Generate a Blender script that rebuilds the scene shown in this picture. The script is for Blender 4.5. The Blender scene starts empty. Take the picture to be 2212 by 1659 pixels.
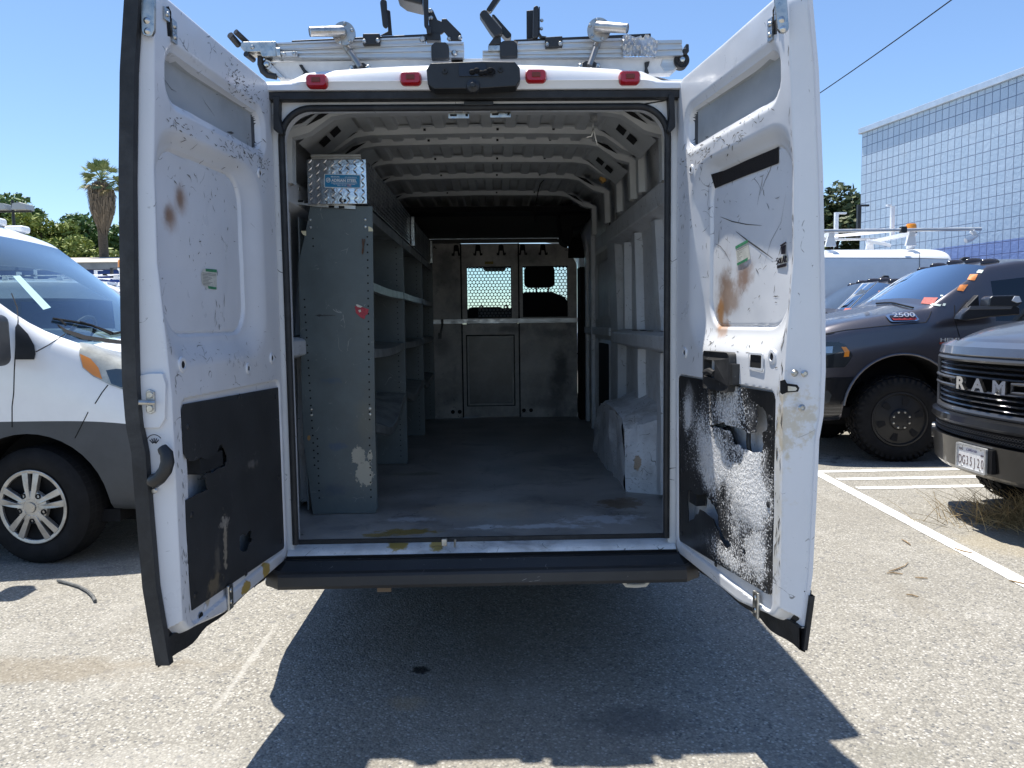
import bpy, bmesh, math, random
from mathutils import Vector as V, Matrix as M, noise, geometry
PI = math.pi
R = math.radians
sc = bpy.context.scene
COL = sc.collection
rnd = random.Random(7)

# ---------------------------------------------------------------- camera, sky, sun, exposure
FPX, CX, CY, CAMZ = 1650.0, 1106.0, 829.5, 1.5
psi, th, rho = R(1.24), R(4.58), R(.7)
cf = V((math.sin(psi) * math.cos(th), math.cos(psi) * math.cos(th), -math.sin(th)))
r0 = V((math.cos(psi), -math.sin(psi), 0)); u0 = r0.cross(cf)
cr = r0 * math.cos(rho) - u0 * math.sin(rho); cu = u0 * math.cos(rho) + r0 * math.sin(rho)
CPOS = V((0, 0, CAMZ))
cam = bpy.data.objects.new('camera', bpy.data.cameras.new('camera')); COL.objects.link(cam)
cam.matrix_world = M(((cr.x, cu.x, -cf.x, 0), (cr.y, cu.y, -cf.y, 0), (cr.z, cu.z, -cf.z, CAMZ), (0, 0, 0, 1)))
cam.data.sensor_width = 36; cam.data.lens = 36 * FPX / 2212
cam.data.clip_start = .05; cam.data.clip_end = 2000
sc.camera = cam
SUN = V((-.17, .209, 1)).normalized()
w = bpy.data.worlds.new('World'); sc.world = w; w.use_nodes = True
nt = w.node_tree; nt.nodes.clear()
sky = nt.nodes.new('ShaderNodeTexSky'); sky.sky_type = 'NISHITA'; sky.sun_disc = False
sky.sun_elevation = math.asin(SUN.z); sky.sun_rotation = math.atan2(SUN.x, SUN.y)
sky.air_density = 1.0; sky.dust_density = .25; sky.ozone_density = 3.0; sky.altitude = 50
bg = nt.nodes.new('ShaderNodeBackground'); bg.inputs[1].default_value = .115
wo = nt.nodes.new('ShaderNodeOutputWorld')
tint = nt.nodes.new('ShaderNodeMix'); tint.data_type = 'RGBA'; tint.blend_type = 'MULTIPLY'; tint.inputs[0].default_value = 1; tint.inputs[7].default_value = (.87, .945, 1.03, 1)
nt.links.new(sky.outputs[0], tint.inputs[6]); nt.links.new(tint.outputs[2], bg.inputs[0]); nt.links.new(bg.outputs[0], wo.inputs[0])
sun = bpy.data.objects.new('sun', bpy.data.lights.new('sun', 'SUN')); COL.objects.link(sun)
sun.data.energy = 5.0; sun.data.angle = R(.55); sun.data.color = (1, .955, .87)
sun.rotation_euler = SUN.to_track_quat('Z', 'Y').to_euler()
sun.location = (-6, 8, 30)
sc.view_settings.view_transform = 'Standard'; sc.view_settings.look = 'None'
sc.view_settings.exposure = .7; sc.view_settings.gamma = 1
sc.cycles.max_bounces = 10; sc.cycles.diffuse_bounces = 6; sc.cycles.glossy_bounces = 4
sc.cycles.transparent_max_bounces = 16

# ---------------------------------------------------------------- measuring helpers
def ray(px, py): return cf + cr * ((px - CX) / FPX) - cu * ((py - CY) / FPX)
def at(px, py, ax, val):
    d = ray(px, py); i = 'xyz'.index(ax); return CPOS + d * ((val - CPOS[i]) / d[i])
def onplane(px, py, p0, n):
    d = ray(px, py); return CPOS + d * ((p0 - CPOS).dot(n) / d.dot(n))

# ---------------------------------------------------------------- mesh helpers
EACH = {'bolt', 'plug_hole', 'rivet', 'screw', 'trim_fastener', 'lug_nut', 'grommet', 'cable_hole', 'cable_tab', 'rim_window', 'oval_hole', 'plate_screw', 'strap_fitting', 'lock_linkage', 'release_housing', 'wire_clip', 'seam_strip', 'headrest_post', 'side_filler', 'lower_plate', 'bolt_latch', 'wiper', 'dash_papers', 'latch_catch', 'side_window', 'rusty_wire', 'outer_seal', 'slot', 'chassis', 'grille_backing', 'front_bumper'}
class MB:
    """collects shapes, then links them as ONE mesh object"""
    def __init__(s): s.v = []; s.f = []; s.m = []; s.mi = 0
    def add(s, vs, fs, mi=None):
        b = len(s.v); s.v += [tuple(p) for p in vs]
        s.f += [tuple(i + b for i in f) for f in fs]; s.m += [s.mi if mi is None else mi] * len(fs); return s
    def box(s, c, d, rot=None, mi=None):
        x, y, z = d[0] / 2, d[1] / 2, d[2] / 2; c = V(c)
        vs = [V((a * x, b * y, e * z)) for a in (-1, 1) for b in (-1, 1) for e in (-1, 1)]
        if rot is not None: vs = [rot @ p for p in vs]
        return s.add([p + c for p in vs], [(0, 1, 3, 2), (4, 6, 7, 5), (0, 4, 5, 1), (2, 3, 7, 6), (0, 2, 6, 4), (1, 5, 7, 3)], mi)
    def bb(s, a, b, mi=None):
        a = V(a); b = V(b); return s.box((a + b) / 2, [abs(b[i] - a[i]) for i in range(3)], None, mi)
    def tube(s, pts, r, n=10, mi=None, closed=False, cap=True):
        pts = [V(p) for p in pts]; L = len(pts); rs = r if isinstance(r, (list, tuple)) else [r] * L
        vs = []; fs = []; up = None
        for i, p in enumerate(pts):
            if closed: t = pts[(i + 1) % L] - pts[i - 1]
            else: t = pts[min(i + 1, L - 1)] - pts[max(i - 1, 0)]
            t = t.normalized()
            if up is None: up = V((0, 0, 1)) if abs(t.z) < .9 else V((0, 1, 0))
            a = t.cross(up)
            if a.length < 1e-5: a = t.cross(V((1, 0, 0)))
            a.normalize(); b = a.cross(t).normalized(); up = b
            for k in range(n): vs.append(p + (a * math.cos(2 * PI * k / n) + b * math.sin(2 * PI * k / n)) * rs[i])
        for i in range(L if closed else L - 1):
            j = (i + 1) % L
            for k in range(n): fs.append((i * n + k, i * n + (k + 1) % n, j * n + (k + 1) % n, j * n + k))
        if cap and not closed: fs.append(tuple(range(n))[::-1]); fs.append(tuple(range((L - 1) * n, L * n)))
        return s.add(vs, fs, mi)
    def cyl(s, a, b, r, n=16, mi=None): return s.tube([a, b], r, n, mi)
    def lathe(s, c, ax, prof, n=28, mi=None):
        """prof: (radius, distance along ax)"""
        c = V(c); ax = V(ax).normalized(); a = ax.orthogonal().normalized(); b = ax.cross(a)
        vs = [c + ax * h + (a * math.cos(2 * PI * k / n) + b * math.sin(2 * PI * k / n)) * r for r, h in prof for k in range(n)]
        fs = [(i * n + k, i * n + (k + 1) % n, (i + 1) * n + (k + 1) % n, (i + 1) * n + k) for i in range(len(prof) - 1) for k in range(n)]
        return s.add(vs, fs, mi)
    def prism(s, poly, ext, mi=None):
        """poly: 3-D outline; extruded by the vector ext"""
        n = len(poly); ext = V(ext); vs = [V(p) for p in poly] + [V(p) + ext for p in poly]
        tri = geometry.tessellate_polygon([[V(p) for p in poly]])
        fs = [tuple(t) for t in tri] + [tuple(i + n for i in t[::-1]) for t in tri]
        fs += [(i, (i + 1) % n, n + (i + 1) % n, n + i) for i in range(n)]
        return s.add(vs, fs, mi)
    def plate(s, loops, mp, ext, mi=None):
        """2-D outline with holes -> mapped by mp, with thickness ext"""
        flat = [p for l in loops for p in l]; n = len(flat); ext = V(ext)
        tri = geometry.tessellate_polygon([[V((p[0], p[1], 0)) for p in l] for l in loops])
        vs = [V(mp(*p)) for p in flat]; vs = vs + [p + ext for p in vs]
        fs = [tuple(t) for t in tri] + [tuple(i + n for i in t[::-1]) for t in tri]; o = 0
        for l in loops:
            k = len(l); fs += [(o + i, o + (i + 1) % k, n + o + (i + 1) % k, n + o + i) for i in range(k)]; o += k
        return s.add(vs, fs, mi)
    def sheet(s, loops, mp, ext, step=.03, mi=None):
        """like plate, for ragged outlines: constrained triangulation with inner points so it can be warped"""
        inp = lambda q, l: sum(1 for i in range(len(l)) if (l[i][1] > q[1]) != (l[i - 1][1] > q[1]) and q[0] < (l[i - 1][0] - l[i][0]) * (q[1] - l[i][1]) / (l[i - 1][1] - l[i][1]) + l[i][0]) % 2
        P = []; E = []
        for l in loops:
            o = len(P); P += [V((a[0], a[1])) for a in l]; E += [(o + i, o + (i + 1) % len(l)) for i in range(len(l))]
        xs_ = [p.x for p in P]; ys_ = [p.y for p in P]; y = min(ys_) + step / 2; base_ = list(P)
        while y < max(ys_):
            x = min(xs_) + step / 2
            while x < max(xs_):
                q = V((x, y))
                if min((q - a).length for a in base_) > step * .4: P.append(q)
                x += step
            y += step
        vs, _, fs, *_r = geometry.delaunay_2d_cdt(P, E, [], 0, 1e-5); keep = []
        for f in fs:
            c = sum((vs[i] for i in f), V((0, 0))) / len(f)
            if inp(c, loops[0]) and not any(inp(c, l) for l in loops[1:]): keep.append(tuple(f))
        n = len(vs); ext = V(ext); A = [V(mp(v.x, v.y)) for v in vs]; cnt = {}
        for f in keep:
            for i in range(len(f)): e = (f[i - 1], f[i]); cnt[e] = 1
        side = [(a, b, b + n, a + n) for a, b in cnt if (b, a) not in cnt]
        return s.add(A + [p + ext for p in A], keep + [tuple(i + n for i in f[::-1]) for f in keep] + side, mi)
    def grid(s, rows, mi=None, closed=False):
        h = len(rows); q = len(rows[0])
        fs = [(i * q + j, i * q + (j + 1) % q, (i + 1) * q + (j + 1) % q, (i + 1) * q + j) for i in range(h - 1) for j in range(q if closed else q - 1)]
        return s.add([p for r_ in rows for p in r_], fs, mi)
    def ball(s, c, r, n=10, mi=None):
        c = V(c); r = (r, r, r) if not isinstance(r, (tuple, list)) else r
        rows = [[c + V((r[0] * math.sin(PI * i / n) * math.cos(2 * PI * j / (2 * n)), r[1] * math.sin(PI * i / n) * math.sin(2 * PI * j / (2 * n)), r[2] * math.cos(PI * i / n))) for j in range(2 * n)] for i in range(n + 1)]
        return s.grid(rows, mi, True)
    def pieces(s):
        """separate pieces, each a collection of its own (parts that touch stay together)"""
        pa = list(range(len(s.v)))
        def fd(i):
            while pa[i] != i: pa[i] = pa[pa[i]]; i = pa[i]
            return i
        for f in s.f:
            for i in f[1:]: pa[fd(i)] = fd(f[0])
        bx = {}
        for f in s.f:
            k = fd(f[0]); b = bx.setdefault(k, [[1e9] * 3, [-1e9] * 3])
            for i in f:
                for a in range(3): b[0][a] = min(b[0][a], s.v[i][a]); b[1][a] = max(b[1][a], s.v[i][a])
        ks = list(bx); g = {k: k for k in ks}; e = .0015
        def gf(k):
            while g[k] != k: k = g[k]
            return k
        for i, a in enumerate(ks):
            for b in ks[:i]:
                if all(bx[a][0][c] - e < bx[b][1][c] and bx[b][0][c] - e < bx[a][1][c] for c in range(3)): g[gf(a)] = gf(b)
        out = {}
        for f, m in zip(s.f, s.m):
            q = out.setdefault(gf(fd(f[0])), MB()); q.add([s.v[i] for i in f], [tuple(range(len(f)))], m)
        for q in out.values():
            mp = {}; v2 = []; ix = []
            for p in q.v:
                if p not in mp: mp[p] = len(v2); v2.append(p)
                ix.append(mp[p])
            q.f = [tuple(ix[i] for i in f) for f in q.f]; q.v = v2
            z = [(f, m) for f, m in zip(q.f, q.m) if len(set(f)) == len(f)]; q.f = [a for a, b in z]; q.m = [b for a, b in z]
        return [q for q in out.values() if q.f]
    def build(s, name, mats, parent=None, smooth=40, bevel=0, seg=2, world=True, subsurf=0, weld=False):
        if name in EACH:
            P_ = s.pieces()
            if len(P_) > 1: return [q.build(name + '', mats, parent, smooth, bevel, seg, world, subsurf, weld) for q in P_][0]
        me = bpy.data.meshes.new(name)
        off = parent.get('_o') if (parent is not None and world) else None
        vs = s.v if off is None else [(p[0] - off[0], p[1] - off[1], p[2] - off[2]) for p in s.v]
        me.from_pydata(vs, [], s.f)
        if not isinstance(mats, (list, tuple)): mats = [mats]
        for m in mats: me.materials.append(m)
        me.polygons.foreach_set('material_index', s.m)
        bm = bmesh.new(); bm.from_mesh(me)
        if weld: bmesh.ops.remove_doubles(bm, verts=bm.verts, dist=1e-5)
        bmesh.ops.recalc_face_normals(bm, faces=bm.faces); bm.to_mesh(me); bm.free()
        if smooth:
            me.shade_smooth(); me.set_sharp_from_angle(angle=R(smooth))
        me.update()
        o = bpy.data.objects.new(name, me); COL.objects.link(o)
        if parent is not None: o.parent = parent; o['_o'] = parent.get('_o')
        if bevel:
            b = o.modifiers.new('bevel', 'BEVEL'); b.width = bevel; b.segments = seg; b.limit_method = 'ANGLE'; b.angle_limit = R(35); b.harden_normals = True
        if subsurf:
            b = o.modifiers.new('sub', 'SUBSURF'); b.levels = subsurf; b.render_levels = subsurf
        return o

def tag(o, label=None, cat=None, group=None, kind=None):
    for k, x in (('label', label), ('category', cat), ('group', group), ('kind', kind)):
        if x: o[k] = x
    return o
def thing(name, loc, label, cat, group=None, rz=0):
    o = bpy.data.objects.new(name, None); COL.objects.link(o); o.location = loc; o.rotation_euler = (0, 0, rz)
    o['_o'] = list(loc); o.empty_display_size = .1
    return tag(o, label, cat, group)
def copy_tree(o, parent=None):
    c = o.copy(); COL.objects.link(c)
    if parent is not None: c.parent = parent
    for ch in [x for x in COL.objects if x.parent == o]: copy_tree(ch, c)
    return c
def rrect(x0, y0, x1, y1, r, n=5):
    out = []
    for cx_, cy_, a in ((x1 - r, y0 + r, -90), (x1 - r, y1 - r, 0), (x0 + r, y1 - r, 90), (x0 + r, y0 + r, 180)):
        for k in range(n + 1):
            t = R(a + 90 * k / n); out.append((cx_ + r * math.cos(t), cy_ + r * math.sin(t)))
    return out
def lerp(a, b, t): return a + (b - a) * t
def interp(tab, x):
    if x <= tab[0][0]: return tab[0][1]
    for (a, b), (c, d) in zip(tab, tab[1:]):
        if x <= c: return b + (d - b) * (x - a) / (c - a)
    return tab[-1][1]
def sstep(a, b, x):
    t = max(0, min(1, (x - a) / (b - a))); return t * t * (3 - 2 * t)
def sdrr(x, y, x0, y0, x1, y1, r):
    """signed distance to a rounded rectangle, negative inside"""
    qx = abs(x - (x0 + x1) / 2) - (x1 - x0) / 2 + r; qy = abs(y - (y0 + y1) / 2) - (y1 - y0) / 2 + r
    return math.hypot(max(qx, 0), max(qy, 0)) + min(max(qx, qy), 0) - r
def slab(mb, pts, y, thick, mi=None):
    """outline measured on the vertical plane y, given real thickness going forward"""
    mb.prism([at(px, py, 'y', y) for px, py in pts], (0, thick, 0), mi); return mb

# ---------------------------------------------------------------- materials
def newmat(name):
    m = bpy.data.materials.new(name); m.use_nodes = True; t = m.node_tree; t.nodes.clear()
    o = t.nodes.new('ShaderNodeOutputMaterial'); p = t.nodes.new('ShaderNodeBsdfPrincipled'); t.links.new(p.outputs[0], o.inputs[0])
    return m, t, p
def nz(t, vec, scale, detail=4, rough=.6, dist=0):
    n = t.nodes.new('ShaderNodeTexNoise'); n.inputs['Scale'].default_value = scale; n.inputs['Detail'].default_value = detail
    n.inputs['Roughness'].default_value = rough; n.inputs['Distortion'].default_value = dist
    t.links.new(vec, n.inputs['Vector']); return n.outputs['Fac']
def ramp(t, fac, a, b, c0=0, c1=1):
    n = t.nodes.new('ShaderNodeMapRange'); n.interpolation_type = 'SMOOTHSTEP'
    for i, x in zip((1, 2, 3, 4), (a, b, c0, c1)): n.inputs[i].default_value = x
    t.links.new(fac, n.inputs[0]); return n.outputs[0]
def mth(t, op, a, b=None):
    n = t.nodes.new('ShaderNodeMath'); n.operation = op
    for i, x in enumerate((a, b)):
        if x is None: continue
        if isinstance(x, (int, float)): n.inputs[i].default_value = x
        else: t.links.new(x, n.inputs[i])
    return n.outputs[0]
def mix(t, fac, a, b):
    n = t.nodes.new('ShaderNodeMix'); n.data_type = 'RGBA'
    for i, x in ((0, fac), (6, a), (7, b)):
        if isinstance(x, (int, float)): n.inputs[i].default_value = x
        elif isinstance(x, tuple): n.inputs[i].default_value = (*x, 1)
        else: t.links.new(x, n.inputs[i])
    return n.outputs[2]
def coords(t, scale=None, rot=None):
    n = t.nodes.new('ShaderNodeTexCoord'); v = n.outputs['Object']
    if scale or rot:
        mp = t.nodes.new('ShaderNodeMapping'); t.links.new(v, mp.inputs[0])
        if scale: mp.inputs['Scale'].default_value = scale
        if rot: mp.inputs['Rotation'].default_value = rot
        v = mp.outputs[0]
    return v
def stain(t, vec, c, r, soft=.5, ns=14, amt=.5):
    """ragged blotch of radii r round c, object space: 1 inside"""
    mp = t.nodes.new('ShaderNodeMapping'); mp.vector_type = 'POINT'
    mp.inputs['Location'].default_value = tuple(-c[i] / r[i] for i in range(3)); mp.inputs['Scale'].default_value = tuple(1 / x for x in r)
    t.links.new(vec, mp.inputs[0])
    ln = t.nodes.new('ShaderNodeVectorMath'); ln.operation = 'LENGTH'; t.links.new(mp.outputs[0], ln.inputs[0])
    d = mth(t, 'ADD', ln.outputs['Value'], mth(t, 'MULTIPLY', mth(t, 'SUBTRACT', nz(t, vec, ns, 5, .65), .5), amt * 4))
    return ramp(t, d, 1 - soft, 1, 1, 0)
def mat(name, col, rough=.5, metal=0, var=0, vs=6, bump=0, bs=60, scratch=0, scol=(.05, .05, .05), stains=(), dirt=0, dcol=(.2, .17, .13), coat=0, stretch=None, spec=None, rv=0):
    m, t, p = newmat(name); v = coords(t); c = tuple(col)
    p.inputs['Roughness'].default_value = rough; p.inputs['Metallic'].default_value = metal
    if spec is not None: p.inputs['Specular IOR Level'].default_value = spec
    if coat: p.inputs['Coat Weight'].default_value = coat; p.inputs['Coat Roughness'].default_value = .06
    if var:
        c = mix(t, ramp(t, nz(t, coords(t, stretch) if stretch else v, vs, 6, .65), .3, .7), tuple(x * (1 - var) for x in col), tuple(min(1, x * (1 + var * .6)) for x in col))
    if dirt:
        c = mix(t, mth(t, 'MULTIPLY', ramp(t, nz(t, v, 3.3, 8, .7, .6), .5, .72), dirt), c, dcol)
    for s_ in stains:
        k = dict(zip(('c', 'r', 'col', 'op', 'soft', 'ns', 'amt'), s_))
        f = mth(t, 'MULTIPLY', stain(t, v, k['c'], k['r'], k.get('soft', .5), k.get('ns', 14), k.get('amt', .5)), k.get('op', 1))
        c = mix(t, f, c, k['col'])
    if scratch:
        nn = t.nodes.new('ShaderNodeTexNoise'); nn.inputs['Scale'].default_value = 5; nn.inputs['Detail'].default_value = 2; t.links.new(v, nn.inputs['Vector'])
        ad = t.nodes.new('ShaderNodeVectorMath'); ad.operation = 'MULTIPLY_ADD'; t.links.new(nn.outputs['Color'], ad.inputs[0]); ad.inputs[1].default_value = (.35, .35, .35); t.links.new(v, ad.inputs[2])
        vc = t.nodes.new('ShaderNodeTexVoronoi'); vc.feature = 'DISTANCE_TO_EDGE'; vc.inputs['Scale'].default_value = 7; t.links.new(ad.outputs[0], vc.inputs['Vector'])
        ln = mth(t, 'MULTIPLY', mth(t, 'LESS_THAN', vc.outputs['Distance'], .008), ramp(t, nz(t, v, 11, 3, .6), .60 - .06 * scratch, .66 - .06 * scratch))
        chips = mth(t, 'MULTIPLY', ramp(t, nz(t, v, 75, 3, .7, .4), .70 - .05 * scratch, .73 - .05 * scratch), ramp(t, nz(t, v, 2.4, 3, .6), .42, .62, .1, 1))
        c = mix(t, mth(t, 'MULTIPLY', mth(t, 'MAXIMUM', ln, chips), .85), c, scol)
    if isinstance(c, tuple): p.inputs['Base Color'].default_value = (*c, 1)
    else: t.links.new(c, p.inputs['Base Color'])
    if rv: t.links.new(ramp(t, nz(t, v, vs * 2, 5), .3, .7, max(0, rough - rv), min(1, rough + rv)), p.inputs['Roughness'])
    if bump:
        b = t.nodes.new('ShaderNodeBump'); b.inputs['Strength'].default_value = bump; b.inputs['Distance'].default_value = .01
        t.links.new(nz(t, coords(t, stretch) if stretch else v, bs, 4), b.inputs['Height']); t.links.new(b.outputs[0], p.inputs['Normal'])
    return m
def glass(name, tint=(.55, .65, .65), refl=1.0, rough=.02):
    m = bpy.data.materials.new(name); m.use_nodes = True; t = m.node_tree; t.nodes.clear()
    o = t.nodes.new('ShaderNodeOutputMaterial'); tr = t.nodes.new('ShaderNodeBsdfTransparent'); tr.inputs[0].default_value = (*tint, 1)
    g = t.nodes.new('ShaderNodeBsdfGlossy'); g.inputs['Roughness'].default_value = rough; g.inputs[0].default_value = (.9, .95, 1, 1)
    fr = t.nodes.new('ShaderNodeLayerWeight'); fr.inputs[0].default_value = .5
    fz = mth(t, 'ADD', mth(t, 'MULTIPLY', mth(t, 'POWER', fr.outputs['Facing'], 4.0), .85), .045)
    mx = t.nodes.new('ShaderNodeMixShader'); t.links.new(mth(t, 'MINIMUM', mth(t, 'MULTIPLY', fz, refl * 1.5), 1.0), mx.inputs[0])
    t.links.new(tr.outputs[0], mx.inputs[1]); t.links.new(g.outputs[0], mx.inputs[2]); t.links.new(mx.outputs[0], o.inputs[0])
    return m
GREY = (.055, .06, .065)
MT = dict(
    black=mat('black plastic', (.02, .021, .023), .45, bump=.1, bs=300, var=.3),
    matte=mat('matte black', (.012, .012, .013), .8, spec=.15),
    rubber=mat('rubber seal', (.016, .017, .019), .6, var=.4, vs=20, bump=.15, bs=90, dirt=.25, dcol=(.12, .12, .12)),
    steel=mat('bright steel', (.62, .62, .6), .28, 1, var=.25, vs=30, rv=.1),
    zinc=mat('zinc plate', (.55, .55, .53), .38, 1, var=.3, vs=25, rv=.12),
    alu=mat('extruded aluminium', (.60, .61, .62), .45, .85, var=.18, vs=9, rv=.1, stretch=(.3, 6, 6)),
    cast=mat('brushed aluminium tube', (.50, .49, .47), .38, .95, var=.25, vs=14, rv=.12),
    white=mat('white van paint', (.76, .77, .79), .32, coat=.4, var=.04, vs=3),
    whitein=mat('unlacquered white inner steel', (.60, .62, .65), .42, var=.1, vs=5, dirt=.5, dcol=(.3, .29, .27), scratch=1.0, scol=(.12, .115, .11)),
    ceil=mat('grey primer ceiling', (.47, .485, .49), .45, var=.1, vs=6, dirt=.12),
    red=None, dark=mat('dark cavity', (.006, .006, .007), .9),
)
def redlens(name):
    m, t, p = newmat(name); p.inputs['Base Color'].default_value = (.42, .01, .015, 1); p.inputs['Roughness'].default_value = .12
    p.inputs['Coat Weight'].default_value = .6
    return m
MT['red'] = redlens('red lens')
# ================================================================ GROUND, SETTING
def ground_mat():
    m, t, p = newmat('weathered asphalt'); v = coords(t)
    vo = t.nodes.new('ShaderNodeTexVoronoi'); vo.inputs['Scale'].default_value = 105; t.links.new(v, vo.inputs['Vector'])
    sp = t.nodes.new('ShaderNodeSeparateColor'); t.links.new(vo.outputs['Color'], sp.inputs[0])
    v2 = t.nodes.new('ShaderNodeTexVoronoi'); v2.inputs['Scale'].default_value = 36; t.links.new(v, v2.inputs['Vector'])
    s2 = t.nodes.new('ShaderNodeSeparateColor'); t.links.new(v2.outputs['Color'], s2.inputs[0])
    c = mix(t, sp.outputs[0], (.222, .208, .181), (.365, .345, .30))
    c = mix(t, ramp(t, sp.outputs[1], .90, .95), c, (.13, .13, .13))
    c = mix(t, ramp(t, sp.outputs[2], .9, .95), c, (.46, .44, .40))
    c = mix(t, ramp(t, s2.outputs[1], .975, .985, 0, .6), c, (.15, .15, .155))
    c = mix(t, ramp(t, vo.outputs['Distance'], .42, .66, 0, .5), c, (.17, .16, .14))
    c = mix(t, mth(t, 'MULTIPLY', ramp(t, nz(t, v, .55, 6, .65), .44, .68), .38), c, (.22, .205, .175))
    c = mix(t, mth(t, 'MULTIPLY', ramp(t, nz(t, coords(t, (1.0, .35, 1), (0, 0, .9)), 1.1, 5, .6), .52, .7), .42), c, (.21, .185, .145))
    c = mix(t, mth(t, 'MULTIPLY', ramp(t, nz(t, v, 2.6, 6, .7), .5, .66), .2), c, (.42, .40, .36))
    for cc, rr, col, op, ns in (((-.34, 3.22, 0), (.055, .05, 1), (.012, .012, .013), .95, 40), ((-.37, 2.93, 0), (.10, .07, 1), (.36, .28, .18), .55, 18), ((.5, 2.75, 0), (.26, .16, 1), (.1, .1, .1), .55, 9), ((-1.25, 2.5, 0), (.5, .22, 1), (.42, .40, .36), .3, 6),
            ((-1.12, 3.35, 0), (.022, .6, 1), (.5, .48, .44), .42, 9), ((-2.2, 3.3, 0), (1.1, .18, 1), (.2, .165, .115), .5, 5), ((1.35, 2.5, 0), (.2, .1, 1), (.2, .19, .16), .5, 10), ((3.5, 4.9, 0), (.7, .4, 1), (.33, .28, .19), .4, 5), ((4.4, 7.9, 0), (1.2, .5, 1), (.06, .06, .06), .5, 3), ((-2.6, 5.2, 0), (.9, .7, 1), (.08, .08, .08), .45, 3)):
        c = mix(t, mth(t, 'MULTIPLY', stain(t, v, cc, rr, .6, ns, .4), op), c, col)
    # fine cracks
    vc = t.nodes.new('ShaderNodeTexVoronoi'); vc.feature = 'DISTANCE_TO_EDGE'; vc.inputs['Scale'].default_value = .33
    nn = t.nodes.new('ShaderNodeTexNoise'); nn.inputs['Scale'].default_value = 3; nn.inputs['Detail'].default_value = 6; t.links.new(v, nn.inputs['Vector'])
    ad = t.nodes.new('ShaderNodeVectorMath'); ad.operation = 'MULTIPLY_ADD'; t.links.new(nn.outputs['Color'], ad.inputs[0]); ad.inputs[1].default_value = (.5, .5, .5); t.links.new(v, ad.inputs[2])
    t.links.new(ad.outputs[0], vc.inputs['Vector'])
    c = mix(t, mth(t, 'MULTIPLY', mth(t, 'LESS_THAN', vc.outputs['Distance'], .0022), ramp(t, nz(t, v, .4, 2), .5, .6, 0, .7)), c, (.06, .058, .055))
    t.links.new(c, p.inputs['Base Color']); p.inputs['Roughness'].default_value = .92; p.inputs['Specular IOR Level'].default_value = .25
    b = t.nodes.new('ShaderNodeBump'); b.inputs['Strength'].default_value = .8; b.inputs['Distance'].default_value = .005; b.invert = True
    hh = mth(t, 'ADD', vo.outputs['Distance'], mth(t, 'MULTIPLY', nz(t, v, 60, 3), .8)); t.links.new(hh, b.inputs['Height']); t.links.new(b.outputs[0], p.inputs['Normal'])
    return m
tag(MB().add([(-250, -120, 0), (250, -120, 0), (250, 500, 0), (-250, 500, 0)], [(0, 1, 2, 3)]).build('ground', ground_mat(), smooth=0), kind='structure')
def paint_mat():
    m, t, p = newmat('worn white road paint'); v = coords(t)
    c = mix(t, ramp(t, nz(t, v, 28, 6, .75), .50, .66), (.74, .73, .70), (.36, .345, .32)); t.links.new(c, p.inputs['Base Color']); p.inputs['Roughness'].default_value = .8
    b = t.nodes.new('ShaderNodeBump'); b.inputs['Strength'].default_value = .5; b.inputs['Distance'].default_value = .004; t.links.new(nz(t, v, 90, 3), b.inputs['Height']); t.links.new(b.outputs[0], p.inputs['Normal'])
    return m
PAINT = paint_mat()
def stripe(a, b, wd):
    a = V((*a, .004)); b = V((*b, .004)); d = (b - a).normalized(); n = V((-d.y, d.x, 0)); N = 40
    rows = []
    for i in range(N + 1):
        p = a.lerp(b, i / N); j = .006 * noise.noise(p * 7); k = .006 * noise.noise(p * 7 + V((9, 3, 1)))
        rows.append([p + n * (wd / 2 + j), p - n * (wd / 2 + k)])
    return tag(MB().grid(rows).build('parking_line', PAINT, smooth=0), kind='structure')
stripe((3.15, 7.75), (2.86, 2.0), .105)
for y in (7.36, 6.99, 6.6): stripe((3.19, y), (5.6, y + .02), .1)

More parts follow.
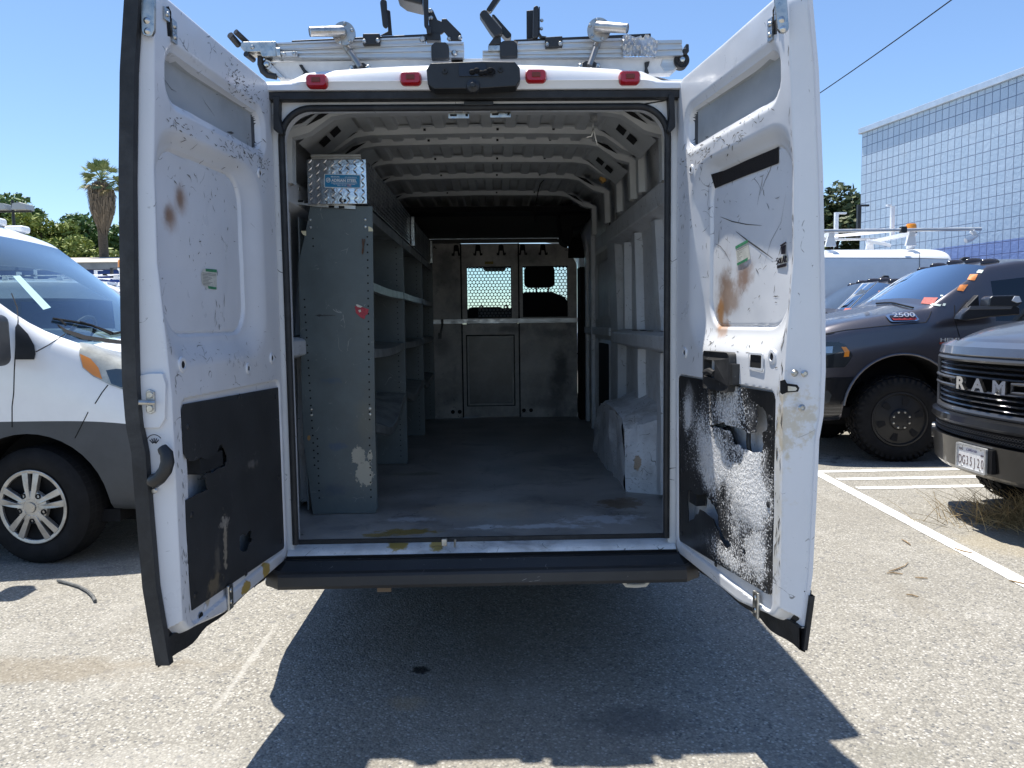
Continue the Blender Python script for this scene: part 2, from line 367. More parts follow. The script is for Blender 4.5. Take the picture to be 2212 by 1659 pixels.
def wall_mat():
    m, t, p = newmat('painted concrete block'); v = coords(t)
    mp = t.nodes.new('ShaderNodeMapping'); mp.inputs['Rotation'].default_value = (0, 0, 0); t.links.new(v, mp.inputs[0])
    sx = t.nodes.new('ShaderNodeSeparateXYZ'); t.links.new(v, sx.inputs[0]); cb = t.nodes.new('ShaderNodeCombineXYZ')
    t.links.new(sx.outputs[1], cb.inputs[0]); t.links.new(sx.outputs[2], cb.inputs[1])
    br = t.nodes.new('ShaderNodeTexBrick'); br.offset = 0; br.inputs['Scale'].default_value = 1; br.inputs['Brick Width'].default_value = .158; br.inputs['Row Height'].default_value = .197
    br.inputs['Mortar Size'].default_value = .0075; br.inputs['Mortar Smooth'].default_value = .25; t.links.new(cb.outputs[0], br.inputs['Vector'])
    br.inputs['Color1'].default_value = (.41, .53, .66, 1); br.inputs['Color2'].default_value = (.45, .565, .69, 1); br.inputs['Mortar'].default_value = (.17, .23, .35, 1)
    c = mix(t, mth(t, 'MULTIPLY', ramp(t, nz(t, v, 1.4, 7, .7), .5, .7), .35), br.outputs[0], (.40, .47, .55))
    low = mth(t, 'LESS_THAN', mth(t, 'ADD', sx.outputs[2], mth(t, 'MULTIPLY', nz(t, v, 1.2, 1), .02)), 2.80)
    c2 = mix(t, br.outputs['Fac'], (.24, .33, .60), (.11, .15, .32)); c = mix(t, low, c, c2)
    c = mix(t, mth(t, 'MULTIPLY', ramp(t, nz(t, coords(t, (5, 5, .35)), 2, 4), .6, .75), mth(t, 'MULTIPLY', ramp(t, sx.outputs[2], 4.8, 5.5), .45)), c, (.35, .37, .38))
    t.links.new(c, p.inputs['Base Color']); p.inputs['Roughness'].default_value = .75
    b = t.nodes.new('ShaderNodeBump'); b.inputs['Strength'].default_value = .9; b.inputs['Distance'].default_value = .012
    h = mth(t, 'ADD', mth(t, 'MULTIPLY', br.outputs['Fac'], -1), mth(t, 'MULTIPLY', nz(t, v, 14, 5, .65), .9)); t.links.new(h, b.inputs['Height']); t.links.new(b.outputs[0], p.inputs['Normal'])
    return m
bt = thing('block_building', (7.85, 16.4, 0), 'large blue painted concrete block building with a darker blue base band', 'building', rz=math.atan2(.8, 3.9))
bt['_o'] = None
MB().bb((0, -40, 0), (22, 0, 5.40)).build('wall', wall_mat(), bt, smooth=0, world=False)
MB().bb((-.06, -40.05, 5.403), (22.05, .06, 5.52)).build('roof_flashing', mat('pale flashing', (.62, .66, .70), .35, .6, var=.1), bt, smooth=0, world=False, bevel=.01)

lb = thing('low_building', (-20, 56, 0), 'low blue walled building with a pale flat roof behind the parked vans', 'building')
MB().bb((-42, 50, 0), (-12, 62, 5.2)).build('wall', mat('deep blue wall paint', (.02, .075, .33), .6, var=.25, vs=.5), lb, smooth=0)
MB().bb((-42.5, 49.3, 5.203), (-11.5, 62.5, 5.62)).build('roof_edge', mat('weathered grey fascia', (.26, .27, .28), .7, var=.2, vs=1), lb, smooth=0)
MB().add([(-42.5, 49.2, 5.625), (-11.5, 49.2, 5.625), (-11.5, 60, 6.9), (-42.5, 60, 6.9)], [(0, 1, 2, 3)]).build('roof', mat('tan roof sheet', (.42, .38, .33), .8, var=.3, vs=.6), lb, smooth=0)

def leafmat(name, a, b):
    m, t, p = newmat(name); v = coords(t)
    oi = t.nodes.new('ShaderNodeNewGeometry')
    c = mix(t, oi.outputs['Random Per Island'], a, b); t.links.new(c, p.inputs['Base Color']); p.inputs['Roughness'].default_value = .55
    p.inputs['Specular IOR Level'].default_value = .3
    return m
BARK = mat('bark', (.11, .085, .06), .9, var=.4, vs=8, bump=.6, bs=14)
def tree(name, loc, lab, h, crown, n, size, lm, seed, group=None, clumps=26, zc=None, cat='tree'):
    r = random.Random(seed); t = thing(name, loc, lab, cat, group); zc = zc or h * .62; L = V(loc)
    mb = MB(); mb.tube([L, L + V((.1, 0, h * .2)), L + V((0, .1, zc))], [h * .035, h * .027, h * .015], 8)
    cl = []
    for k in range(clumps):
        while True:
            q = V((r.uniform(-1, 1), r.uniform(-1, 1), r.uniform(-1, 1)))
            if .25 < q.length < 1: break
        c = L + V((q.x * crown[0], q.y * crown[1], zc + q.z * crown[2])); cl.append((c, r.uniform(.22, .42) * min(crown)))
        if k % 2 == 0: mb.tube([L + V((0, 0, zc * r.uniform(.35, .8))), (L + V((0, 0, zc)) + c) / 2, c], [h * .012, h * .008, h * .003], 5)
    mb.build('trunk', BARK, t)
    lf = MB()
    for i in range(n):
        c, rad = r.choice(cl); q = V((r.gauss(0, 1), r.gauss(0, 1), r.gauss(0, 1))).normalized() * rad * r.uniform(.55, 1.12); q.z *= .8
        p = c + q; a = V((r.gauss(0, 1), r.gauss(0, 1), r.gauss(0, .6))).normalized(); b = a.orthogonal().normalized()
        b = (b + a.cross(b) * r.uniform(-1, 1)).normalized(); s_ = size * r.uniform(.6, 1.4)
        lf.add([p - a * s_, p - b * s_ * .42 + a * s_ * .1, p + a * s_, p + b * s_ * .42 + a * s_ * .1], [(0, 1, 2, 3)])
    lf.build('crown', lm, t, smooth=0); return t
LM1 = leafmat('deep green leaves', (.05, .10, .03), (.13, .21, .06)); LM2 = leafmat('yellow green leaves', (.11, .16, .035), (.32, .36, .09)); LM3 = leafmat('dusty dark leaves', (.03, .055, .02), (.10, .12, .045))
tree('broadleaf_tree', (-34.5, 70, 0), 'tall deep green tree behind the shaggy palm', 10.6, (5.2, 3.2, 3.6), 15000, .26, LM1, 1, 'trees beyond the low building', 44, 8.0)
tree('broadleaf_tree', (-29.0, 73, 0), 'deep green tree just right of the palm trunk', 9.6, (4.6, 3, 3.4), 9000, .26, LM1, 2, 'trees beyond the low building', 34, 6.6)
tree('broadleaf_tree', (-36.2, 64, 0), 'yellow green tree low in front of the tall deep green tree', 7.5, (6.2, 2.6, 2.5), 14000, .22, LM2, 3, 'trees beyond the low building', 44, 6.2)
tree('broadleaf_tree', (-38.6, 67, 0), 'light green tree behind the floodlight pole', 10.5, (4.0, 2.8, 2.9), 11000, .24, LM2, 4, 'trees beyond the low building', 36, 8.2)
tree('broadleaf_tree', (-45.5, 69, 0), 'tallest green tree at the far left edge', 14, (5.6, 3, 4), 12000, .26, LM1, 5, 'trees beyond the low building', 40, 10.0)
tree('broadleaf_tree', (11.0, 25.5, 0), 'dark green tree beside the corner of the blue block building', 6.2, (1.45, 1.6, 2.3), 12000, .13, LM3, 6, None, 40, 3.7)
tree('feathery_tree', (9.35, 22.0, 0), 'pale green feathery leaved tree in front of the dark tree', 3.6, (.55, .6, 1.3), 1500, .14, LM2, 8, None, 18, 2.4)

# palm
pl = V((at(221, 500, 'y', 60).x, 60, 0)); pt = thing('palm_tree', pl, 'tall fan palm with a thick skirt of dead brown fronds', 'palm tree')
zt = 12.75
MB().tube([pl, pl + V((.1, 0, 4)), pl + V((0, 0, 9)), pl + V((.15, 0, zt))], [.42, .34, .33, .3], 12).build('trunk', BARK, pt)
r = random.Random(3); sk = MB(); PR = [(8.8, .26), (9.3, .45), (10.2, .76), (11.3, .93), (12.0, .85), (12.6, .5)]
sk.lathe(pl + V((.1, 0, 0)), (0, 0, 1), [(x * .85, z) for z, x in PR], 18)
for i in range(1500):
    z = r.uniform(9.5, 12.6); a = r.uniform(0, 2 * PI); rad = interp(PR, z) * r.uniform(.9, 1.12); ln = r.uniform(.5, 1.1)
    o = V((math.cos(a), math.sin(a), 0)); tn = V((-o.y, o.x, 0)); w0 = r.uniform(.03, .07); rb = min(rad, interp(PR, z - ln) * r.uniform(.95, 1.15))
    p = pl + V((.1, 0, z)) + o * rad; q = pl + V((.1, 0, z - ln)) + o * rb + tn * r.uniform(-.15, .15)
    sk.add([p - tn * w0, p + tn * w0, q + tn * .01, q - tn * .01], [(0, 1, 2, 3)])
sk.build('dead_frond_skirt', leafmat('dead fronds', (.085, .068, .05), (.23, .18, .125)), pt, smooth=0)
fr = MB(); fd = MB()
for i in range(46):
    dead = i % 6 == 0
    a = i * 2.39996 + r.uniform(-.2, .2); el = lerp(-.45, 1.35, (i / 45) ** .9) + r.uniform(-.12, .12) if not dead else r.uniform(-.8, -.3); L_ = r.uniform(.75, 1.15) if not dead else r.uniform(.7, .95)
    d = V((math.cos(a) * math.cos(el), math.sin(a) * math.cos(el), math.sin(el))); base = pl + V((.15, 0, zt - .15 + .2 * max(0, el)))
    hub = base + d * L_ + V((0, 0, -.06)); mb = fd if dead else fr
    mb.tube([base, base + d * L_ * .5 + V((0, 0, .04)), hub], .022, 4)
    sd = d.cross(V((0, 0, 1))).normalized(); up = sd.cross(d); sd = (sd + up * r.uniform(-.8, .8)).normalized()
    for k in range(22):
        f = R(-78 + 156 * k / 21); ll = r.uniform(.62, .9) * (1 - .25 * abs(f)); e = (d * math.cos(f) + sd * math.sin(f)).normalized()
        mid = hub + e * ll * .6; tip = hub + e * ll + V((0, 0, -.16 * ll * r.uniform(.3, 1.6))); wv = e.cross(sd.cross(d)).normalized() * .035
        mb.add([hub, mid - wv, tip, mid + wv], [(0, 1, 2, 3)])
fr.build('crown', leafmat('palm fronds', (.10, .145, .05), (.27, .32, .15)), pt, smooth=0); fd.build('dying_fronds', leafmat('dying fronds', (.22, .16, .07), (.34, .27, .13)), pt, smooth=0)

# floodlight pole
fp = at(28, 455, 'y', 42); ft = thing('floodlight_pole', (fp.x, 42, 0), 'dark pole with two pale floodlight heads among the trees', 'floodlight')
MB().tube([(fp.x, 42, 0), (fp.x, 42, fp.z + .55)], [.1, .07], 10).build('pole', MT['black'], ft)
MB().bb((fp.x - 1.0, 41.95, fp.z - .09), (fp.x + 1.0, 42.05, fp.z - .01)).build('cross_arm', MT['black'], ft)
for sx in (-1, 1):
    h = MB(); h.prism([(fp.x + sx * a, 41.6, fp.z + b) for a, b in ((.14, 0), (.2, .32), (.62, .38), (.9, .3), (.95, 0))], (0, .75, 0)); h.build('lamp_head', mat('grey lamp housing', (.42, .44, .44), .5), ft, bevel=.03)

# overhead wire
a = at(1765, 205, 'y', 24); b = at(2055, 0, 'y', 17)
pts = [a.lerp(b, k / 20 * 3.4 - 1.2) + V((0, 0, .10 * ((k / 20 * 3.4 - 1.2 - .5) ** 2 - .25))) for k in range(21)]
tag(MB().tube(pts, .014, 6).build('overhead_wire', MT['matte']), 'thin black overhead wire slanting across the sky', 'wire')
a = at(1775, 497, 'y', 40); b = at(1862, 492, 'y', 38)
tag(MB().tube([a.lerp(b, k / 3 * 4 - 1.5) for k in range(4)], .012, 5).build('overhead_wire', MT['matte']), 'faint thin wire just above the dark tree by the block building', 'wire')

# ground litter
def curve_pts(pix, z): return [at(px, py, 'z', z) for px, py in pix]
tag(MB().tube(curve_pts([(125, 1254), (150, 1260), (172, 1267), (190, 1277), (201, 1288), (206, 1298)], .012), .009, 7).build('rubber_strip', mat('grey weathered rubber', (.13, .13, .125), .7, var=.4, vs=30)), 'curved grey rubber strip lying on the ground at the left', 'rubber strip')
TW = mat('dry twig', (.30, .21, .12), .85, var=.4, vs=30)
for lab, px in (('dry forked twig on the asphalt in front of the white line', [(1920, 1234), (1938, 1229), (1955, 1222), (1962, 1214)]), ('short pale twig near the forked twig on the asphalt', [(1916, 1238), (1930, 1237), (1950, 1240)]), ('thin dark twig lying right of the forked twig', [(1977, 1247), (1990, 1248), (2004, 1249)]),
        ('brown curled twig nearest the end of the open right door', [(1948, 1165), (1958, 1170), (1967, 1177)]), ('pale bent twig in the middle of the right foreground', [(1958, 1284), (1970, 1285), (1984, 1289)]), ('black stick beyond the white line at the right edge', [(2180, 1253), (2200, 1258), (2230, 1264)]), ('dark twig crossing the white line', [(2062, 1184), (2080, 1190), (2100, 1194)])):
    tag(MB().tube(curve_pts(px, .008), [.003, .0045, .003, .002][:len(px)], 6).build('twig', TW), lab, 'twig', 'twigs on the asphalt')

# dry weeds under the front pickup
wb = at(2120, 1135, 'z', 0); wt = MB(); r = random.Random(11)
for i in range(620):
    p = V((wb.x + .33 + r.gauss(.0, .22), wb.y + r.gauss(.05, .14), 0)); q = V((r.gauss(0, .13), r.gauss(0, .13), r.uniform(.05, .27)))
    a = V((r.gauss(0, .05), r.gauss(0, .05), 0)); wt.tube([p, p + q * .5 + a, p + q + a * 2 + V((0, 0, -.04))], [.0022, .0018, .001], 3, cap=False)
tag(wt.build('dry_weed', leafmat('straw', (.22, .15, .07), (.48, .37, .2)), smooth=0), 'dry tan tumbleweed clump under the front pickup', 'dry weed')
# ================================================================ THE CARGO VAN
X0, FZ = -.062, .60            # van axis, load floor height
van = thing('cargo_van', (X0, 6, 0), 'white high roof cargo van with both scuffed rear doors wide open', 'van')
WL, WR = -.985, .875            # inner wall planes
def text(s_, size, m, x, zup, org, name, parent, depth=.0006, shear=0, sx=1, align='CENTER', off=.0):
    """flat lettering as a mesh: x = reading direction, zup = up, org = baseline point"""
    cu_ = bpy.data.curves.new('t', 'FONT'); cu_.body = s_; cu_.size = size; cu_.align_x = align; cu_.shear = shear; cu_.extrude = depth; cu_.offset = off
    ob = bpy.data.objects.new('t', cu_); COL.objects.link(ob); dg = bpy.context.evaluated_depsgraph_get()
    me = bpy.data.meshes.new_from_object(ob.evaluated_get(dg)); bpy.data.objects.remove(ob); bpy.data.curves.remove(cu_)
    x = V(x).normalized(); zup = V(zup).normalized(); n = x.cross(zup)
    mb = MB(); mb.add([V(org) + x * (v.co.x * sx) + zup * v.co.y + n * v.co.z for v in me.vertices], [tuple(p.vertices) for p in me.polygons]); bpy.data.meshes.remove(me)
    return mb.build(name, m, parent, smooth=0)

# ---- outer shell: cargo box, cab, nose
def shell():
    mb = MB(); prof = [(0, .30), (.88, .32), (1.0, .42), (1.025, .8), (1.025, 1.3), (1.005, 1.9), (.985, 2.25), (.955, 2.40), (.88, 2.475), (.72, 2.515), (.4, 2.535), (0, 2.54)]
    def ring(y, sx=1, zt=9, zf=None):
        return [(X0 + s_ * a * sx, y, min(z, zt)) for s_, seq in ((1, prof), (-1, prof[::-1][1:-1])) for a, z in seq]
    # sides only (underside open above the wheels is closed by the floor pan)
    half = prof[2:]
    for sgn in (-1, 1):
        rows = []
        for y in [3.10, 3.18, 3.28, 3.4, 3.55, 4.2, 5, 6, 7.0, 7.75]:
            rows.append([(X0 + sgn * (a - (.055 * sstep(3.55, 3.08, y) if sgn < 0 and z > .4 else 0)), y, z - .05 * sstep(3.7, 3.1, y) * sstep(2.2, 2.45, z)) for a, z in half])
        mb.grid(rows)
        # cab side below the side window, front wing
        low = [(1.0, .42), (1.025, .8), (1.02, 1.15), (.99, 1.40)]
        mb.grid([[(X0 + sgn * a * k, y, min(z, zm)) for a, z in low] for y, k, zm in ((7.75, 1, 9), (8.4, 1, 9), (8.9, .985, 1.32), (9.25, .94, 1.16), (9.5, .86, 1.02), (9.62, .7, .95))])
        # window surround: B pillar, roof rail, A pillar
        for y0, z0, x0, y1, z1, x1, wd in ((7.75, 1.40, .99, 7.75, 2.25, .945, .10), (7.70, 2.26, .94, 8.15, 2.22, .90, .10), (8.10, 2.27, .90, 9.0, 1.36, .975, .09)):
            p = V((X0 + sgn * x0, y0, z0)); q = V((X0 + sgn * x1, y1, z1)); mb.tube([p, q], wd / 2, 8)
    mb.grid([[(X0 + a, y, z + dz) for a, z in ((-.915, 2.40), (-.86, 2.47), (-.4, 2.535), (0, 2.54), (.4, 2.535), (.86, 2.47), (.915, 2.40))] for y, dz in ((7.75, 0), (7.95, -.06), (8.12, -.17))])
    mb.grid([[(X0 + a, y, z) for a in (-.92, -.5, 0, .5, .92)] for y, z in ((8.98, 1.36), (9.2, 1.20), (9.5, 1.04), (9.64, .9), (9.66, .4))])
    return mb
shell().build('body_shell', MT['white'], van)
MB().grid([[(X0 + a, y, z) for a in (-.9, -.45, 0, .45, .9)] for y, z in ((8.10, 2.26), (8.55, 1.83), (8.98, 1.37))]).build('windshield', glass('clear windshield', (.72, .86, .86), .6), van)
for sx in (-1, 1):
    MB().add([(X0 + sx * .985, 7.8, 1.42), (X0 + sx * .97, 8.9, 1.42), (X0 + sx * .90, 8.12, 2.2), (X0 + sx * .925, 7.8, 2.2)], [(0, 1, 2, 3)]).build('side_window', glass('side glass', (.65, .8, .78), .6), van)
MB().bb((X0 - .93, 3.2, .40), (X0 + .93, 9.5, .46)).bb((X0 - .55, 4.4, .28), (X0 - .45, 9, .40)).bb((X0 + .45, 4.4, .28), (X0 + .55, 9, .40)).build('chassis', MT['matte'], van)
for sx in (-1, 1):
    for y in (4.72, 8.75):
        m = MB(); c = V((X0 + sx * .985, y, .36)); a = V((-sx, 0, 0))
        m.lathe(c, a, [(.20, 0), (.30, -.01), (.345, .02), (.36, .06), (.36, .17), (.34, .21), (.2, .22)], 32)
        m.build('wheel', MT['rubber'], van)

# ---- rear frame around the opening
OX0, OX1, OZ0, OZ1 = -.838, .708, .560, 2.358
def ophole(x0, z0, x1, z1, r_, n=8):
    return [(x0 + .012, z0), (x1 - .012, z0), (x1, z0 + .012)] + rrect(x0, z0, x1, z1, r_, n)[n + 1:3 * (n + 1)] + [(x0, z0 + .012)]
def rearframe():
    mb = MB(); hole = ophole(OX0, OZ0, OX1, OZ1, .13)
    out = [(-1.0, .45), (.935, .45), (.955, .8), (.945, 1.3), (.915, 1.9), (.88, 2.25), (.85, 2.40), (.80, 2.455), (-.90, 2.455), (-.945, 2.40), (-.965, 2.25), (-.99, 1.9), (-1.015, 1.3), (-1.02, .8)]
    mb.plate([out, hole], lambda x, z: (x, 3.10, z), (0, .03, 0))
    return mb
FRM = mat('rear frame paint', (.76, .765, .77), .34, coat=.25, var=.06, vs=4, scratch=.45, dirt=.12, dcol=(.5, .47, .42))
rearframe().build('rear_frame', FRM, van, bevel=.006)
jm = MB(); hole = ophole(OX0, OZ0, OX1, OZ1, .13); hin = ophole(OX0 - .05, OZ0 - .02, OX1 + .05, OZ1 + .055, .15); n = len(hole)
jm.grid([[(x, 3.128, z) for x, z in hole], [(x, 3.20, z) for x, z in hole], [(x, 3.23, z) for x, z in hin], [(x, 3.34, z) for x, z in hin]], closed=True)
jm.build('door_jamb', MT['whitein'], van)
sl = rrect(OX0 + .008, OZ0 + .02, OX1 - .008, OZ1 - .008, .12, 10)
sl = [(sl[10][0], .603)] + sl[11:33] + [(sl[33][0], .603)]
MB().tube([(x, 3.097, z) for x, z in sl], .0135, 10).build('opening_seal', MT['rubber'], van)
so = MB(); so.bb((-.88, 3.055, 2.372), (.755, 3.10, 2.402))
so.prism([at(px, py, 'y', 3.05) for px, py in ((590, 207), (603, 207), (602, 252), (611, 285), (608, 291), (590, 279))], (0, .045, 0)).prism([at(px, py, 'y', 3.05) for px, py in ((1444, 202), (1457, 200), (1459, 275), (1446, 287), (1442, 280), (1447, 252))], (0, .045, 0))
so.build('outer_seal', MT['rubber'], van, bevel=.004)

# ---- roof cap with lamps
cap = MB()
def capz(x): return 2.464 + .044 * (1 - ((x - X0) / .82) ** 2)
xs = [-.872 + i * (.872 + .742) / 32 for i in range(33)]
rows = []
for x in xs:
    e = min(x + .872, .742 - x); rise = .022 * sstep(.10, .16, e); t = capz(x) - .042 * (1 - sstep(0, .09, e)) - .01 * (1 - sstep(.1, .16, e))
    rows.append([(x, 3.40, t + .05), (x, 3.16 - rise, t + .012), (x, 3.09 - rise, t - .004), (x, 3.065 - rise, t - .03), (x, 3.058 - rise, 2.435), (x, 3.050 - rise, 2.432), (x, 3.046 - .4 * rise, 2.422), (x, 3.046, 2.405), (x, 3.10, 2.4025)])
cap.grid(rows); cap.build('roof_cap', MT['white'], van, smooth=50)
for px in (685, 887.5, 1157.5, 1359.5):
    py = {685: 176.5, 887.5: 170.5, 1157.5: 165.5, 1359.5: 169}[px]; c = at(px, py, 'y', 3.03)
    mb = MB(); pl_ = rrect(c.x - .042, c.z - .025, c.x + .042, c.z + .025, .018, 5); p2_ = rrect(c.x - .036, c.z - .019, c.x + .036, c.z + .019, .012, 5)
    mb.grid([[(x, 3.045, z) for x, z in pl_], [(x, 3.02, z) for x, z in pl_], [(x, 3.008, z) for x, z in p2_]], closed=True); mb.add([(x, 3.008, z) for x, z in p2_], [tuple(range(len(p2_)))])
    o = mb.build('clearance_lamp', MT['red'], van)
    MB().bb((c.x - .016, 3.003, c.z - .008), (c.x + .016, 3.0085, c.z + .009)).build('lamp_core', mat('amber led board', (.18, .03, .01), .35), o)
hs = MB(); A_ = [(921, 150), (930, 136), (1040, 132), (1112, 133), (1123, 146), (1124, 172), (1114, 186), (1040, 191), (938, 192), (924, 182)]
slab(hs, A_, 2.985, .07); hb = hs.build('rear_lamp_housing', MT['black'], van, bevel=.012, seg=3)
c = at(1021, 152, 'y', 2.98); MB().bb((c.x - .052, 2.98, c.z - .021), (c.x + .052, 2.99, c.z + .026)).build('center_lamp', mat('dark lens', (.02, .02, .024), .12), hb)
c = at(1022, 184, 'y', 2.97); MB().lathe((c.x, 2.99, c.z), (0, -1, 0), [(0.001, .03), (.008, .03), (.012, .024), (.024, .018), (.028, 0)], 16).build('camera_lens', MT['black'], hb)
for px, py in ((961, 153), (1081, 150)):
    c = at(px, py, 'y', 2.98); MB().lathe((c.x, 2.99, c.z), (0, -1, 0), [(.001, .009), (.004, .009), (.004, .012), (.0105, .012), (.0105, 0)], 14).build('screw', MT['rubber'], hb)
mb = MB(); c = at(1040, 155, 'y', 2.975)
for k in range(5): mb.ball(c + V((-.035 + .017 * k, 0, .006 * math.sin(k * 2))), (.012, .006, .010), 6)
mb.tube([c + V((.035 + .016 * math.cos(t * PI / 5), -.002, .012 * math.sin(t * PI / 5))) for t in range(10)], .003, 6, closed=True); mb.build('torn_emblem', MT['matte'], hb)

# ---- sill, bumper
si = MB(); prof = [(3.158, .578), (3.150, .586), (3.120, .584), (3.085, .578), (3.07, .568), (3.066, .555)]
rows = []
for i in range(161):
    x = -.86 + i * (.86 + .735) / 160; k = sstep(.150, .105, abs(x + .175)); dd = .014 * k
    rows.append([(x, y - (dd * .5 if j > 2 else 0), z - (dd if j > 1 else 0)) for j, (y, z) in enumerate(prof)])
si.grid(rows); si.build('door_sill', mat('worn white sill', (.74, .75, .76), .35, scratch=1.0, scol=(.07, .07, .07), var=.2, vs=9, dirt=.8, dcol=(.30, .29, .28), stains=[((-.415 + .062 - 0, 3.13 - 6, .6), (.05, .06, .1), (.42, .29, .05), .95, .3, 40, .4), ((-.255 + .062, 3.13 - 6, .6), (.035, .06, .1), (.42, .29, .05), .9, .3, 40, .4)]), van)
lt = MB(); c = at(960, 1171, 'y', 3.10); lt.box(c, (.022, .02, .03)); c = at(982, 1173, 'y', 3.10); lt.tube([c + V((0, 0, -.018)), c + V((.003, 0, .016))], .005, 8); lt.build('latch_catch', MT['zinc'], van, bevel=.002)
MB().bb((-.86, 3.055, .545), (.735, 3.07, .562)).build('sill_gap_strip', MT['matte'], van, smooth=0)
bp = MB(); bx0, bx1 = -.915, .80
prof = [(3.06, .549), (3.02, .546), (2.955, .528), (2.93, .522), (2.917, .512), (2.912, .46), (2.925, .447), (3.06, .447)]
pr2 = []
for (y, z), (y2, z2) in zip(prof[:3], prof[1:3] + [prof[3]]): pr2 += [(y, z)]
top = [(3.06, .553), (3.035, .550)] + [(3.035 - .0085 * k - (.0042 if j else 0), .549 - .0012 * k - (.004 if j else 0)) for k in range(10) for j in (0, 1)]
seq = top + [(2.94, .538), (2.922, .533), (2.914, .524), (2.908, .490), (2.914, .476), (2.935, .470), (3.06, .466)]
bp.grid([[(x, y + (.05 * sstep(.06, 0, min(x - bx0, bx1 - x))), z) for y, z in seq] for x in [bx0, bx0 + .02, bx0 + .06, -.5, 0, .4, bx1 - .06, bx1 - .02, bx1]])
bp.build('rear_bumper', mat('textured grey bumper', (.030, .030, .031), .55, bump=.12, bs=400, var=.25, vs=3, scratch=.05, scol=(.3, .29, .27)), van, smooth=30)
c = at(1366, 1262, 'y', 3.05); q = [V((c.x + a, 2.97, z)) for a, z in ((-.052, .48), (-.05, .462), (-.038, .448), (0, .445), (.038, .448), (.05, .462), (.052, .48))]
MB().tube(q, .0085, 8).build('tow_loop', mat('cream painted steel', (.6, .57, .5), .5), van)
c = at(831, 1271, 'y', 3.0); MB().bb((c.x - .028, 2.985, .435), (c.x + .028, 2.994, .49)).build('loose_tab', mat('brown card', (.17, .125, .085), .8), van)

# ---- cargo floor
FY = 6
fst = [((-.39, 3.27, .2), (.15, .055, 1), (.30, .21, .045), .9, .35, 22, .5), ((-.52, 3.22, .2), (.07, .035, 1), (.30, .21, .045), .9, .35, 26, .5), ((-.05, 3.62, .2), (.40, .22, 1), (.43, .37, .30), .95, .5, 7, .35), ((-.40, 3.48, .2), (.14, .05, 1), (.55, .56, .58), .8, .6, 18, .6),
       ((.15, 3.32, .2), (.36, .05, 1), (.62, .64, .66), .9, .7, 16, .8), ((.50, 3.42, .2), (.24, .10, 1), (.58, .6, .63), .85, .7, 16, .8), ((.62, 3.72, .2), (.13, .12, 1), (.15, .10, .06), .9, .3, 16, .5), ((.60, 3.52, .2), (.13, .05, 1), (.2, .19, .17), .8, .4, 18, .5), ((-.70, 3.35, .2), (.12, .06, 1), (.16, .17, .19), .5, .7, 15, .6),
       ((-.48, 4.55, .2), (.2, .06, 1), (.16, .15, .08), .6, .5, 12, .5), ((.5, 4.9, .2), (.3, .35, 1), (.17, .17, .175), .5, .6, 8, .6)]
fst = [((a[0] - X0, a[1] - 6, .6), b, c_, o_, s_, n_, m_) for (a, b, c_, o_, s_, n_, m_) in fst]
FLM = mat('scuffed dark floor mat', (.36, .345, .325), .42, var=.35, vs=3, bump=.12, bs=120, scratch=.5, scol=(.03, .03, .03), dirt=.75, dcol=(.13, .13, .135), stains=fst, rv=.12)
MB().bb((WL, 3.162, .45), (WR, 4.868, FZ)).build('cargo_floor', FLM, van, smooth=0)
MB().bb((WL, 4.875, .45), (WR, 7.6, FZ - .001)).build('cargo_floor', FLM, van, smooth=0)
MB().bb((-.835, 3.150, .57), (.705, 3.1615, .6045)).build('floor_edge_strip', MT['rubber'], van, smooth=0)

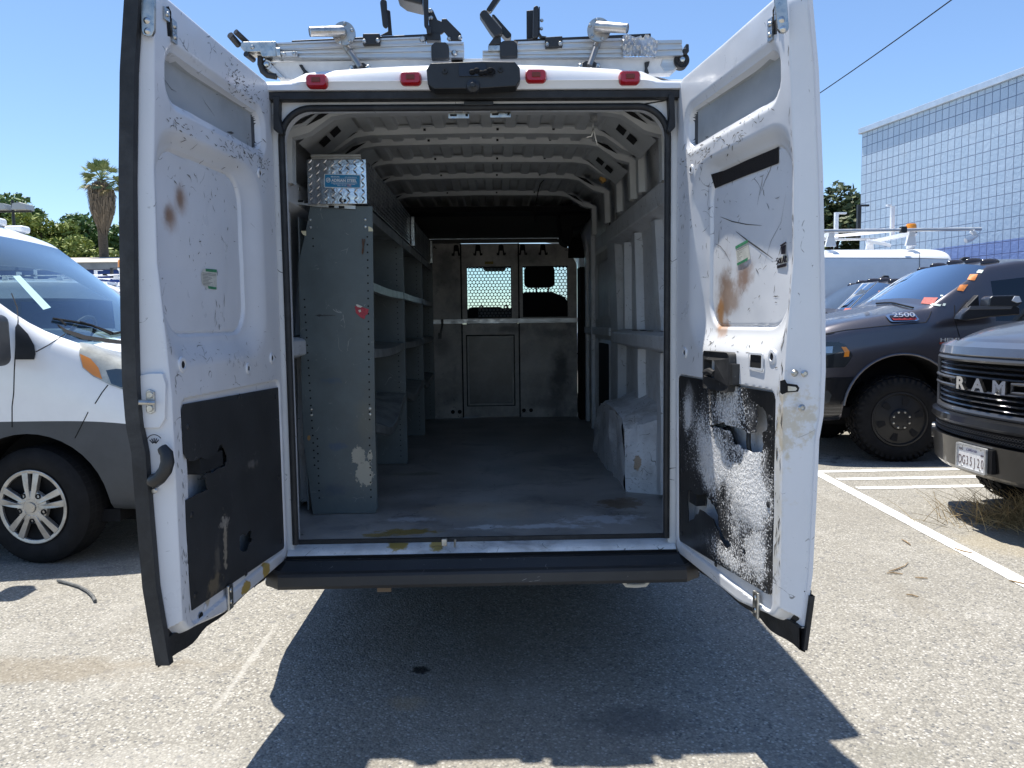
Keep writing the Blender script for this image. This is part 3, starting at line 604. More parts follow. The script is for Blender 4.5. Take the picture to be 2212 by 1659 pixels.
# ---- inner side walls with posts and rails
def wall(sgn, xw):
    w_ = MB(); d = -sgn
    w_.grid([[(xw, y, .5), (xw, y, 1.95), (xw - sgn * .02, y, 2.12), (xw - sgn * .075, y, 2.40), (xw - sgn * .085, y, 2.46)] for y in (3.24, 7.3)])
    wo_ = w_.build('inner_wall', MT['whitein'], van, smooth=0)
    def rail(name, y0, y1, z0, z1, dep, slot=False):
        m_ = MB(); x1 = xw - sgn * dep
        m_.prism([(xw, y0, z0 - .03), (x1, y0, z0), (x1, y0, z1), (x1 + sgn * .02, y0, z1 + .012), (xw, y0, z1 + .02)], (0, y1 - y0, 0)); o = m_.build(name, MT['whitein'], van, bevel=.006)
        if slot:
            q_ = MB()
            for yy in (3.62, 4.08, 4.26, 4.52): q_.box((xw - sgn * .045, yy, z1 + .0175), (.022, .075, .003))
            q_.build('slot', MT['dark'], o)
        return o
    rail('wall_rail', 3.26, 5.25, 2.045, 2.15, .09); rail('wall_rail', 3.26, 5.1, 1.365, 1.43, .10, True)
    for (ya, yb, za, zb, wt, wb) in ((a_ * 1.064, b_ * 1.064, c_, e_, f_, h_) for a_, b_, c_, e_, f_, h_ in ((4.31, 4.22, 2.02, 1.452, .10, .075), (3.78, 3.62, 2.02, 1.452, .105, .09), (4.20, 4.17, 1.34, .62, .085, .10), (3.63, 3.62, 1.34, .62, .085, .11), (3.36, 3.34, 2.02, 1.452, .08, .08), (4.62, 4.60, 2.0, 1.452, .05, .05))):
        m_ = MB(); x1 = xw - sgn * .045
        rows_ = []
        for t in [i / 8 for i in range(9)]:
            y = lerp(ya, yb, t); z = lerp(za, zb, t); hw = lerp(wt, wb, t) / 2; bend = .012 * math.sin(t * 9) if za < 1.4 else 0
            rows_.append([(xw - sgn * .001, y - hw - .015 + bend, z), (x1, y - hw + bend, z), (x1, y + hw + bend, z), (xw - sgn * .001, y + hw + .015 + bend, z)])
        m_.grid(rows_); m_.build('wall_post', MT['whitein'], van, smooth=30)
    m_ = MB(); x1 = xw - sgn * .05
    m_.grid([[(xw, y0 - .05, z), (x1, y0, z), (x1, y1, z), (xw, y1 + .08, z)] for y0, y1, z in ((5.13, 5.42, .6), (5.12, 5.42, 1.45), (5.27, 5.61, 2.08), (5.24, 5.69, 2.3), (5.24, 5.7, 2.44))])
    po = m_.build('door_pillar', MT['whitein'], van, smooth=30)
    h_ = MB()
    for yy, zz in ((5.46, 2.18), (5.46, 2.29)):
        h_.prism([(x1 - sgn * .0015, yy + .028 * math.cos(t * PI / 8), zz + .04 * math.sin(t * PI / 8)) for t in range(16)], (sgn * .0012, 0, 0))
    h_.build('oval_hole', MT['dark'], po, smooth=0)
    # small wear marks, holes
    return wo_
wall(1, WR); wall(-1, WL)
sd = MB(); sd.bb((WR - .02, 5.5, .62), (WR - .004, 6.95, 2.28)).build('sliding_door_panel', mat('sliding door inner steel', (.50, .50, .49), .45, var=.2, vs=3, scratch=.4), van, smooth=0)
sdp = MB()
for y0, y1, z0, z1 in ((5.62, 6.15, 1.52, 1.98), (6.3, 6.85, 1.52, 1.98), (5.6, 6.2, .75, 1.36), (6.3, 6.85, .75, 1.36), (5.7, 6.7, 2.05, 2.2)):
    ring_ = rrect(y0, z0, y1, z1, .05); ri = rrect(y0 + .025, z0 + .025, y1 - .025, z1 - .025, .03)
    sdp.grid([[(WR - .021, y, z) for y, z in ring_], [(WR - .034, y, z) for y, z in ri]], closed=True)
    sdp.add([(WR - .034, y, z) for y, z in ri], [tuple(range(len(ri)))], 1 if z0 < 1.4 and y0 < 6.25 else 0)
sdp.bb((WR - .06, 5.45, 1.40), (WR - .022, 6.95, 1.455)); sdp.bb((WR - .05, 6.9, .6), (WR - .02, 6.99, 2.35)); sdp.bb((WR - .065, 6.4, .6), (WR - .03, 6.46, 2.3))
sdp.build('sliding_door_rib', [MT['whitein'], MT['dark']], van, smooth=30)
am = at(1291, 389, 'y', 5.16); MB().box((am.x + .03, 5.15, am.z), (.03, .07, .045), M.Rotation(R(-35), 3, 'Y')).build('interior_lamp', mat('amber lamp lens', (.85, .48, .13), .3), van, bevel=.006)

# wheel arch on the right (crumpled) and left
def archbox(sgn, xw):
    m_ = MB(); r_ = random.Random(4)
    yz = [(3.98, .6), (3.975, .70), (3.985, .80), (4.03, .93), (4.10, .98), (4.4, 1.00), (4.75, 1.0), (5.05, .93), (5.2, .8), (5.25, .6)]
    rows_ = []
    for i, (y, z) in enumerate(yz):
        row = []
        for k in range(15):
            t = k / 14; tt = min(1, t / .82)
            x = xw - sgn * .205 * (1 - tt); zz = z + (.035 * tt + .04 * tt * tt if 2 < i < 8 else .01 * tt if i == 2 else 0) * 1.0
            if k == 0: x += sgn * .012
            j = (0 if i in (0,) else 1)
            x += j * (.016 * noise.noise(V((y * 6, z * 6, t * 5))) * (1 - tt)) * sgn; yy = y - .10 * tt * (1 if i < 4 else .3) + j * .02 * noise.noise(V((y * 5 + 4, z * 11, t * 6)))
            zz += j * .012 * noise.noise(V((t * 14, y * 12, 2.2)))
            row.append((x, yy, zz))
        rows_.append(row)
    m_.grid(rows_)
    m_.grid([[(p[0], p[1], p[2]) for p in [r2[0] for r2 in rows_]], [(xw - sgn * .175 + .014 * math.sin(i * 5), y + (.02 if i < 5 else -.02), .6 if i in (0, 9) else z - .05) for i, (y, z) in enumerate(yz)]])
    mid = [V((xw - sgn * .18, y, .6)) for y in (4.0, 4.4, 4.8, 5.24)]
    rr_ = []
    for i in range(20):
        y = lerp(3.985, 5.24, i / 19); zt_ = interp([(3.98, .78), (4.05, .94), (4.2, .985), (4.9, .98), (5.2, .78), (5.25, .6)], y)
        rr_.append([(xw - sgn * (.195 + .030 * noise.noise(V((i * .62, k * .16, 3.3))) + .008 * math.sin(i * 1.9) * (k / 10)), y, lerp(.6, zt_, k / 10)) for k in range(11)])
    m_.grid(rr_)
    return m_
WWM = mat('battered white wheel arch', (.64, .65, .67), .45, var=.15, vs=7, scratch=1.7, scol=(.07, .065, .06), dirt=.75, dcol=(.33, .315, .29), bump=.5, bs=16, stains=[((.74 - X0, 3.95 - 6, .76), (.02, .3, .05), (.34, .22, .12), .85, .3, 30, .5)])
archbox(1, WR).build('wheel_arch', WWM, van, smooth=35); archbox(-1, WL).build('wheel_arch', WWM, van, smooth=35)

# ---- ceiling: corrugated skin and hat ribs
ce = MB()
def ceilz(x): return 2.50 - .035 * ((x - X0) / .8) ** 2
N = 300
def corr(x):
    ph = ((x - X0) / .118) % 1.0
    return -.020 * (sstep(.0, .10, ph) - sstep(.5, .60, ph))
rows = []
for y in (3.28, 7.62):
    rows.append([(x, y, ceilz(x) + corr(x)) for x in [X0 - .88 + 1.76 * i / N for i in range(N + 1)]])
ce.grid(rows); ce.build('ceiling_skin', MT['ceil'], van, smooth=25)
def rib(y, z, wd=.085, dz=0):
    m_ = MB(); half = [(0, z), (.35, z - .004), (.555, z - .008), (.63, z - .02), (.725, z - .085), (.775, z - .10), (.80, z - .105), (.805, z - .30)]
    path = [(-a, b) for a, b in half[::-1]] + half[1:]
    cross = [(-wd / 2 - .025, .035), (-wd / 2, .03), (-wd / 2 + .012, .0), (wd / 2 - .012, 0), (wd / 2, .03), (wd / 2 + .025, .035)]
    rows_ = []
    for i, (x, zz) in enumerate(path):
        p0 = path[max(i - 1, 0)]; p1 = path[min(i + 1, len(path) - 1)]; tx, tz = p1[0] - p0[0], p1[1] - p0[1]; l_ = math.hypot(tx, tz); nx, nzz = -tz / l_, tx / l_
        if nzz < 0 and abs(tx) > 1e-4: nx, nzz = -nx, -nzz
        rows_.append([(X0 + x + nx * o_, y + dy, zz + nzz * o_) for dy, o_ in cross])
    m_.grid(rows_); o = m_.build('roof_rib', MT['ceil'], van, smooth=30)
    s_ = MB()
    for k in range(-5, 6):
        xx = X0 + (k + .30) * .118
        s_.bb((xx - .03, y - wd / 2 - .030, z + .0345), (xx + .03, y - wd / 2 - .024, z + .041))
    for k in (-9, -4.6, 1.5, 6.2): s_.bb((X0 + k * .06 - .006, y - wd / 2 - .0015, z + .010), (X0 + k * .06 + .006, y - wd / 2 + .004, z + .021))
    for sg in (-1, 1):
        a_ = V((X0 + sg * .60, y - wd / 2 - .018, z - .0)); b_ = V((X0 + sg * .73, y - wd / 2 - .018, z - .075)); up_ = V((sg * .03, 0, .05)).normalized() * .014
        s_.add([a_ + up_ * .4, (a_ + b_) / 2 + up_ * 1.6, b_ + up_ * .6, (a_ + b_) / 2 + up_ * .2], [(0, 1, 2, 3)])
    s_.build('slot', MT['dark'], o, smooth=0); return o
for y, z in ((3.42, 2.415), (3.97, 2.455), (4.21, 2.458), (4.66, 2.456), (5.16, 2.455), (5.82, 2.452)): rib(y, z)
for y, z in ((3.70, 2.44), (4.43, 2.445)):
    for sg in (-1, 1):
        gs = MB(); o_ = V((X0 + sg * .68, y, z - .03)); n_ = V((-sg * .66, 0, -.75)).normalized(); t_ = V((sg * .75, 0, -.66)).normalized()
        gs.add([V((X0 + sg * .60, y - .2, z + .03)), V((X0 + sg * .60, y + .2, z + .03)), V((X0 + sg * .80, y + .2, z - .13)), V((X0 + sg * .80, y - .2, z - .13))], [(0, 1, 2, 3)], 0)
        for k in (-.5, .62):
            c_ = V((X0 + sg * .70, y, z - .05)) + t_ * (.06 * k) + n_ * .004; e_ = V((0, .05, 0)); f_ = t_ * .024
            gs.add([c_ - e_ - f_, c_ + e_ - f_, c_ + e_ + f_, c_ - e_ + f_], [(0, 1, 2, 3)], 1)
        gs.build('roof_gusset', [MT['ceil'], MT['dark']], van, smooth=0)
MB().bb((X0 - .88, 6.0, 2.36), (X0 + .88, 7.25, 2.40)).build('cab_shelf', MT['matte'], van, smooth=0)
MB().grid([[(X0 - .85 + 1.7 * i / 12, y, z) for i in range(13)] for y, z in ((6.02, 2.40), (6.10, 2.37), (6.6, 2.34), (7.25, 2.29))]).build('headliner', mat('brown black headliner', (.035, .031, .027), .8, bump=.2, bs=200), van)
bx = MB(); bx.prism([at(px, py, 'y', 6.2) for px, py in ((1212, 440), (1250, 441), (1272, 462), (1262, 488), (1240, 492), (1232, 530), (1214, 522), (1208, 470))], (0, .3, 0)); bx.build('hanging_harness_cover', MT['matte'], van, bevel=.02)
cw = MB(); a_ = at(1167, 394, 'y', 5.2); cw.tube([a_ + V((.03, 0, .02)), a_ + V((.0, 0, -.01)), a_ + V((-.015, 0, -.06)), a_ + V((-.02, .1, -.10)), a_ + V((-.04, .12, -.19)), a_ + V((-.03, .14, -.25))], .004, 6); cw.build('loose_wire', MT['matte'], van)
hk = MB(); a_ = at(1282, 256, 'y', 3.40); hk.box(a_, (.03, .01, .03)); hk.tube([a_, a_ + V((-.003, 0, -.04)), a_ + V((.008, .01, -.075)), a_ + V((.018, .02, -.11))], .004, 6); hk.tube([a_ + V((0, 0, -.04)), a_ + V((-.008, 0, -.075)), a_ + V((-.028, .01, -.078))], .004, 6); hk.build('wire_clip', MT['zinc'], van)
for px, py in ((991, 250), (1081, 248)):
    c = at(px, py, 'y', 3.13); m_ = MB(); m_.box(c, (.083, .012, .024)); m_.mi = 0
    m_.tube([c + V((-.018, -.008, .012)), c + V((-.016, -.014, .022)), c + V((.016, -.014, .022)), c + V((.018, -.008, .012))], .004, 8); o = m_.build('upper_latch_plate', MT['zinc'], van, bevel=.003)
    MB().bb((c.x - .034, 3.121, c.z - .003), (c.x - .008, 3.1235, c.z + .004)).bb((c.x + .027, 3.121, c.z - .004), (c.x + .037, 3.1235, c.z + .006)).build('slot', MT['dark'], o, smooth=0)
c = at(1034, 224, 'y', 3.085); m_ = MB(); m_.box(c, (.115, .02, .016)); m_.build('striker_bracket', MT['black'], van, bevel=.003)

# ---- rear doors
ZOUT = [(.49, .050), (.65, .070), (.75, .082), (1.05, .092), (1.15, .094), (1.22, .106), (1.35, .110), (1.5, .106), (1.9, .090), (2.2, .070), (2.4, .046), (2.46, .036)]
ZFACE = [(.5, 0), (1.3, 0), (1.48, .010), (1.68, .024), (1.95, .020), (2.12, .009), (2.3, 0), (2.46, -.006)]
def nzr(*a): return noise.noise(V(a))
def make_door(side):
    L_ = side == 'L'
    if L_: H = V((-.86, 3.07, 0)); E = V((-.925, 2.29, 0))
    else: H = V((.735, 3.07, 0)); E = V((.835, 2.29, 0))
    d = (E - H).normalized(); nrm = V((d.y, -d.x, 0)) * (1 if L_ else -1)      # outward
    U1 = .90
    W = lambda u, w_, z: H + d * u + nrm * w_ + V((0, 0, z))
    def zt(u):
        t = 2.452
        if u < .10: t -= .12 - math.sqrt(max(0, .12 ** 2 - (.10 - max(u, -.02)) ** 2))
        if u > .82: t -= .05 * ((u - .82) / .08) ** 2
        return t
    def zb(u): return .545 + .040 * sstep(.55, .88, u) + (.025 * ((.06 - u) / .09) ** 2 if u < .06 else 0)
    def wf(u, z): return interp(ZFACE, z) * sstep(.35, .9, u)
    def hgt(u, z):
        f = wf(u, z); fl = lerp(.045, interp(ZOUT, z) - .012, sstep(.3, .85, u))
        dp = sdrr(u, z, -.012, .552, .868, 2.436, .06); dp = max(dp, u - .868, .548 + .045 * sstep(.5, .86, u) + .04 * sstep(.80, .868, u) ** 2 - z)
        h = f
        # panel recess
        do = sdrr(u, z, .115, 1.375, .90, 2.085, .16); di = sdrr(u, z, .245, 1.475, .80, 2.03, .10)
        if do < 0:
            t = 1 if di <= 0 else -do / (-do + di); k = sstep(0, 1, t) * sstep(.872, .80, u)
            h += .034 * k
            if di < 0: h += .008 * sstep(0, -.006, di)
            h += .009 * math.exp(-((di + .002) / .0045) ** 2) * sstep(.79, .70, u)
        # window pocket
        dw = sdrr(u, z, .085, 2.158, .785, 2.298, .05)
        h += .012 * sstep(.030, .0, dw) + (.020 + .016 * sstep(.1, .6, u)) * sstep(.001, -.005, dw)
        # trim pocket
        dt = sdrr(u, z, .012, .598, .812, 1.286, .035); h += .010 * sstep(.003, -.004, dt)
        dc = sdrr(u, z, .05, .64, .775, 1.245, .03); h += .045 * sstep(.0, -.010, dc)
        # edge platform with latch (left) / scoop
        if L_:
            pass
        h += .0016 * nzr(u * 9, z * 9, 3) * sstep(.0, .02, -dp)
        return lerp(h, fl, sstep(-.006, .026, dp))
    us = [-.03 + .93 * i / 200 for i in range(201)]; us = sorted(set(us + [.86 + .04 * i / 16 for i in range(17)]))
    NZ = 400
    rows = []; outr = []
    for j in range(NZ + 1):
        t = j / NZ; r1 = []; r2 = []
        for u in us:
            z = lerp(zb(u), zt(u), t); r1.append(W(u, hgt(u, z), z)); r2.append(W(u, interp(ZOUT, z) * (.75 + .25 * sstep(.0, .3, u)), z))
        rows.append(r1); outr.append(r2)
    mb = MB(); mb.grid(rows)
    for q_, f_ in enumerate(mb.f):
        c_ = [mb.v[i_] for i_ in f_]; c_ = sum((V(p_) for p_ in c_), V()) / len(c_) - H
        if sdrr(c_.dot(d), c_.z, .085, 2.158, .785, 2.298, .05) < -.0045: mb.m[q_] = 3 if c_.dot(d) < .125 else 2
    mb.grid(outr)
    bd = lambda g: g[0] + [x[-1] for x in g[1:]] + g[-1][::-1][1:] + [x[0] for x in g[::-1]][1:-1]
    mb.grid([bd(rows), bd(outr)], closed=True)
    # chipped paint as slivers of bare metal lying on the skin
    r_ = random.Random(21 if L_ else 22)
    def sliver(u, z, ang, ln, wd, mi=1, jag=.25):
        pts = []
        for k in range(4):
            t = k / 3 - .5; pts.append((u + math.cos(ang) * ln * t + r_.gauss(0, ln * jag * .2), z + math.sin(ang) * ln * t + r_.gauss(0, ln * jag * .2)))
        px_, pz_ = -math.sin(ang), math.cos(ang); ws = [wd * .25, wd * r_.uniform(.5, 1.2), wd * r_.uniform(.5, 1.2), wd * .2]
        vs = []
        for (a, b), q in zip(pts, ws):
            for s_ in (-1, 1): vs.append((a + px_ * q * s_ / 2, b + pz_ * q * s_ / 2))
        if any(a > .862 or a < 0 or b > 2.42 or b < .6 for a, b in vs): return
        if max(abs(hgt(a, b) - hgt(u, z)) for a, b in vs) > .012: return
        mb.add([W(a, hgt(a, b) - .0012, b) for a, b in vs], [(0, 1, 3, 2), (2, 3, 5, 4), (4, 5, 7, 6)], mi)
    def cloud(n, u0, z0, su, sz, ang=0, sa=.6, l0=.008, l1=.03, w0=.0012, w1=.004):
        for _ in range(int(n * .75)): sliver(r_.gauss(u0, su), r_.gauss(z0, sz), r_.gauss(ang, sa), r_.uniform(l0, l1), r_.uniform(w0, w1) * .9)
    if L_:
        cloud(150, .27, 2.355, .10, .030, -.2, .5, .006, .028); cloud(120, .30, 2.115, .13, .022, .1, .5, .006, .03); cloud(34, .72, 2.10, .035, .018, .2, .5, .006, .022, .0012, .004); cloud(40, .12, 2.12, .03, .05, .1, .5)
        cloud(26, .50, 1.78, .10, .15, 1.2, .7, .006, .02); cloud(30, .45, 1.95, .15, .06, 1.0, .8); cloud(14, .44, 1.55, .02, .06, 1.5, .2, .015, .05)
        cloud(50, .40, 1.40, .22, .04, .2, .9, .006, .025, .001, .0025); cloud(36, .83, 1.2, .012, .22, 1.5, .2, .008, .03); cloud(26, .84, .8, .012, .12, 1.5, .2); cloud(30, .3, .59, .2, .01, .3, .4)
        sliver(.68, 1.55, 1.35, .20, .0018); sliver(.70, 2.225, .2, .10, .002); sliver(.45, 2.23, .5, .09, .002); sliver(.3, 2.18, -.15, .05, .009)
    else:
        cloud(90, .22, 2.12, .12, .022, .1, .5, .006, .03, .0015, .006); cloud(30, .6, 2.13, .1, .02); cloud(20, .55, 2.09, .05, .012); cloud(60, .858, 1.75, .004, .2, 1.5, .1, .008, .03)
        sliver(.46, 1.835, -.22, .30, .0035, jag=.05); sliver(.56, 1.745, -.45, .26, .005, jag=.05); sliver(.34, 1.75, -.5, .14, .003); sliver(.30, 1.80, 1.5, .06, .003); sliver(.64, 1.95, .9, .14, .0025); sliver(.60, 1.92, 1.2, .1, .002); sliver(.69, 1.78, 1.0, .22, .0012)
        cloud(24, .55, 1.9, .2, .05, .1, .8); cloud(24, .65, 1.6, .12, .06, .5, .9); cloud(40, .35, 1.40, .22, .04, .2, .9); cloud(30, .84, 1.2, .012, .2, 1.5, .2, .01, .05, .002, .007); cloud(26, .84, .8, .012, .15, 1.5, .2)
        cloud(24, .2, 1.85, .08, .2, 1.0, .9); cloud(14, .06, 2.0, .02, .15, 1.5, .4)
    cloud(70, .45, 1.6, .4, .6, 1.2, .9, .004, .014, .0008, .002)
    yq = lambda u, z, rx, rz, col, op, so_=.5, ns_=16, am=.5: (tuple(W(u, .03, z) - V((X0, 6, 0))), (.3, rx, rz), col, op, so_, ns_, am)
    if L_: st = [yq(.650, 1.897, .026, .042, (.07, .035, .02), .95, .95, 30, .22), yq(.715, 1.835, .036, .042, (.08, .04, .022), .95, .95, 30, .22), yq(.645, 1.893, .055, .065, (.38, .25, .18), .75, .9, 20, .2), yq(.705, 1.83, .06, .06, (.38, .25, .18), .75, .9, 20, .2), yq(.224, .578, .038, .035, (.46, .31, .06), .95, .2, 40, .3), yq(.41, .575, .045, .022, (.46, .31, .06), .95, .2, 40, .3), yq(.683, .63, .02, .02, (.4, .3, .12), .6, .5, 40, .3)]
    else: st = [yq(.355, 1.585, .095, .14, (.30, .215, .165), 1, .8, 9, .55), yq(.50, 1.64, .07, .09, (.30, .20, .15), .95, .8, 10, .5), yq(.315, 1.525, .04, .07, (.40, .19, .06), .9, .7, 14, .5), yq(.42, 1.57, .08, .07, (.40, .30, .24), .85, .8, 9, .5), yq(.36, 1.465, .05, .04, (.42, .2, .07), .6, .8, 14, .5), yq(.84, .95, .03, .35, (.62, .58, .48), .5, .7, 30, .7), yq(.86, 1.2, .03, .12, (.5, .40, .22), .55, .6, 30, .7)]
    DM = mat('scuffed white door paint', (.70, .715, .745), .33, coat=.2, var=.03, vs=4, scratch=.1, scol=(.16, .16, .16), stains=st, dirt=.06, dcol=(.5, .45, .38), rv=.06)
    bare = mat('bare chipped steel', (.10, .095, .09), .6, .3)
    door = mb.build('rear_door', [DM, bare, mat('grey inner skin of the door', (.36, .38, .39), .45, var=.2, vs=3, stains=[yq(.5, 2.2, .3, .06, (.46, .47, .47), .6, .9, 6, .4)]), mat('dark painted pocket shade', (.06, .065, .07), .8)], van, smooth=38)  # hinge end of the window pocket coloured near-black to stand in for shade
    P = lambda name, m_, ma, **k: m_.build(name, ma, door, **k)
    # rubber seal down the free edge and along the bottom
    m_ = MB(); rows_ = []
    for i in range(60):
        z = lerp(.522, 2.455, i / 59); wo_ = interp(ZOUT, z); a, b = (.034, .006) if L_ else (.004, .008)
        if not L_ and z > .70: continue
        rows_.append([W(U1 - .012, wo_ - a, z), W(U1 + .012, wo_ - a, z), W(U1 + .014, wo_ + b, z), W(U1 - .012, wo_ + b, z)])
    m_.grid(rows_, closed=True); P('edge_seal', m_, MT['rubber'], smooth=30)
    m_ = MB(); NN = 24; rows_ = []
    for i in range(NN + 1):
        u = lerp(-.02, U1 + .008, i / NN); wo_ = interp(ZOUT, .52) * (.75 + .25 * sstep(0, .3, u)); zl = .523 + .003 * math.sin(u * 31); zu = zb(u) + .006
        k = .012 + .006 * math.sin(u * 23)
        rows_.append([W(u, .020 + k, zu), W(u, .012 + k + .01, zl), W(u, wo_ + .004, zl - .01), W(u, wo_ + .004, zu)])
    m_.grid(rows_, closed=True); P('bottom_seal', m_, MT['rubber'], smooth=30)
    tri = [(.70, .588), (.79, .57), (.865, .535), (.893, .545), (.900, .70), (.885, .695), (.872, .64), (.84, .61)]
    m_ = MB(); m_.prism([W(u, hgt(u, max(z, .56)) - .004 if u < .84 else .018 + (u - .84) * .85, z) for u, z in tri], nrm * .012); P('corner_seal', m_, MT['rubber'], bevel=.003)
    # trim board with torn openings
    base = [(a, b + .05 * (a / .8) * sstep(.9, .6, b)) for a, b in rrect(.018, .602, .806, 1.281, .022, 4)]
    rg = random.Random(5 if L_ else 6)
    def rag(lp, amp=.004, sub=4):
        out = []
        for i, p in enumerate(lp):
            q = lp[(i + 1) % len(lp)]
            for k in range(sub):
                t = k / sub; out.append((lerp(p[0], q[0], t) + (rg.gauss(0, amp) if k else 0), lerp(p[1], q[1], t) + (rg.gauss(0, amp) if k else 0)))
        return out
    if L_:
        out_ = [(.785, 1.27), (.018, 1.255), (.018, .602), (.79, .64), (.803, .80), (.803, .982), (.72, .985), (.66, .982), (.671, 1.024), (.725, 1.032), (.641, 1.034), (.527, 1.036), (.515, 1.072), (.548, 1.112), (.60, 1.085), (.637, 1.077), (.773, 1.097), (.803, 1.125), (.803, 1.25)]
        out2 = []
        for i, p in enumerate(out_):
            q = out_[(i + 1) % len(out_)]; out2 += rag([p, q], .0035, 4)[:4] if 4 <= i <= 17 else [p]
        loops = [out2, rag([(.44, .77), (.337, .76), (.337, .722), (.40, .703), (.45, .728)], .004)]
        bst = [yq(.32, 1.0, .07, .02, (.16, .15, .14), .6, .8, 40, .6), yq(.62, .74, .03, .10, (.11, .10, .085), .7, .8, 25, .6), yq(.56, .78, .018, .10, (.3, .26, .2), .8, .5, 50, .9), yq(.65, .67, .06, .04, (.2, .16, .1), .6, .6, 30, .7), yq(.56, .85, .04, .02, (.3, .28, .25), .6, .5, 50, .9)]
        TM = mat('black hardboard trim', (.030, .031, .033), .5, var=.25, vs=6, scratch=.1, scol=(.10, .10, .10), bump=.1, bs=200, stains=bst)
    else:
        hA = [(.335, 1.12), (.40, 1.122), (.47, 1.118), (.505, 1.110), (.526, 1.079), (.61, 1.076), (.721, 1.087), (.719, 1.147), (.751, 1.161), (.743, 1.216), (.69, 1.237), (.677, 1.189), (.671, 1.140), (.608, 1.134), (.502, 1.140), (.42, 1.137)]
        hB = [(.107, .830), (.228, .840), (.331, .850), (.376, .836), (.411, .792), (.447, .748), (.52, .729), (.48, .705), (.43, .722), (.377, .783), (.248, .788), (.18, .735), (.112, .70)]
        loops = [base, rag(hA, .005, 3), rag(hB, .005, 3), rag([(.60, .735), (.615, .75), (.63, .735), (.612, .715)], .002, 2), rag([(.19, 1.25), (.20, 1.20), (.215, 1.15), (.23, 1.135), (.21, 1.16)], .002, 2)]
        TM, t, p = newmat('paint spattered trim board'); v = coords(t)
        o_ = lambda u, z: tuple(W(u, .005, z) - V((X0, 6, 0)))
        blob = None
        for u, z, ru, rz, op in ((.62, .95, .34, .34, 1), (.45, 1.20, .28, .16, .72), (.70, .75, .20, .22, .85), (.10, 1.13, .10, .17, .85), (.36, 1.0, .34, .22, .95), (.5, .68, .4, .12, .7), (.3, 1.05, .34, .3, .75), (.5, 1.2, .3, .2, .8)):
            f = mth(t, 'MULTIPLY', stain(t, v, o_(u, z), (.4, ru, rz), 1.0, 7, .25), op); blob = f if blob is None else mth(t, 'MAXIMUM', blob, f)
        spk = nz(t, coords(t), 150, 2, .5); thr = mth(t, 'SUBTRACT', .76, mth(t, 'MULTIPLY', blob, .44))
        f = ramp(t, mth(t, 'SUBTRACT', spk, thr), -.02, .05)
        smear = mth(t, 'MULTIPLY', ramp(t, blob, .15, .8), ramp(t, nz(t, coords(t, (1, 30, 3)), 1.2, 5), .42, .62, .1, .75))
        c_ = mix(t, smear, (.018, .018, .019), (.42, .42, .43)); c_ = mix(t, f, c_, (.74, .745, .75))
        c_ = mix(t, stain(t, v, o_(.20, .70), (.4, .17, .13), .4, 12, .5), c_, (.022, .023, .024)); c_ = mix(t, mth(t, 'MULTIPLY', stain(t, v, o_(.12, 1.17), (.4, .07, .10), .8, 12, .4), .6), c_, (.4, .4, .41))
        c_ = mix(t, mth(t, 'MULTIPLY', ramp(t, blob, .55, .85), .9), c_, (.72, .725, .735))
        t.links.new(c_, p.inputs['Base Color']); t.links.new(ramp(t, f, 0, 1, .35, .6), p.inputs['Roughness'])
        b_ = t.nodes.new('ShaderNodeBump'); b_.inputs['Strength'].default_value = 1; b_.inputs['Distance'].default_value = .004
        hh = mth(t, 'ADD', f, mth(t, 'MULTIPLY', nz(t, v, 80, 4), ramp(t, blob, .5, 1, 0, 2.5))); t.links.new(hh, b_.inputs['Height']); t.links.new(b_.outputs[0], p.inputs['Normal'])
    def tw(u, z):
        bulge = -.004 * math.sin(PI * (u - .02) / .78) - (.010 * nzr(u * 5, z * 5, 1) if not L_ else .003 * nzr(u * 4, z * 4, 1))
        return W(u, .004 + bulge, z)
    m_ = MB(); m_.sheet(loops, tw, nrm * .0035); tr_ = P('trim_panel', m_, TM, smooth=0)
    m_ = MB()
    for u, z in [(.05, 1.22), (.4, 1.255), (.77, 1.2), (.05, .9), (.05, .64), (.4, .625), (.77, .68), (.77, .93)]:
        m_.lathe(tw(u, z) , -nrm, [(.001, .004), (.008, .003), (.011, 0)], 12)
    m_.build('trim_fastener', MT['black'], tr_)
    # dark gear inside the pocket
    m_ = MB(); m_.tube([W(.60, .03, 1.05), W(.50, .025, 1.06), W(.42, .03, 1.12), W(.36, .03, 1.10)], .010, 8); m_.tube([W(.58, .03, 1.16), W(.60, .02, 1.10), W(.60, .03, 1.0)], .008, 8)
    if L_: m_.box(W(.62, .03, 1.065), (.05, .16, .05), d.to_track_quat('Y', 'Z').to_matrix())
    else: m_.box(W(.15, .03, .81), (.04, .07, .05), d.to_track_quat('Y', 'Z').to_matrix())
    P('lock_linkage', m_, MT['black'])
    # dimples and drain holes
    m_ = MB()
    hl = [(.786, 1.388, .011), (.085, 1.375, .010), (.316, 1.349, .009), (.142, 2.069, .009)]
    for u, z, r2 in hl:
        w_ = hgt(u, z); m_.lathe(W(u, w_ + .002, z), -nrm, [(r2 * 2.3, 0), (r2 * 2.0, .006), (r2 * 1.2, .007), (r2, .001)], 18, 0); m_.lathe(W(u, w_ - .0022, z), -nrm, [(.0005, .001), (r2, .0005)], 14, 1)
    if L_: m_.lathe(W(.738, hgt(.738, .60) - .002, .60), -nrm, [(.0005, .001), (.014, .0005)], 14, 1); m_.lathe(W(.70, hgt(.70, .615) - .002, .615), -nrm, [(.0005, .002), (.008, .0015), (.011, 0)], 14, 0)
    P('plug_hole', m_, [DM, MT['dark']])
    # upper bolt latch (slot, two zinc lugs) and hinge strap plates
    rot = d.to_track_quat('Y', 'Z').to_matrix()
    m_ = MB(); sl_ = [(.80, 2.408), (.785, 2.415), (.770, 2.405), (.772, 2.335), (.792, 2.33), (.797, 2.37)]
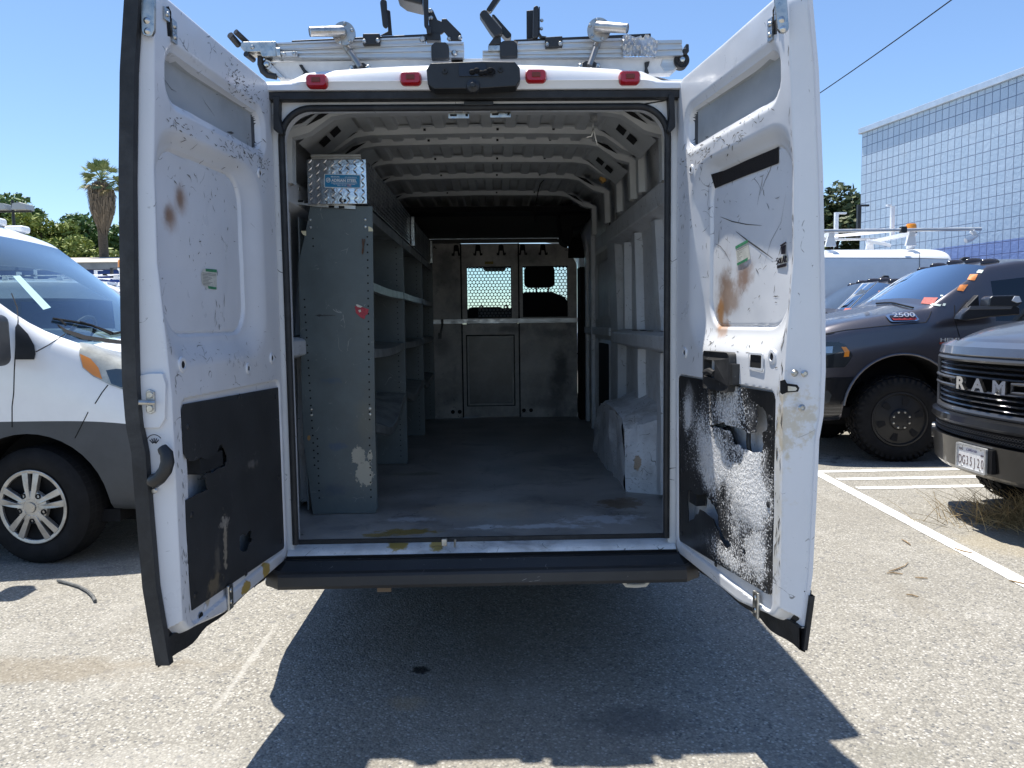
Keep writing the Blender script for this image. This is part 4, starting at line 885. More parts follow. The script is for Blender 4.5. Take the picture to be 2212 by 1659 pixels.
    m_.prism([W(u, hgt(u, z) - .0015, z) for u, z in sl_], nrm * .001, 1)
    for u, z, sz_ in ((.805, 2.385, .018), (.763, 2.368, .018), (.762, 2.338, .018)):
        m_.box(W(u, hgt(.79, z) - .004, z), (.006, sz_ * 1.5, .034), rot, 0); m_.lathe(W(u, hgt(.79, z) - .007, z), -nrm, [(.0005, .006), (.006, .005), (.0085, 0)], 12, 0)
    P('bolt_latch', m_, [MT['zinc'], MT['dark']])
    bpx = (292, 350) if L_ else (1682, 1744)
    ye = W(.885, 0, 0).y - .012
    sp = [(302, -8), (334, -8), (333, 66), (328, 76), (318, 78), (309, 75), (305, 66)] if L_ else [(1674, -8), (1700, -8), (1705, 58), (1703, 66), (1695, 71), (1686, 69), (1681, 62)]
    m_ = MB(); slab(m_, sp, ye, .012); so_ = P('top_strap', m_, MT['zinc'], bevel=.002)
    m_ = MB()
    for px_, py_ in (((317, 44), (318, 67)) if L_ else ((1689, 42), (1692, 62))):
        c_ = at(px_, py_, 'y', ye); m_.lathe(c_, (0, -1, 0), [(.0005, .006), (.005, .005), (.0095, 0)], 14)
    m_.build('bolt', MT['steel'], so_)
    m_ = MB(); u_ = .552 if L_ else .722; w_ = hgt(u_, .59)
    m_.box(W(u_, w_ - .006, .595), (.010, .036, .085), rot); o = P('lower_plate', m_, MT['zinc'], bevel=.004)
    m_ = MB()
    for dz in (-.02, .02): m_.lathe(W(u_, w_ - .011, .598 + dz), -nrm, [(.0005, .003), (.007, .003), (.010, 0)], 14)
    m_.build('bolt', MT['steel'], o)
    if L_:
        ye = W(.885, 0, 0).y - .004
        m_ = MB(); slab(m_, [(302, 810), (322, 806), (350, 806), (358, 830), (356, 905), (344, 925), (305, 926)], ye + .004, .02); pf = P('latch_pad', m_, DM, bevel=.006)
        m_ = MB(); slab(m_, [(314, 846), (322, 841), (333, 846), (334, 890), (324, 895), (315, 890)], ye - .004, .01); pl2 = P('striker_plate', m_, MT['zinc'], bevel=.003)
        m_ = MB(); a_ = at(299, 869, 'y', ye - .03); b_ = at(334, 870, 'y', ye - .012); m_.tube([a_, b_], .0075, 8)
        for py_ in (853, 882): m_.lathe(at(324, py_, 'y', ye - .005), (0, -1, 0), [(.0005, .004), (.008, .004), (.010, 0)], 14)
        m_.build('striker_pin', MT['zinc'], pl2)
        m_ = MB(); pts_ = [(350, 967), (360, 980), (362, 998), (357, 1016), (345, 1032), (333, 1040), (325, 1039)]
        m_.tube([at(a, b, 'y', ye - .028 - .012 * math.sin(i * .5)) for i, (a, b) in enumerate(pts_)], [.014, .018, .019, .019, .019, .020, .014], 12)
        for a, b in ((352, 975), (330, 1033)): m_.tube([at(a, b, 'y', ye + .01), at(a, b, 'y', ye - .028)], .013, 10)
        P('pull_handle', m_, MT['black'], smooth=50)
        m_ = MB(); c_ = at(333, 951, 'y', ye - .001)
        for k in range(5):
            a2 = R(50 + 20 * k); m_.tube([c_ + V((.006 * math.cos(a2), 0, .006 * math.sin(a2) - .014)), c_ + V((.02 * math.cos(a2), 0, .02 * math.sin(a2) - .014))], .0016, 4)
        m_.tube([c_ + V((.022 * math.cos(R(30 + 12 * k)), 0, .022 * math.sin(R(30 + 12 * k)) - .006)) for k in range(11)], .0012, 4); P('handle_symbol', m_, MT['black'])
        m_ = MB(); m_.lathe(at(333, 1060, 'y', ye + .002), (0, -1, 0), [(.0005, .004), (.006, .004), (.009, 0)], 12); P('rivet', m_, MT['zinc'])
        # label
        lb_ = MB(); q = lambda u, z: W(u, hgt(u, z) - .0016, z)
        lb_.add([q(0.533, 1.688), q(0.443, 1.690), q(0.448, 1.625), q(0.505, 1.626), q(0.545, 1.64), q(0.548, 1.672)], [(0, 1, 2, 3, 4, 5)], 0)
        q2 = lambda u, z: W(u, hgt(u, z) - .0024, z)
        lb_.add([q2(0.517, 1.690), q2(0.443, 1.692), q2(0.444, 1.682), q2(0.517, 1.681)], [(0, 1, 2, 3)], 1); lb_.add([q2(0.510, 1.634), q2(0.453, 1.632), q2(0.454, 1.624), q2(0.505, 1.625)], [(0, 1, 2, 3)], 1)
        for k in range(9):
            z = 1.676 - .0048 * k; e_ = .450 if k < 2 else .477 + (k % 3) * .012
            lb_.add([q2(0.539, z), q2(e_, z), q2(e_, z - .0016), q2(0.539, z - .0016)], [(0, 1, 2, 3)], 2)
    else:
        ye = W(.885, 0, 0).y - .006
        m_ = MB(); slab(m_, [(1686, 823), (1696, 820), (1700, 828), (1722, 831), (1727, 838), (1724, 846), (1700, 848), (1690, 852), (1686, 848)], ye - .003, .004, 1); slab(m_, [(1702, 834), (1719, 836), (1722, 840), (1719, 844), (1702, 845)], ye - .008, .005, 0)
        P('bolt_socket', m_, [MT['zinc'], MT['dark']])
        m_ = MB()
        for a, b in ((1717, 806), (1738, 807), (1732, 881)):
            m_.lathe(at(a, b, 'y', ye), (0, -1, 0), [(.0005, .004), (.005, .004), (.006, .006), (.011, 0)], 14)
        P('rivet', m_, MT['zinc'])
        # release housing
        m_ = MB(); ho = rrect(.325, 1.258, .545, 1.392, .02, 4); hi_ = rrect(.345, 1.30, .455, 1.362, .01, 3)
        m_.plate([ho, hi_], lambda u, z: W(u, -.038 + .012 * ((u - .435) / .11) ** 2, z), nrm * .044); m_.add([W(.33, .001, 1.27), W(.54, .001, 1.27), W(.54, .001, 1.38), W(.33, .001, 1.38)], [(0, 1, 2, 3)])
        m_.box(W(.555, -.010, 1.32), (.03, .03, .07), rot)
        m_.tube([W(.36, -.03, 1.315), W(.40, -.032, 1.322), W(.44, -.03, 1.315)], .012, 8)
        P('release_housing', m_, mat('scuffed black housing', (.035, .035, .036), .45, var=.4, vs=20, scratch=.5, scol=(.2, .2, .2)), bevel=.005, seg=2)
        m_ = MB(); a_ = rrect(.638, 1.342, .735, 1.396, .006, 2); b_ = rrect(.646, 1.349, .727, 1.390, .004, 2)
        m_.grid([[W(u, hgt(.69, 1.37) - .002, z) for u, z in a_], [W(u, hgt(.69, 1.37) - .006, z) for u, z in a_], [W(u, hgt(.69, 1.37) - .006, z) for u, z in b_]], 0, True); m_.add([W(u, hgt(.69, 1.37) - .0025, z) for u, z in b_], [tuple(range(len(b_)))], 1)
        P('square_port', m_, [DM, MT['dark']])
        # hook and loop strip, label, lettering
        m_ = MB(); rows_ = [[W(u, hgt(u, z) - .003, z) for u, z in ((u_, z0 - .006), (u_, z0 + .044))] for u_, z0 in [(.268 + .445 * i / 20, 1.984) for i in range(21)]]
        m_.grid(rows_); P('black_tape_strip', m_, mat('black loop tape', (.012, .009, .009), .95, bump=.6, bs=500), smooth=0)
        q = lambda u, z: W(u, hgt(u, z) - .0016, z); q2 = lambda u, z: W(u, hgt(u, z) - .0024, z); lb_ = MB()
        lb_.add([q(0.437, 1.752), q(0.524, 1.766), q(0.542, 1.702), q(0.452, 1.687)], [(0, 1, 2, 3)], 0)
        lb_.add([q2(0.437, 1.753), q2(0.524, 1.767), q2(0.527, 1.757), q2(0.439, 1.743)], [(0, 1, 2, 3)], 1); lb_.add([q2(0.450, 1.694), q2(0.527, 1.708), q2(0.522, 1.698), q2(0.452, 1.686)], [(0, 1, 2, 3)], 1)
        for k in range(9):
            z = 1.738 - .0046 * k; e_ = .518 if k < 2 else .487 - (k % 3) * .012; a0 = .444 + .0015 * k
            lb_.add([q2(a0, z), q2(e_, z + .16 * (e_ - a0)), q2(e_, z + .16 * (e_ - a0) - .0014), q2(a0, z - .0014)], [(0, 1, 2, 3)], 2)
        INK = mat('black marker ink', (.012, .008, .016), .6)
        SH = .098; wi = hgt(.735, 1.69) - .0022; s_ = MB()
        def pen(pts_, r2=.0017): s_.tube([W(a - SH, wi - .002, b) for a, b in pts_], r2, 5)
        pen([(.806, 1.690), (.799, 1.689), (.798, 1.684), (.806, 1.680), (.805, 1.674), (.797, 1.672)]); pen([(.815, 1.688), (.811, 1.681), (.813, 1.674), (.818, 1.673), (.821, 1.681), (.818, 1.688), (.815, 1.688)])
        pen([(.826, 1.690), (.825, 1.674), (.832, 1.674)]); pen([(.834, 1.674), (.840, 1.693), (.846, 1.674)]); pen([(.836, 1.682), (.844, 1.682)], .002); pen([(.850, 1.674), (.850, 1.694), (.856, 1.692), (.856, 1.686), (.850, 1.684), (.858, 1.675)])
        for a, b, c_, e_ in ((.823, 1.727, .852, 1.733), (.826, 1.722, .850, 1.724)): pen([(a, b), (c_, e_)], .0026)
        for k in range(7): pen([(.828 + .0034 * k, 1.722), (.829 + .0032 * k, 1.700)], .0016)
        for k in range(3): pen([(.803, 1.660 + .003 * k), (.856, 1.663 + .003 * k)], .0017)
        P('marker_lettering', s_, INK)
        m_ = MB(); m_.add([W(.692, wi + .0008, 1.670), W(.760, wi + .0008, 1.673), W(.760, wi + .0008, 1.696), W(.692, wi + .0008, 1.692)], [(0, 1, 2, 3)]); P('faded_tape_patch', m_, mat('yellowed tape', (.62, .62, .56), .5), smooth=0)
    P('label_sticker', lb_, [mat('paper label', (.60, .59, .52), .6, var=.15, vs=40), mat('green print', (.06, .26, .13), .6, var=.3, vs=60), mat('grey print', (.22, .22, .21), .7)], smooth=0)
    return door
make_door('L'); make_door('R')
# ================================================================ SHELVING, TOOL BOXES, PARTITION
SHM = mat('grey green shelf enamel', (.13, .155, .165), .40, var=.15, vs=5, scratch=.3, scol=(.30, .31, .31), dirt=.25, dcol=(.13, .135, .12), rv=.08)
sx0, sx1 = -.905, -.575
sh = thing('shelving_unit', (-.74, 5.3, FZ), 'grey steel shelving unit with a worn end panel along the left wall of the van', 'shelving')
def epz(y): return [(-.878, .604), (-.578, .604), (-.557, 2.045), (-.842, 2.05), (-.868, 1.93), (-.907, 1.78), (-.912, .97), (-.903, .88)]
eo = lambda x, z: (x + .74, 3.6 - 5.3, z - FZ)
est = [(eo(-.655, .88), (.035, .2, .045), (.44, .41, .33), .95, .15, 45, .35), (eo(-.63, .79), (.045, .2, .06), (.44, .41, .33), .95, .15, 45, .4), (eo(-.60, .88), (.012, .2, .03), (.44, .41, .33), .9, .15, 45, .4), (eo(-.885, .97), (.008, .2, .015), (.3, .17, .06), .9, .3, 40, .3),
       (eo(-.82, 1.545), (.022, .2, .006), (.015, .015, .018), .85, .4, 60, .5), (eo(-.79, 1.545), (.05, .2, .004), (.02, .02, .022), .7, .4, 60, .6), (eo(-.77, 1.24), (.06, .2, .02), (.05, .09, .15), .5, .8, 30, .6), (eo(-.75, .93), (.06, .2, .025), (.04, .08, .16), .55, .8, 30, .6), (eo(-.76, .72), (.10, .2, .04), (.045, .07, .11), .5, .8, 20, .6), (eo(-.62, 1.05), (.06, .2, .25), (.16, .155, .12), .5, .9, 8, .5)]
EPM = mat('worn shelf end enamel', (.098, .122, .128), .38, var=.13, vs=6, scratch=.4, scol=(.26, .27, .27), dirt=.25, dcol=(.12, .125, .112), stains=est, rv=.08)
m_ = MB(); m_.prism([(x, 3.598, z) for x, z in epz(0)], (0, .004, 0)); m_.bb((-.578, 3.602, .62), (-.572, 3.635, 2.03)); ep = m_.build('end_panel', EPM, sh, smooth=0)
m_ = MB(); s_ = MB()
def disc(mb, x, z, r2, y=3.597): mb.lathe((x, y, z), (0, -1, 0), [(.0004, .0006), (r2, .0006)], 10)
for k in range(25): disc(m_, lerp(-.566, -.5785, k / 24) - .018 + 0 * k, 1.905 - .0355 * k, .0042)
for k in range(3, 26):
    z = 1.62 - .0355 * (k - 3); disc(m_, lerp(-.884, -.862, (k - 3) / 22), z, .0042)
for k in range(9): disc(m_, -.845, .965 - .0355 * k, .0042); disc(m_, -.60, .965 - .0355 * k, .0042)
for k in range(2): disc(m_, -.835, 1.90 - .035 * k, .004)
m_.build('bolt_hole', MT['dark'], ep, smooth=0)
for x, z in ((-.845, 1.985), (-.845, 1.952), (-.592, 1.985), (-.592, 1.952), (-.869, 1.105), (-.869, 1.078), (-.594, 1.105), (-.594, 1.078)): s_.lathe((x, 3.598, z), (0, -1, 0), [(.0005, .005), (.005, .004), (.0078, 0)], 12)
s_.build('bolt', MT['steel'], ep)
w_ = MB()
for x, z, a0 in ((-.865, 1.935, 180), (-.578, 1.930, 0)):
    w_.add([(x, 3.594, z)] + [(x + .022 * math.cos(R(a0 + 90 * k / 6)) * 1.0, 3.594, z + .022 * math.sin(R(a0 + 90 * k / 6)) - .0) for k in range(7)], [tuple(range(8))])
w_.build('cable_tab', mat('cream plastic', (.72, .66, .44), .5), ep, smooth=0)
st_ = MB(); o_ = at(781, 674, 'y', 3.594); st_.add([o_ + V((a, 0, b)) for a, b in ((-.031, .028), (.0, .024), (.034, .012), (.028, -.010), (.018, -.016), (.012, -.034), (-.004, -.026), (-.026, -.004))], [tuple(range(8))], 0)
st_.add([o_ + V((a, -.0012, b)) for a, b in ((-.026, .034), (-.018, .036), (.006, .026), (-.004, .020), (-.018, .024))], [tuple(range(5))], 1); st_.add([o_ + V((a, -.0012, b)) for a, b in ((-.015, .008), (-.005, .012), (-.001, .002), (-.010, -.002))], [(0, 1, 2, 3)], 1)
st_.build('torn_red_sticker', [mat('red sticker', (.42, .03, .05), .45, var=.3, vs=90), mat('sticker paper back', (.62, .58, .5), .6)], ep, smooth=0)
hk_ = MB(); o_ = at(785, 530, 'y', 3.585); hk_.tube([o_ + V((.006, 0, .03)), o_, o_ + V((-.008, 0, -.035))], .0022, 5); hk_.tube([o_ + V((-.004, 0, .03)), o_ + V((-.001, 0, -.02)), o_ + V((-.006, 0, -.04))], .0022, 5); hk_.build('rusty_wire', mat('rusty wire', (.12, .06, .035), .8), ep)
for y in (4.88, 6.12, 7.15):
    m_ = MB(); m_.prism([(x, y, z) for x, z in ((-.865, .604), (sx1, .604), (sx1, 2.045), (-.84, 2.05), (-.907, 1.78), (-.912, .97))], (0, .004, 0)); m_.bb((sx1, y, .62), (sx1 + .003, y + .03, 2.03)); dv = m_.build('divider', SHM, sh, smooth=0)
    m_ = MB()
    for k in range(40): m_.lathe((-.615, y - .0005, 1.98 - .034 * k), (0, -1, 0), [(.0004, .0005), (.004, .0005)], 6)
    m_.build('bolt_hole', MT['dark'], dv, smooth=0)
LIP = mat('worn shelf lip', (.30, .32, .32), .32, .2, var=.4, vs=9, scratch=.9, scol=(.38, .39, .39), dirt=.3, dcol=(.06, .06, .06))
for (z, sag, tilt) in ((1.70, .006, .03), (1.385, .012, .015), (1.06, .075, .0)):
    for i, (ya, yb) in enumerate(((3.606, 4.876), (4.886, 6.116), (6.126, 7.146))):
        m_ = MB(); rows_ = []
        for k in range(13):
            t = k / 12; y = lerp(ya, yb, t); dz = -sag * math.sin(PI * t) * (1.3 if i == 0 else .7) + (-.03 * (1 - t) if (sag > .05 and i == 0) else 0) + (.012 * math.sin(t * 9 + i) if sag > .05 else 0)
            rows_.append([(-.90, y, z + .02), (sx1 - .006, y, z + dz - .004), (sx1 - .003, y, z + dz + .002), (sx1, y, z + dz), (sx1 + .002, y, z + dz - .040), (sx1 - .02, y, z + dz - .043)])
        m_.grid(rows_); m_.build('shelf', LIP, sh, smooth=0)
m_ = MB(); m_.bb((-.84, 3.606, 2.028), (sx1, 7.146, 2.034)).bb((sx1 - .002, 3.606, 1.985), (sx1 + .002, 7.146, 2.034)); m_.build('top_shelf', LIP, sh, smooth=0)
m_ = MB(); m_.bb((-.905, 3.61, .62), (-.90, 7.146, 2.0)); m_.build('back_panel', SHM, sh, smooth=0)
m_ = MB(); m_.prism([at(px, py, 'y', 3.585) for px, py in ((622, 427), (677, 437), (768, 444), (768, 452), (677, 446), (622, 438))], (0, .006, 0)); m_.bb(at(620, 385, 'y', 3.60) - V((.004, 0, 0)), at(627, 447, 'y', 3.60) + V((.004, .03, 0))); m_.bb(at(620, 404, 'y', 3.60), at(646, 411, 'y', 3.60) + V((0, .03, 0)))
sb = m_.build('slotted_bracket', MT['zinc'], sh, bevel=.001); m_ = MB()
for px, py in ((634, 433), (649, 434.5), (663, 436.5), (716, 446), (738, 447)):
    c = at(px, py, 'y', 3.5845); m_.prism([c + V((a, 0, b)) for a, b in ((-.013, -.005), (.013, -.006), (.013, .004), (-.013, .005))], (0, -.0005, 0))
m_.build('slot', MT['dark'], sb, smooth=0)

def tread_plate(name):
    m, t, p = newmat(name); v = coords(t); p.inputs['Metallic'].default_value = 1; p.inputs['Roughness'].default_value = .2
    c = mix(t, ramp(t, nz(t, v, 12, 5), .35, .7), (.50, .51, .53), (.72, .73, .74)); t.links.new(c, p.inputs['Base Color'])
    b = t.nodes.new('ShaderNodeBump'); b.inputs['Strength'].default_value = .25; b.inputs['Distance'].default_value = .01; t.links.new(nz(t, v, 16, 3), b.inputs['Height']); t.links.new(b.outputs[0], p.inputs['Normal']); return m
TPM = tread_plate('tread plate aluminium')
TPS = mat('dull tread plate side', (.42, .41, .39), .42, .9, var=.3, vs=12)
def lug(mb, c, a, b, n, L=.017, w_=.0048, h=.0028):
    mb.add([c - a * L, c + b * w_, c + a * L, c - b * w_, c + n * h], [(0, 1, 4), (1, 2, 4), (2, 3, 4), (3, 0, 4)])
def toolbox(y0, y1, label, front):
    x0, x1, z0, z1 = -.845, -.575, 2.05, 2.252
    t_ = thing('tread_plate_box', ((x0 + x1) / 2, (y0 + y1) / 2, z0), label, 'tool box', 'tread plate boxes on the shelving')
    m_ = MB(); m_.bb((x0, y0, z0), (x1, y1, z1)); body = m_.build('body', TPM if front else TPS, t_, bevel=.003)
    m_ = MB()
    fx, fz = V((1, 0, 0)), V((0, 0, 1))
    if front:
        nx_, nz_ = 8, 12
        for i in range(nx_):
            for j in range(nz_):
                s_ = 1 if (i + j) % 2 else -1; c = V((x0 + .017 + .0337 * i, y0 - .0002, z0 + .010 + .0166 * j)); a = (fx * .62 + fz * .62 * s_).normalized(); b = a.cross(V((0, -1, 0)))
                lug(m_, c, a, b, V((0, -1, 0)), .0145, .0042, .0032)
    yy = int((y1 - y0) / .036)
    for i in range(yy):
        for j in range(9):
            s_ = 1 if (i + j) % 2 else -1; c = V((x1 + .0002, y0 + .02 + .036 * i, z0 + .013 + .0225 * j)); a = (V((0, 1, 0)) * .62 + fz * .62 * s_).normalized(); lug(m_, c, a, a.cross(V((1, 0, 0))), V((1, 0, 0)), .016, .0045, .003)
    m_.build('tread_pattern', TPM if front else TPS, body, smooth=0)
    m_ = MB(); m_.bb((x0 + .02, y0 + .004, z1 + .0005), (x1 - .022, y1 - .01, z1 + .012)); m_.bb((x0 + .02, y0 - .004, z1 + .010), (x1 - .022, y0 + .01, z1 + .022)); m_.build('lid', TPS, t_, bevel=.003)
    m_ = MB(); m_.bb((x1 + .0035, y1 - .05, z0 - .012), (x1 + .030, y1 + .006, z1 - .01)); m_.bb((x1 - .06, y1 - .05, z0 - .012), (x1 + .03, y1 + .006, z0 - .002)); m_.build('end_cap', TPM, t_, bevel=.006)
    if front:
        cx_ = at(740, 391.5, 'y', y0).x; cz_ = at(740, 391.5, 'y', y0).z; y = y0 - .0036; U = V((1, 0, -.03)).normalized(); Z_ = V((.03, 0, 1)).normalized(); O = V((cx_, y, cz_))
        m_ = MB(); q = lambda a, b, k=0: O + U * a + Z_ * b + V((0, -k, 0))
        m_.add([q(a, b) for a, b in rrect(-.082, -.0305, .082, .0305, .004, 3)], [tuple(range(16))], 1); m_.add([q(a, b, .0004) for a, b in rrect(-.0795, -.028, .0795, .028, .003, 3)], [tuple(range(16))], 0)
        WT = mat('white print', (.78, .80, .82), .5)
        m_.mi = 1
        for b in (.0125, -.0075, -.0115): m_.add([q(-.052, b, .0008), q(.068, b, .0008), q(.068, b + .0009, .0008), q(-.052, b + .0009, .0008)], [(0, 1, 2, 3)])
        rg_ = [(q(-.064 + .0105 * math.cos(k * PI / 10), .0105 * math.sin(k * PI / 10) + .003, .0008)) for k in range(20)]; r3 = [(q(-.064 + .008 * math.cos(k * PI / 10), .008 * math.sin(k * PI / 10) + .003, .0008)) for k in range(20)]; m_.grid([rg_, r3], 1, True)
        m_.add([q(-.069, -.002, .0008), q(-.066, .008, .0008), q(-.063, .008, .0008), q(-.065, -.002, .0008)], [(0, 1, 2, 3)]); m_.add([q(-.062, .0, .0008), q(-.061, .009, .0008), q(-.058, .009, .0008), q(-.058, .0, .0008)], [(0, 1, 2, 3)])
        for k in range(5): m_.add([q(.021, -.0245 + .0022 * k, .0008), q(.040, -.0245 + .0022 * k, .0008), q(.040, -.0234 + .0022 * k, .0008), q(.021, -.0234 + .0022 * k, .0008)], [(0, 1, 2, 3)], 2 if k % 2 == 0 else 1)
        m_.add([q(.021, -.0185, .0010), q(.029, -.0185, .0010), q(.029, -.0125, .0010), q(.021, -.0125, .0010)], [(0, 1, 2, 3)], 3)
        sg = m_.build('maker_label', [mat('blue label', (.005, .20, .43), .35), WT, mat('flag red', (.45, .04, .05), .5), mat('flag blue', (.03, .05, .2), .5)], t_, smooth=0)
        text('ADRIAN STEEL', .0178, WT, U, Z_, q(.008, -.0035, .001), 'label_lettering', sg, sx=.98, off=.0005)
        text('800-677-2726', .0068, WT, U, Z_, q(-.033, .0165, .001), 'label_lettering', sg, off=.0001); text('www.adriansteel.com', .0062, WT, U, Z_, q(.038, .0165, .001), 'label_lettering', sg)
        text('Cargo Management Solutions for Commercial Vehicles', .0045, WT, U, Z_, q(.008, -.0152, .001), 'label_lettering', sg); text('Made in the USA', .0058, WT, U, Z_, q(-.003, -.0225, .001), 'label_lettering', sg)
        m_ = MB(); c = at(740, 433, 'y', y0 - .004); m_.prism([c + V((a, 0, b)) for a, b in rrect(-.016, -.0065, .016, .0065, .005, 3)], (0, .001, 0), 1); m_.lathe(c, (0, -1, 0), [(.0005, .008), (.007, .007), (.008, 0)], 12, 0); m_.build('lid_latch', [MT['zinc'], MT['dark']], t_)
toolbox(3.56, 5.42, 'tread plate box with a blue maker label on its end, on top of the shelving', True)
toolbox(5.47, 6.95, 'second tread plate box on the shelving, behind the labelled one', False)

# ---- partition between load area and cab
pa = thing('partition', (.1, 7.25, FZ), 'dark steel partition with two perforated windows behind the seats', 'partition')
PM = mat('rubbed dark partition steel', (.42, .39, .37), .42, 0, var=.4, vs=5, stains=[((a - .1, -.0, b - .6), (r1, .3, r2), (.03, .036, .045), o, .8, 6, .4) for a, b, r1, r2, o in ((.62, 1.02, .15, .36, .9), (.30, 2.12, .3, .10, .5), (-.45, 2.0, .2, .25, .7), (-.50, 1.3, .12, .14, .6), (.1, 1.44, .3, .05, .6), (.55, 1.40, .2, .06, .6), (-.42, .8, .16, .12, .5), (.5, .72, .25, .10, .6))], scratch=.5, scol=(.03, .03, .03), dirt=.8, dcol=(.12, .12, .13), rv=.12)
PY = 7.25
def panel(name, loops, y=PY, m=PM, th=.004): return MB().plate(loops, lambda x, z: (x, y, z), (0, th, 0)).build(name, m, pa, smooth=0)
panel('left_panel', [[(-.985, .60), (-.312, .60), (-.312, 2.246), (-.985, 2.246)]])
w1 = (-.257, 1.548, .163, 2.030); w2 = (.268, 1.552, .694, 2.030)
c1 = [(w1[0], w1[1]), (w1[2], w1[1]), (w1[2], w1[3]), (w1[0], w1[3])]; c2 = [(w2[0], w2[1]), (w2[2], w2[1]), (w2[2], w2[3]), (w2[0], w2[3])]
mp_ = panel('center_panel', [[(-.306, 1.50), (.228, 1.50), (.228, 2.243), (-.306, 2.243)], c1], PY - .003)
rp_ = panel('right_panel', [[(.234, .60), (.779, .60), (.782, 2.04), (.678, 2.236), (.234, 2.24)], c2])
def perf(win, y, parent):
    m_ = MB(); x0, z0, x1, z1 = win; P_ = .0335; rr = P_ * .425; row = P_ * math.sqrt(3) / 2; j = 0; z = z0
    while z < z1 - row * .3:
        x = x0 + (P_ / 2 if j % 2 else 0)
        while x < x1 - P_ * .3:
            c = V((x + P_ / 2, y, z + row * .58)); ho, ci = [], []
            for k in range(12):
                a = R(30 * k); hr = P_ / 2 / math.cos(R(((30 * k) % 60) - 30 if (30 * k) % 60 else 30) if False else ((a + PI / 6) % (PI / 3)) - PI / 6)
                e = V((math.cos(a), 0, math.sin(a))); q = c + e * hr; q.x = min(max(q.x, x0 - .002), x1 + .002); q.z = min(max(q.z, z0 - .002), z1 + .002); ho.append(q)
                q = c + e * rr; q.x = min(max(q.x, x0), x1); q.z = min(max(q.z, z0), z1); ci.append(q)
            m_.add(ho + ci, [(k, (k + 1) % 12, 12 + (k + 1) % 12, 12 + k) for k in range(12)])
            x += P_
        z += row; j += 1
    # slivers left along the frame
    for a, b in (((x0 - .004, z0 - .004), (x1 + .004, z0 + .010)), ((x0 - .004, z1 - .012), (x1 + .004, z1 + .004)), ((x0 - .004, z0), (x0 + .004, z1)), ((x1 - .006, z0), (x1 + .004, z1))): m_.bb((a[0], y + .001, a[1]), (b[0], y + .0025, b[1]))
    o = m_.build('perforated_window', MT['matte'], parent, smooth=0)
perf(w1, PY + .004, mp_); perf(w2, PY + .006, rp_)
panel('hatch_door', [[(-.306, .61), (.228, .61), (.228, 1.493), (-.306, 1.493)]], PY - .003)
m_ = MB(); fo = [(-.262, .722), (.176, .722), (.176, 1.378), (-.262, 1.378)]; fi = [(-.246, .738), (.160, .738), (.160, 1.362), (-.246, 1.362)]
m_.grid([[(x, PY - .0035, z) for x, z in fo], [(x, PY - .028, z) for x, z in fo], [(x, PY - .028, z) for x, z in fi], [(x, PY - .006, z) for x, z in fi]], closed=True); m_.build('hatch_frame', mat('hatch frame steel', (.36, .345, .33), .4, var=.3, vs=8), pa, smooth=0); m_ = MB(); m_.add([(x, PY - .006, z) for x, z in fi], [(0, 1, 2, 3)]); m_.bb((fo[0][0] - .012, PY - .0045, fo[0][1] - .012), (fo[2][0] + .012, PY - .0034, fo[0][1]), 1); m_.bb((fo[0][0] - .012, PY - .0045, fo[2][1]), (fo[2][0] + .012, PY - .0034, fo[2][1] + .012), 1); m_.bb((fo[0][0] - .012, PY - .0045, fo[0][1]), (fo[0][0], PY - .0034, fo[2][1]), 1); m_.bb((fo[2][0], PY - .0045, fo[0][1]), (fo[2][0] + .012, PY - .0034, fo[2][1]), 1); m_.build('hatch_panel', [mat('dark hatch panel', (.06, .07, .085), .3, var=.5, vs=4, dirt=.5, dcol=(.20, .19, .19)), MT['matte']], pa, smooth=0)  # matte border strips draw the frame's missing shading as dark lines
m_ = MB()
for x in (-.309, .231): m_.bb((x - .006, PY - .022, .605), (x + .006, PY - .002, 2.243))
m_.build('seam_strip', MT['matte'], pa, smooth=0)
m_ = MB(); m_.bb((-.60, PY - .05, 1.497), (.782, PY - .02, 1.503)).bb((-.60, PY - .05, 1.533), (.782, PY - .02, 1.539)).bb((-.60, PY - .034, 1.503), (.782, PY - .02, 1.533)); rl = m_.build('cargo_rail', MT['alu'], pa, smooth=0)
m_ = MB(); m_.box((-.49, PY - .055, 1.515), (.022, .012, .05)); m_.tube([(-.49, PY - .058, 1.49), (-.505, PY - .05, 1.42), (-.51, PY - .05, 1.40)], .008, 6); m_.box((-.515, PY - .05, 1.385), (.03, .02, .055)); m_.build('strap_fitting', MT['black'], rl)
for x in (-.35, -.147, .07, .271, .461):
    m_ = MB(); m_.box((x, PY - .012, 2.20), (.032, .006, .05)); 
    for sg in (-1, 1): m_.tube([(x + sg * .015, PY - .016, 2.225), (x + sg * .020, PY - .02, 2.17), (x + sg * .024, PY - .03, 2.135), (x + sg * .036, PY - .05, 2.135), (x + sg * .036, PY - .055, 2.150)], .0065, 6)
    m_.tube([(x - .015, PY - .016, 2.225), (x + .015, PY - .016, 2.225)], .0065, 6); m_.build('coat_hook', MT['matte'], pa)
m_ = MB(); m_.bb((-.93, PY - .03, 2.246), (.63, PY + .0, 2.262)).bb((-.93, PY - .02, 2.262), (.60, PY, 2.285)); m_.bb((.55, PY - .034, 2.25), (.64, PY - .031, 2.275)); m_.build('top_bar', MT['black'], pa, smooth=0)
m_ = MB(); m_.bb((.785, PY - .25, .6), (.87, PY, 2.0)).bb((-.98, PY, 2.29), (.87, PY + .004, 2.42)).bb((.70, PY - .01, 2.10), (.87, PY + .01, 2.29)); m_.build('side_filler', MT['matte'], pa, smooth=0)
m_ = MB(); m_.bb((-.085, PY - .0045, 2.052), (-.005, PY - .0035, 2.077)); m_.build('yellow_sticker', mat('yellow sticker', (.30, .22, .02), .6, var=.5, vs=120), pa, smooth=0)
m_ = MB()
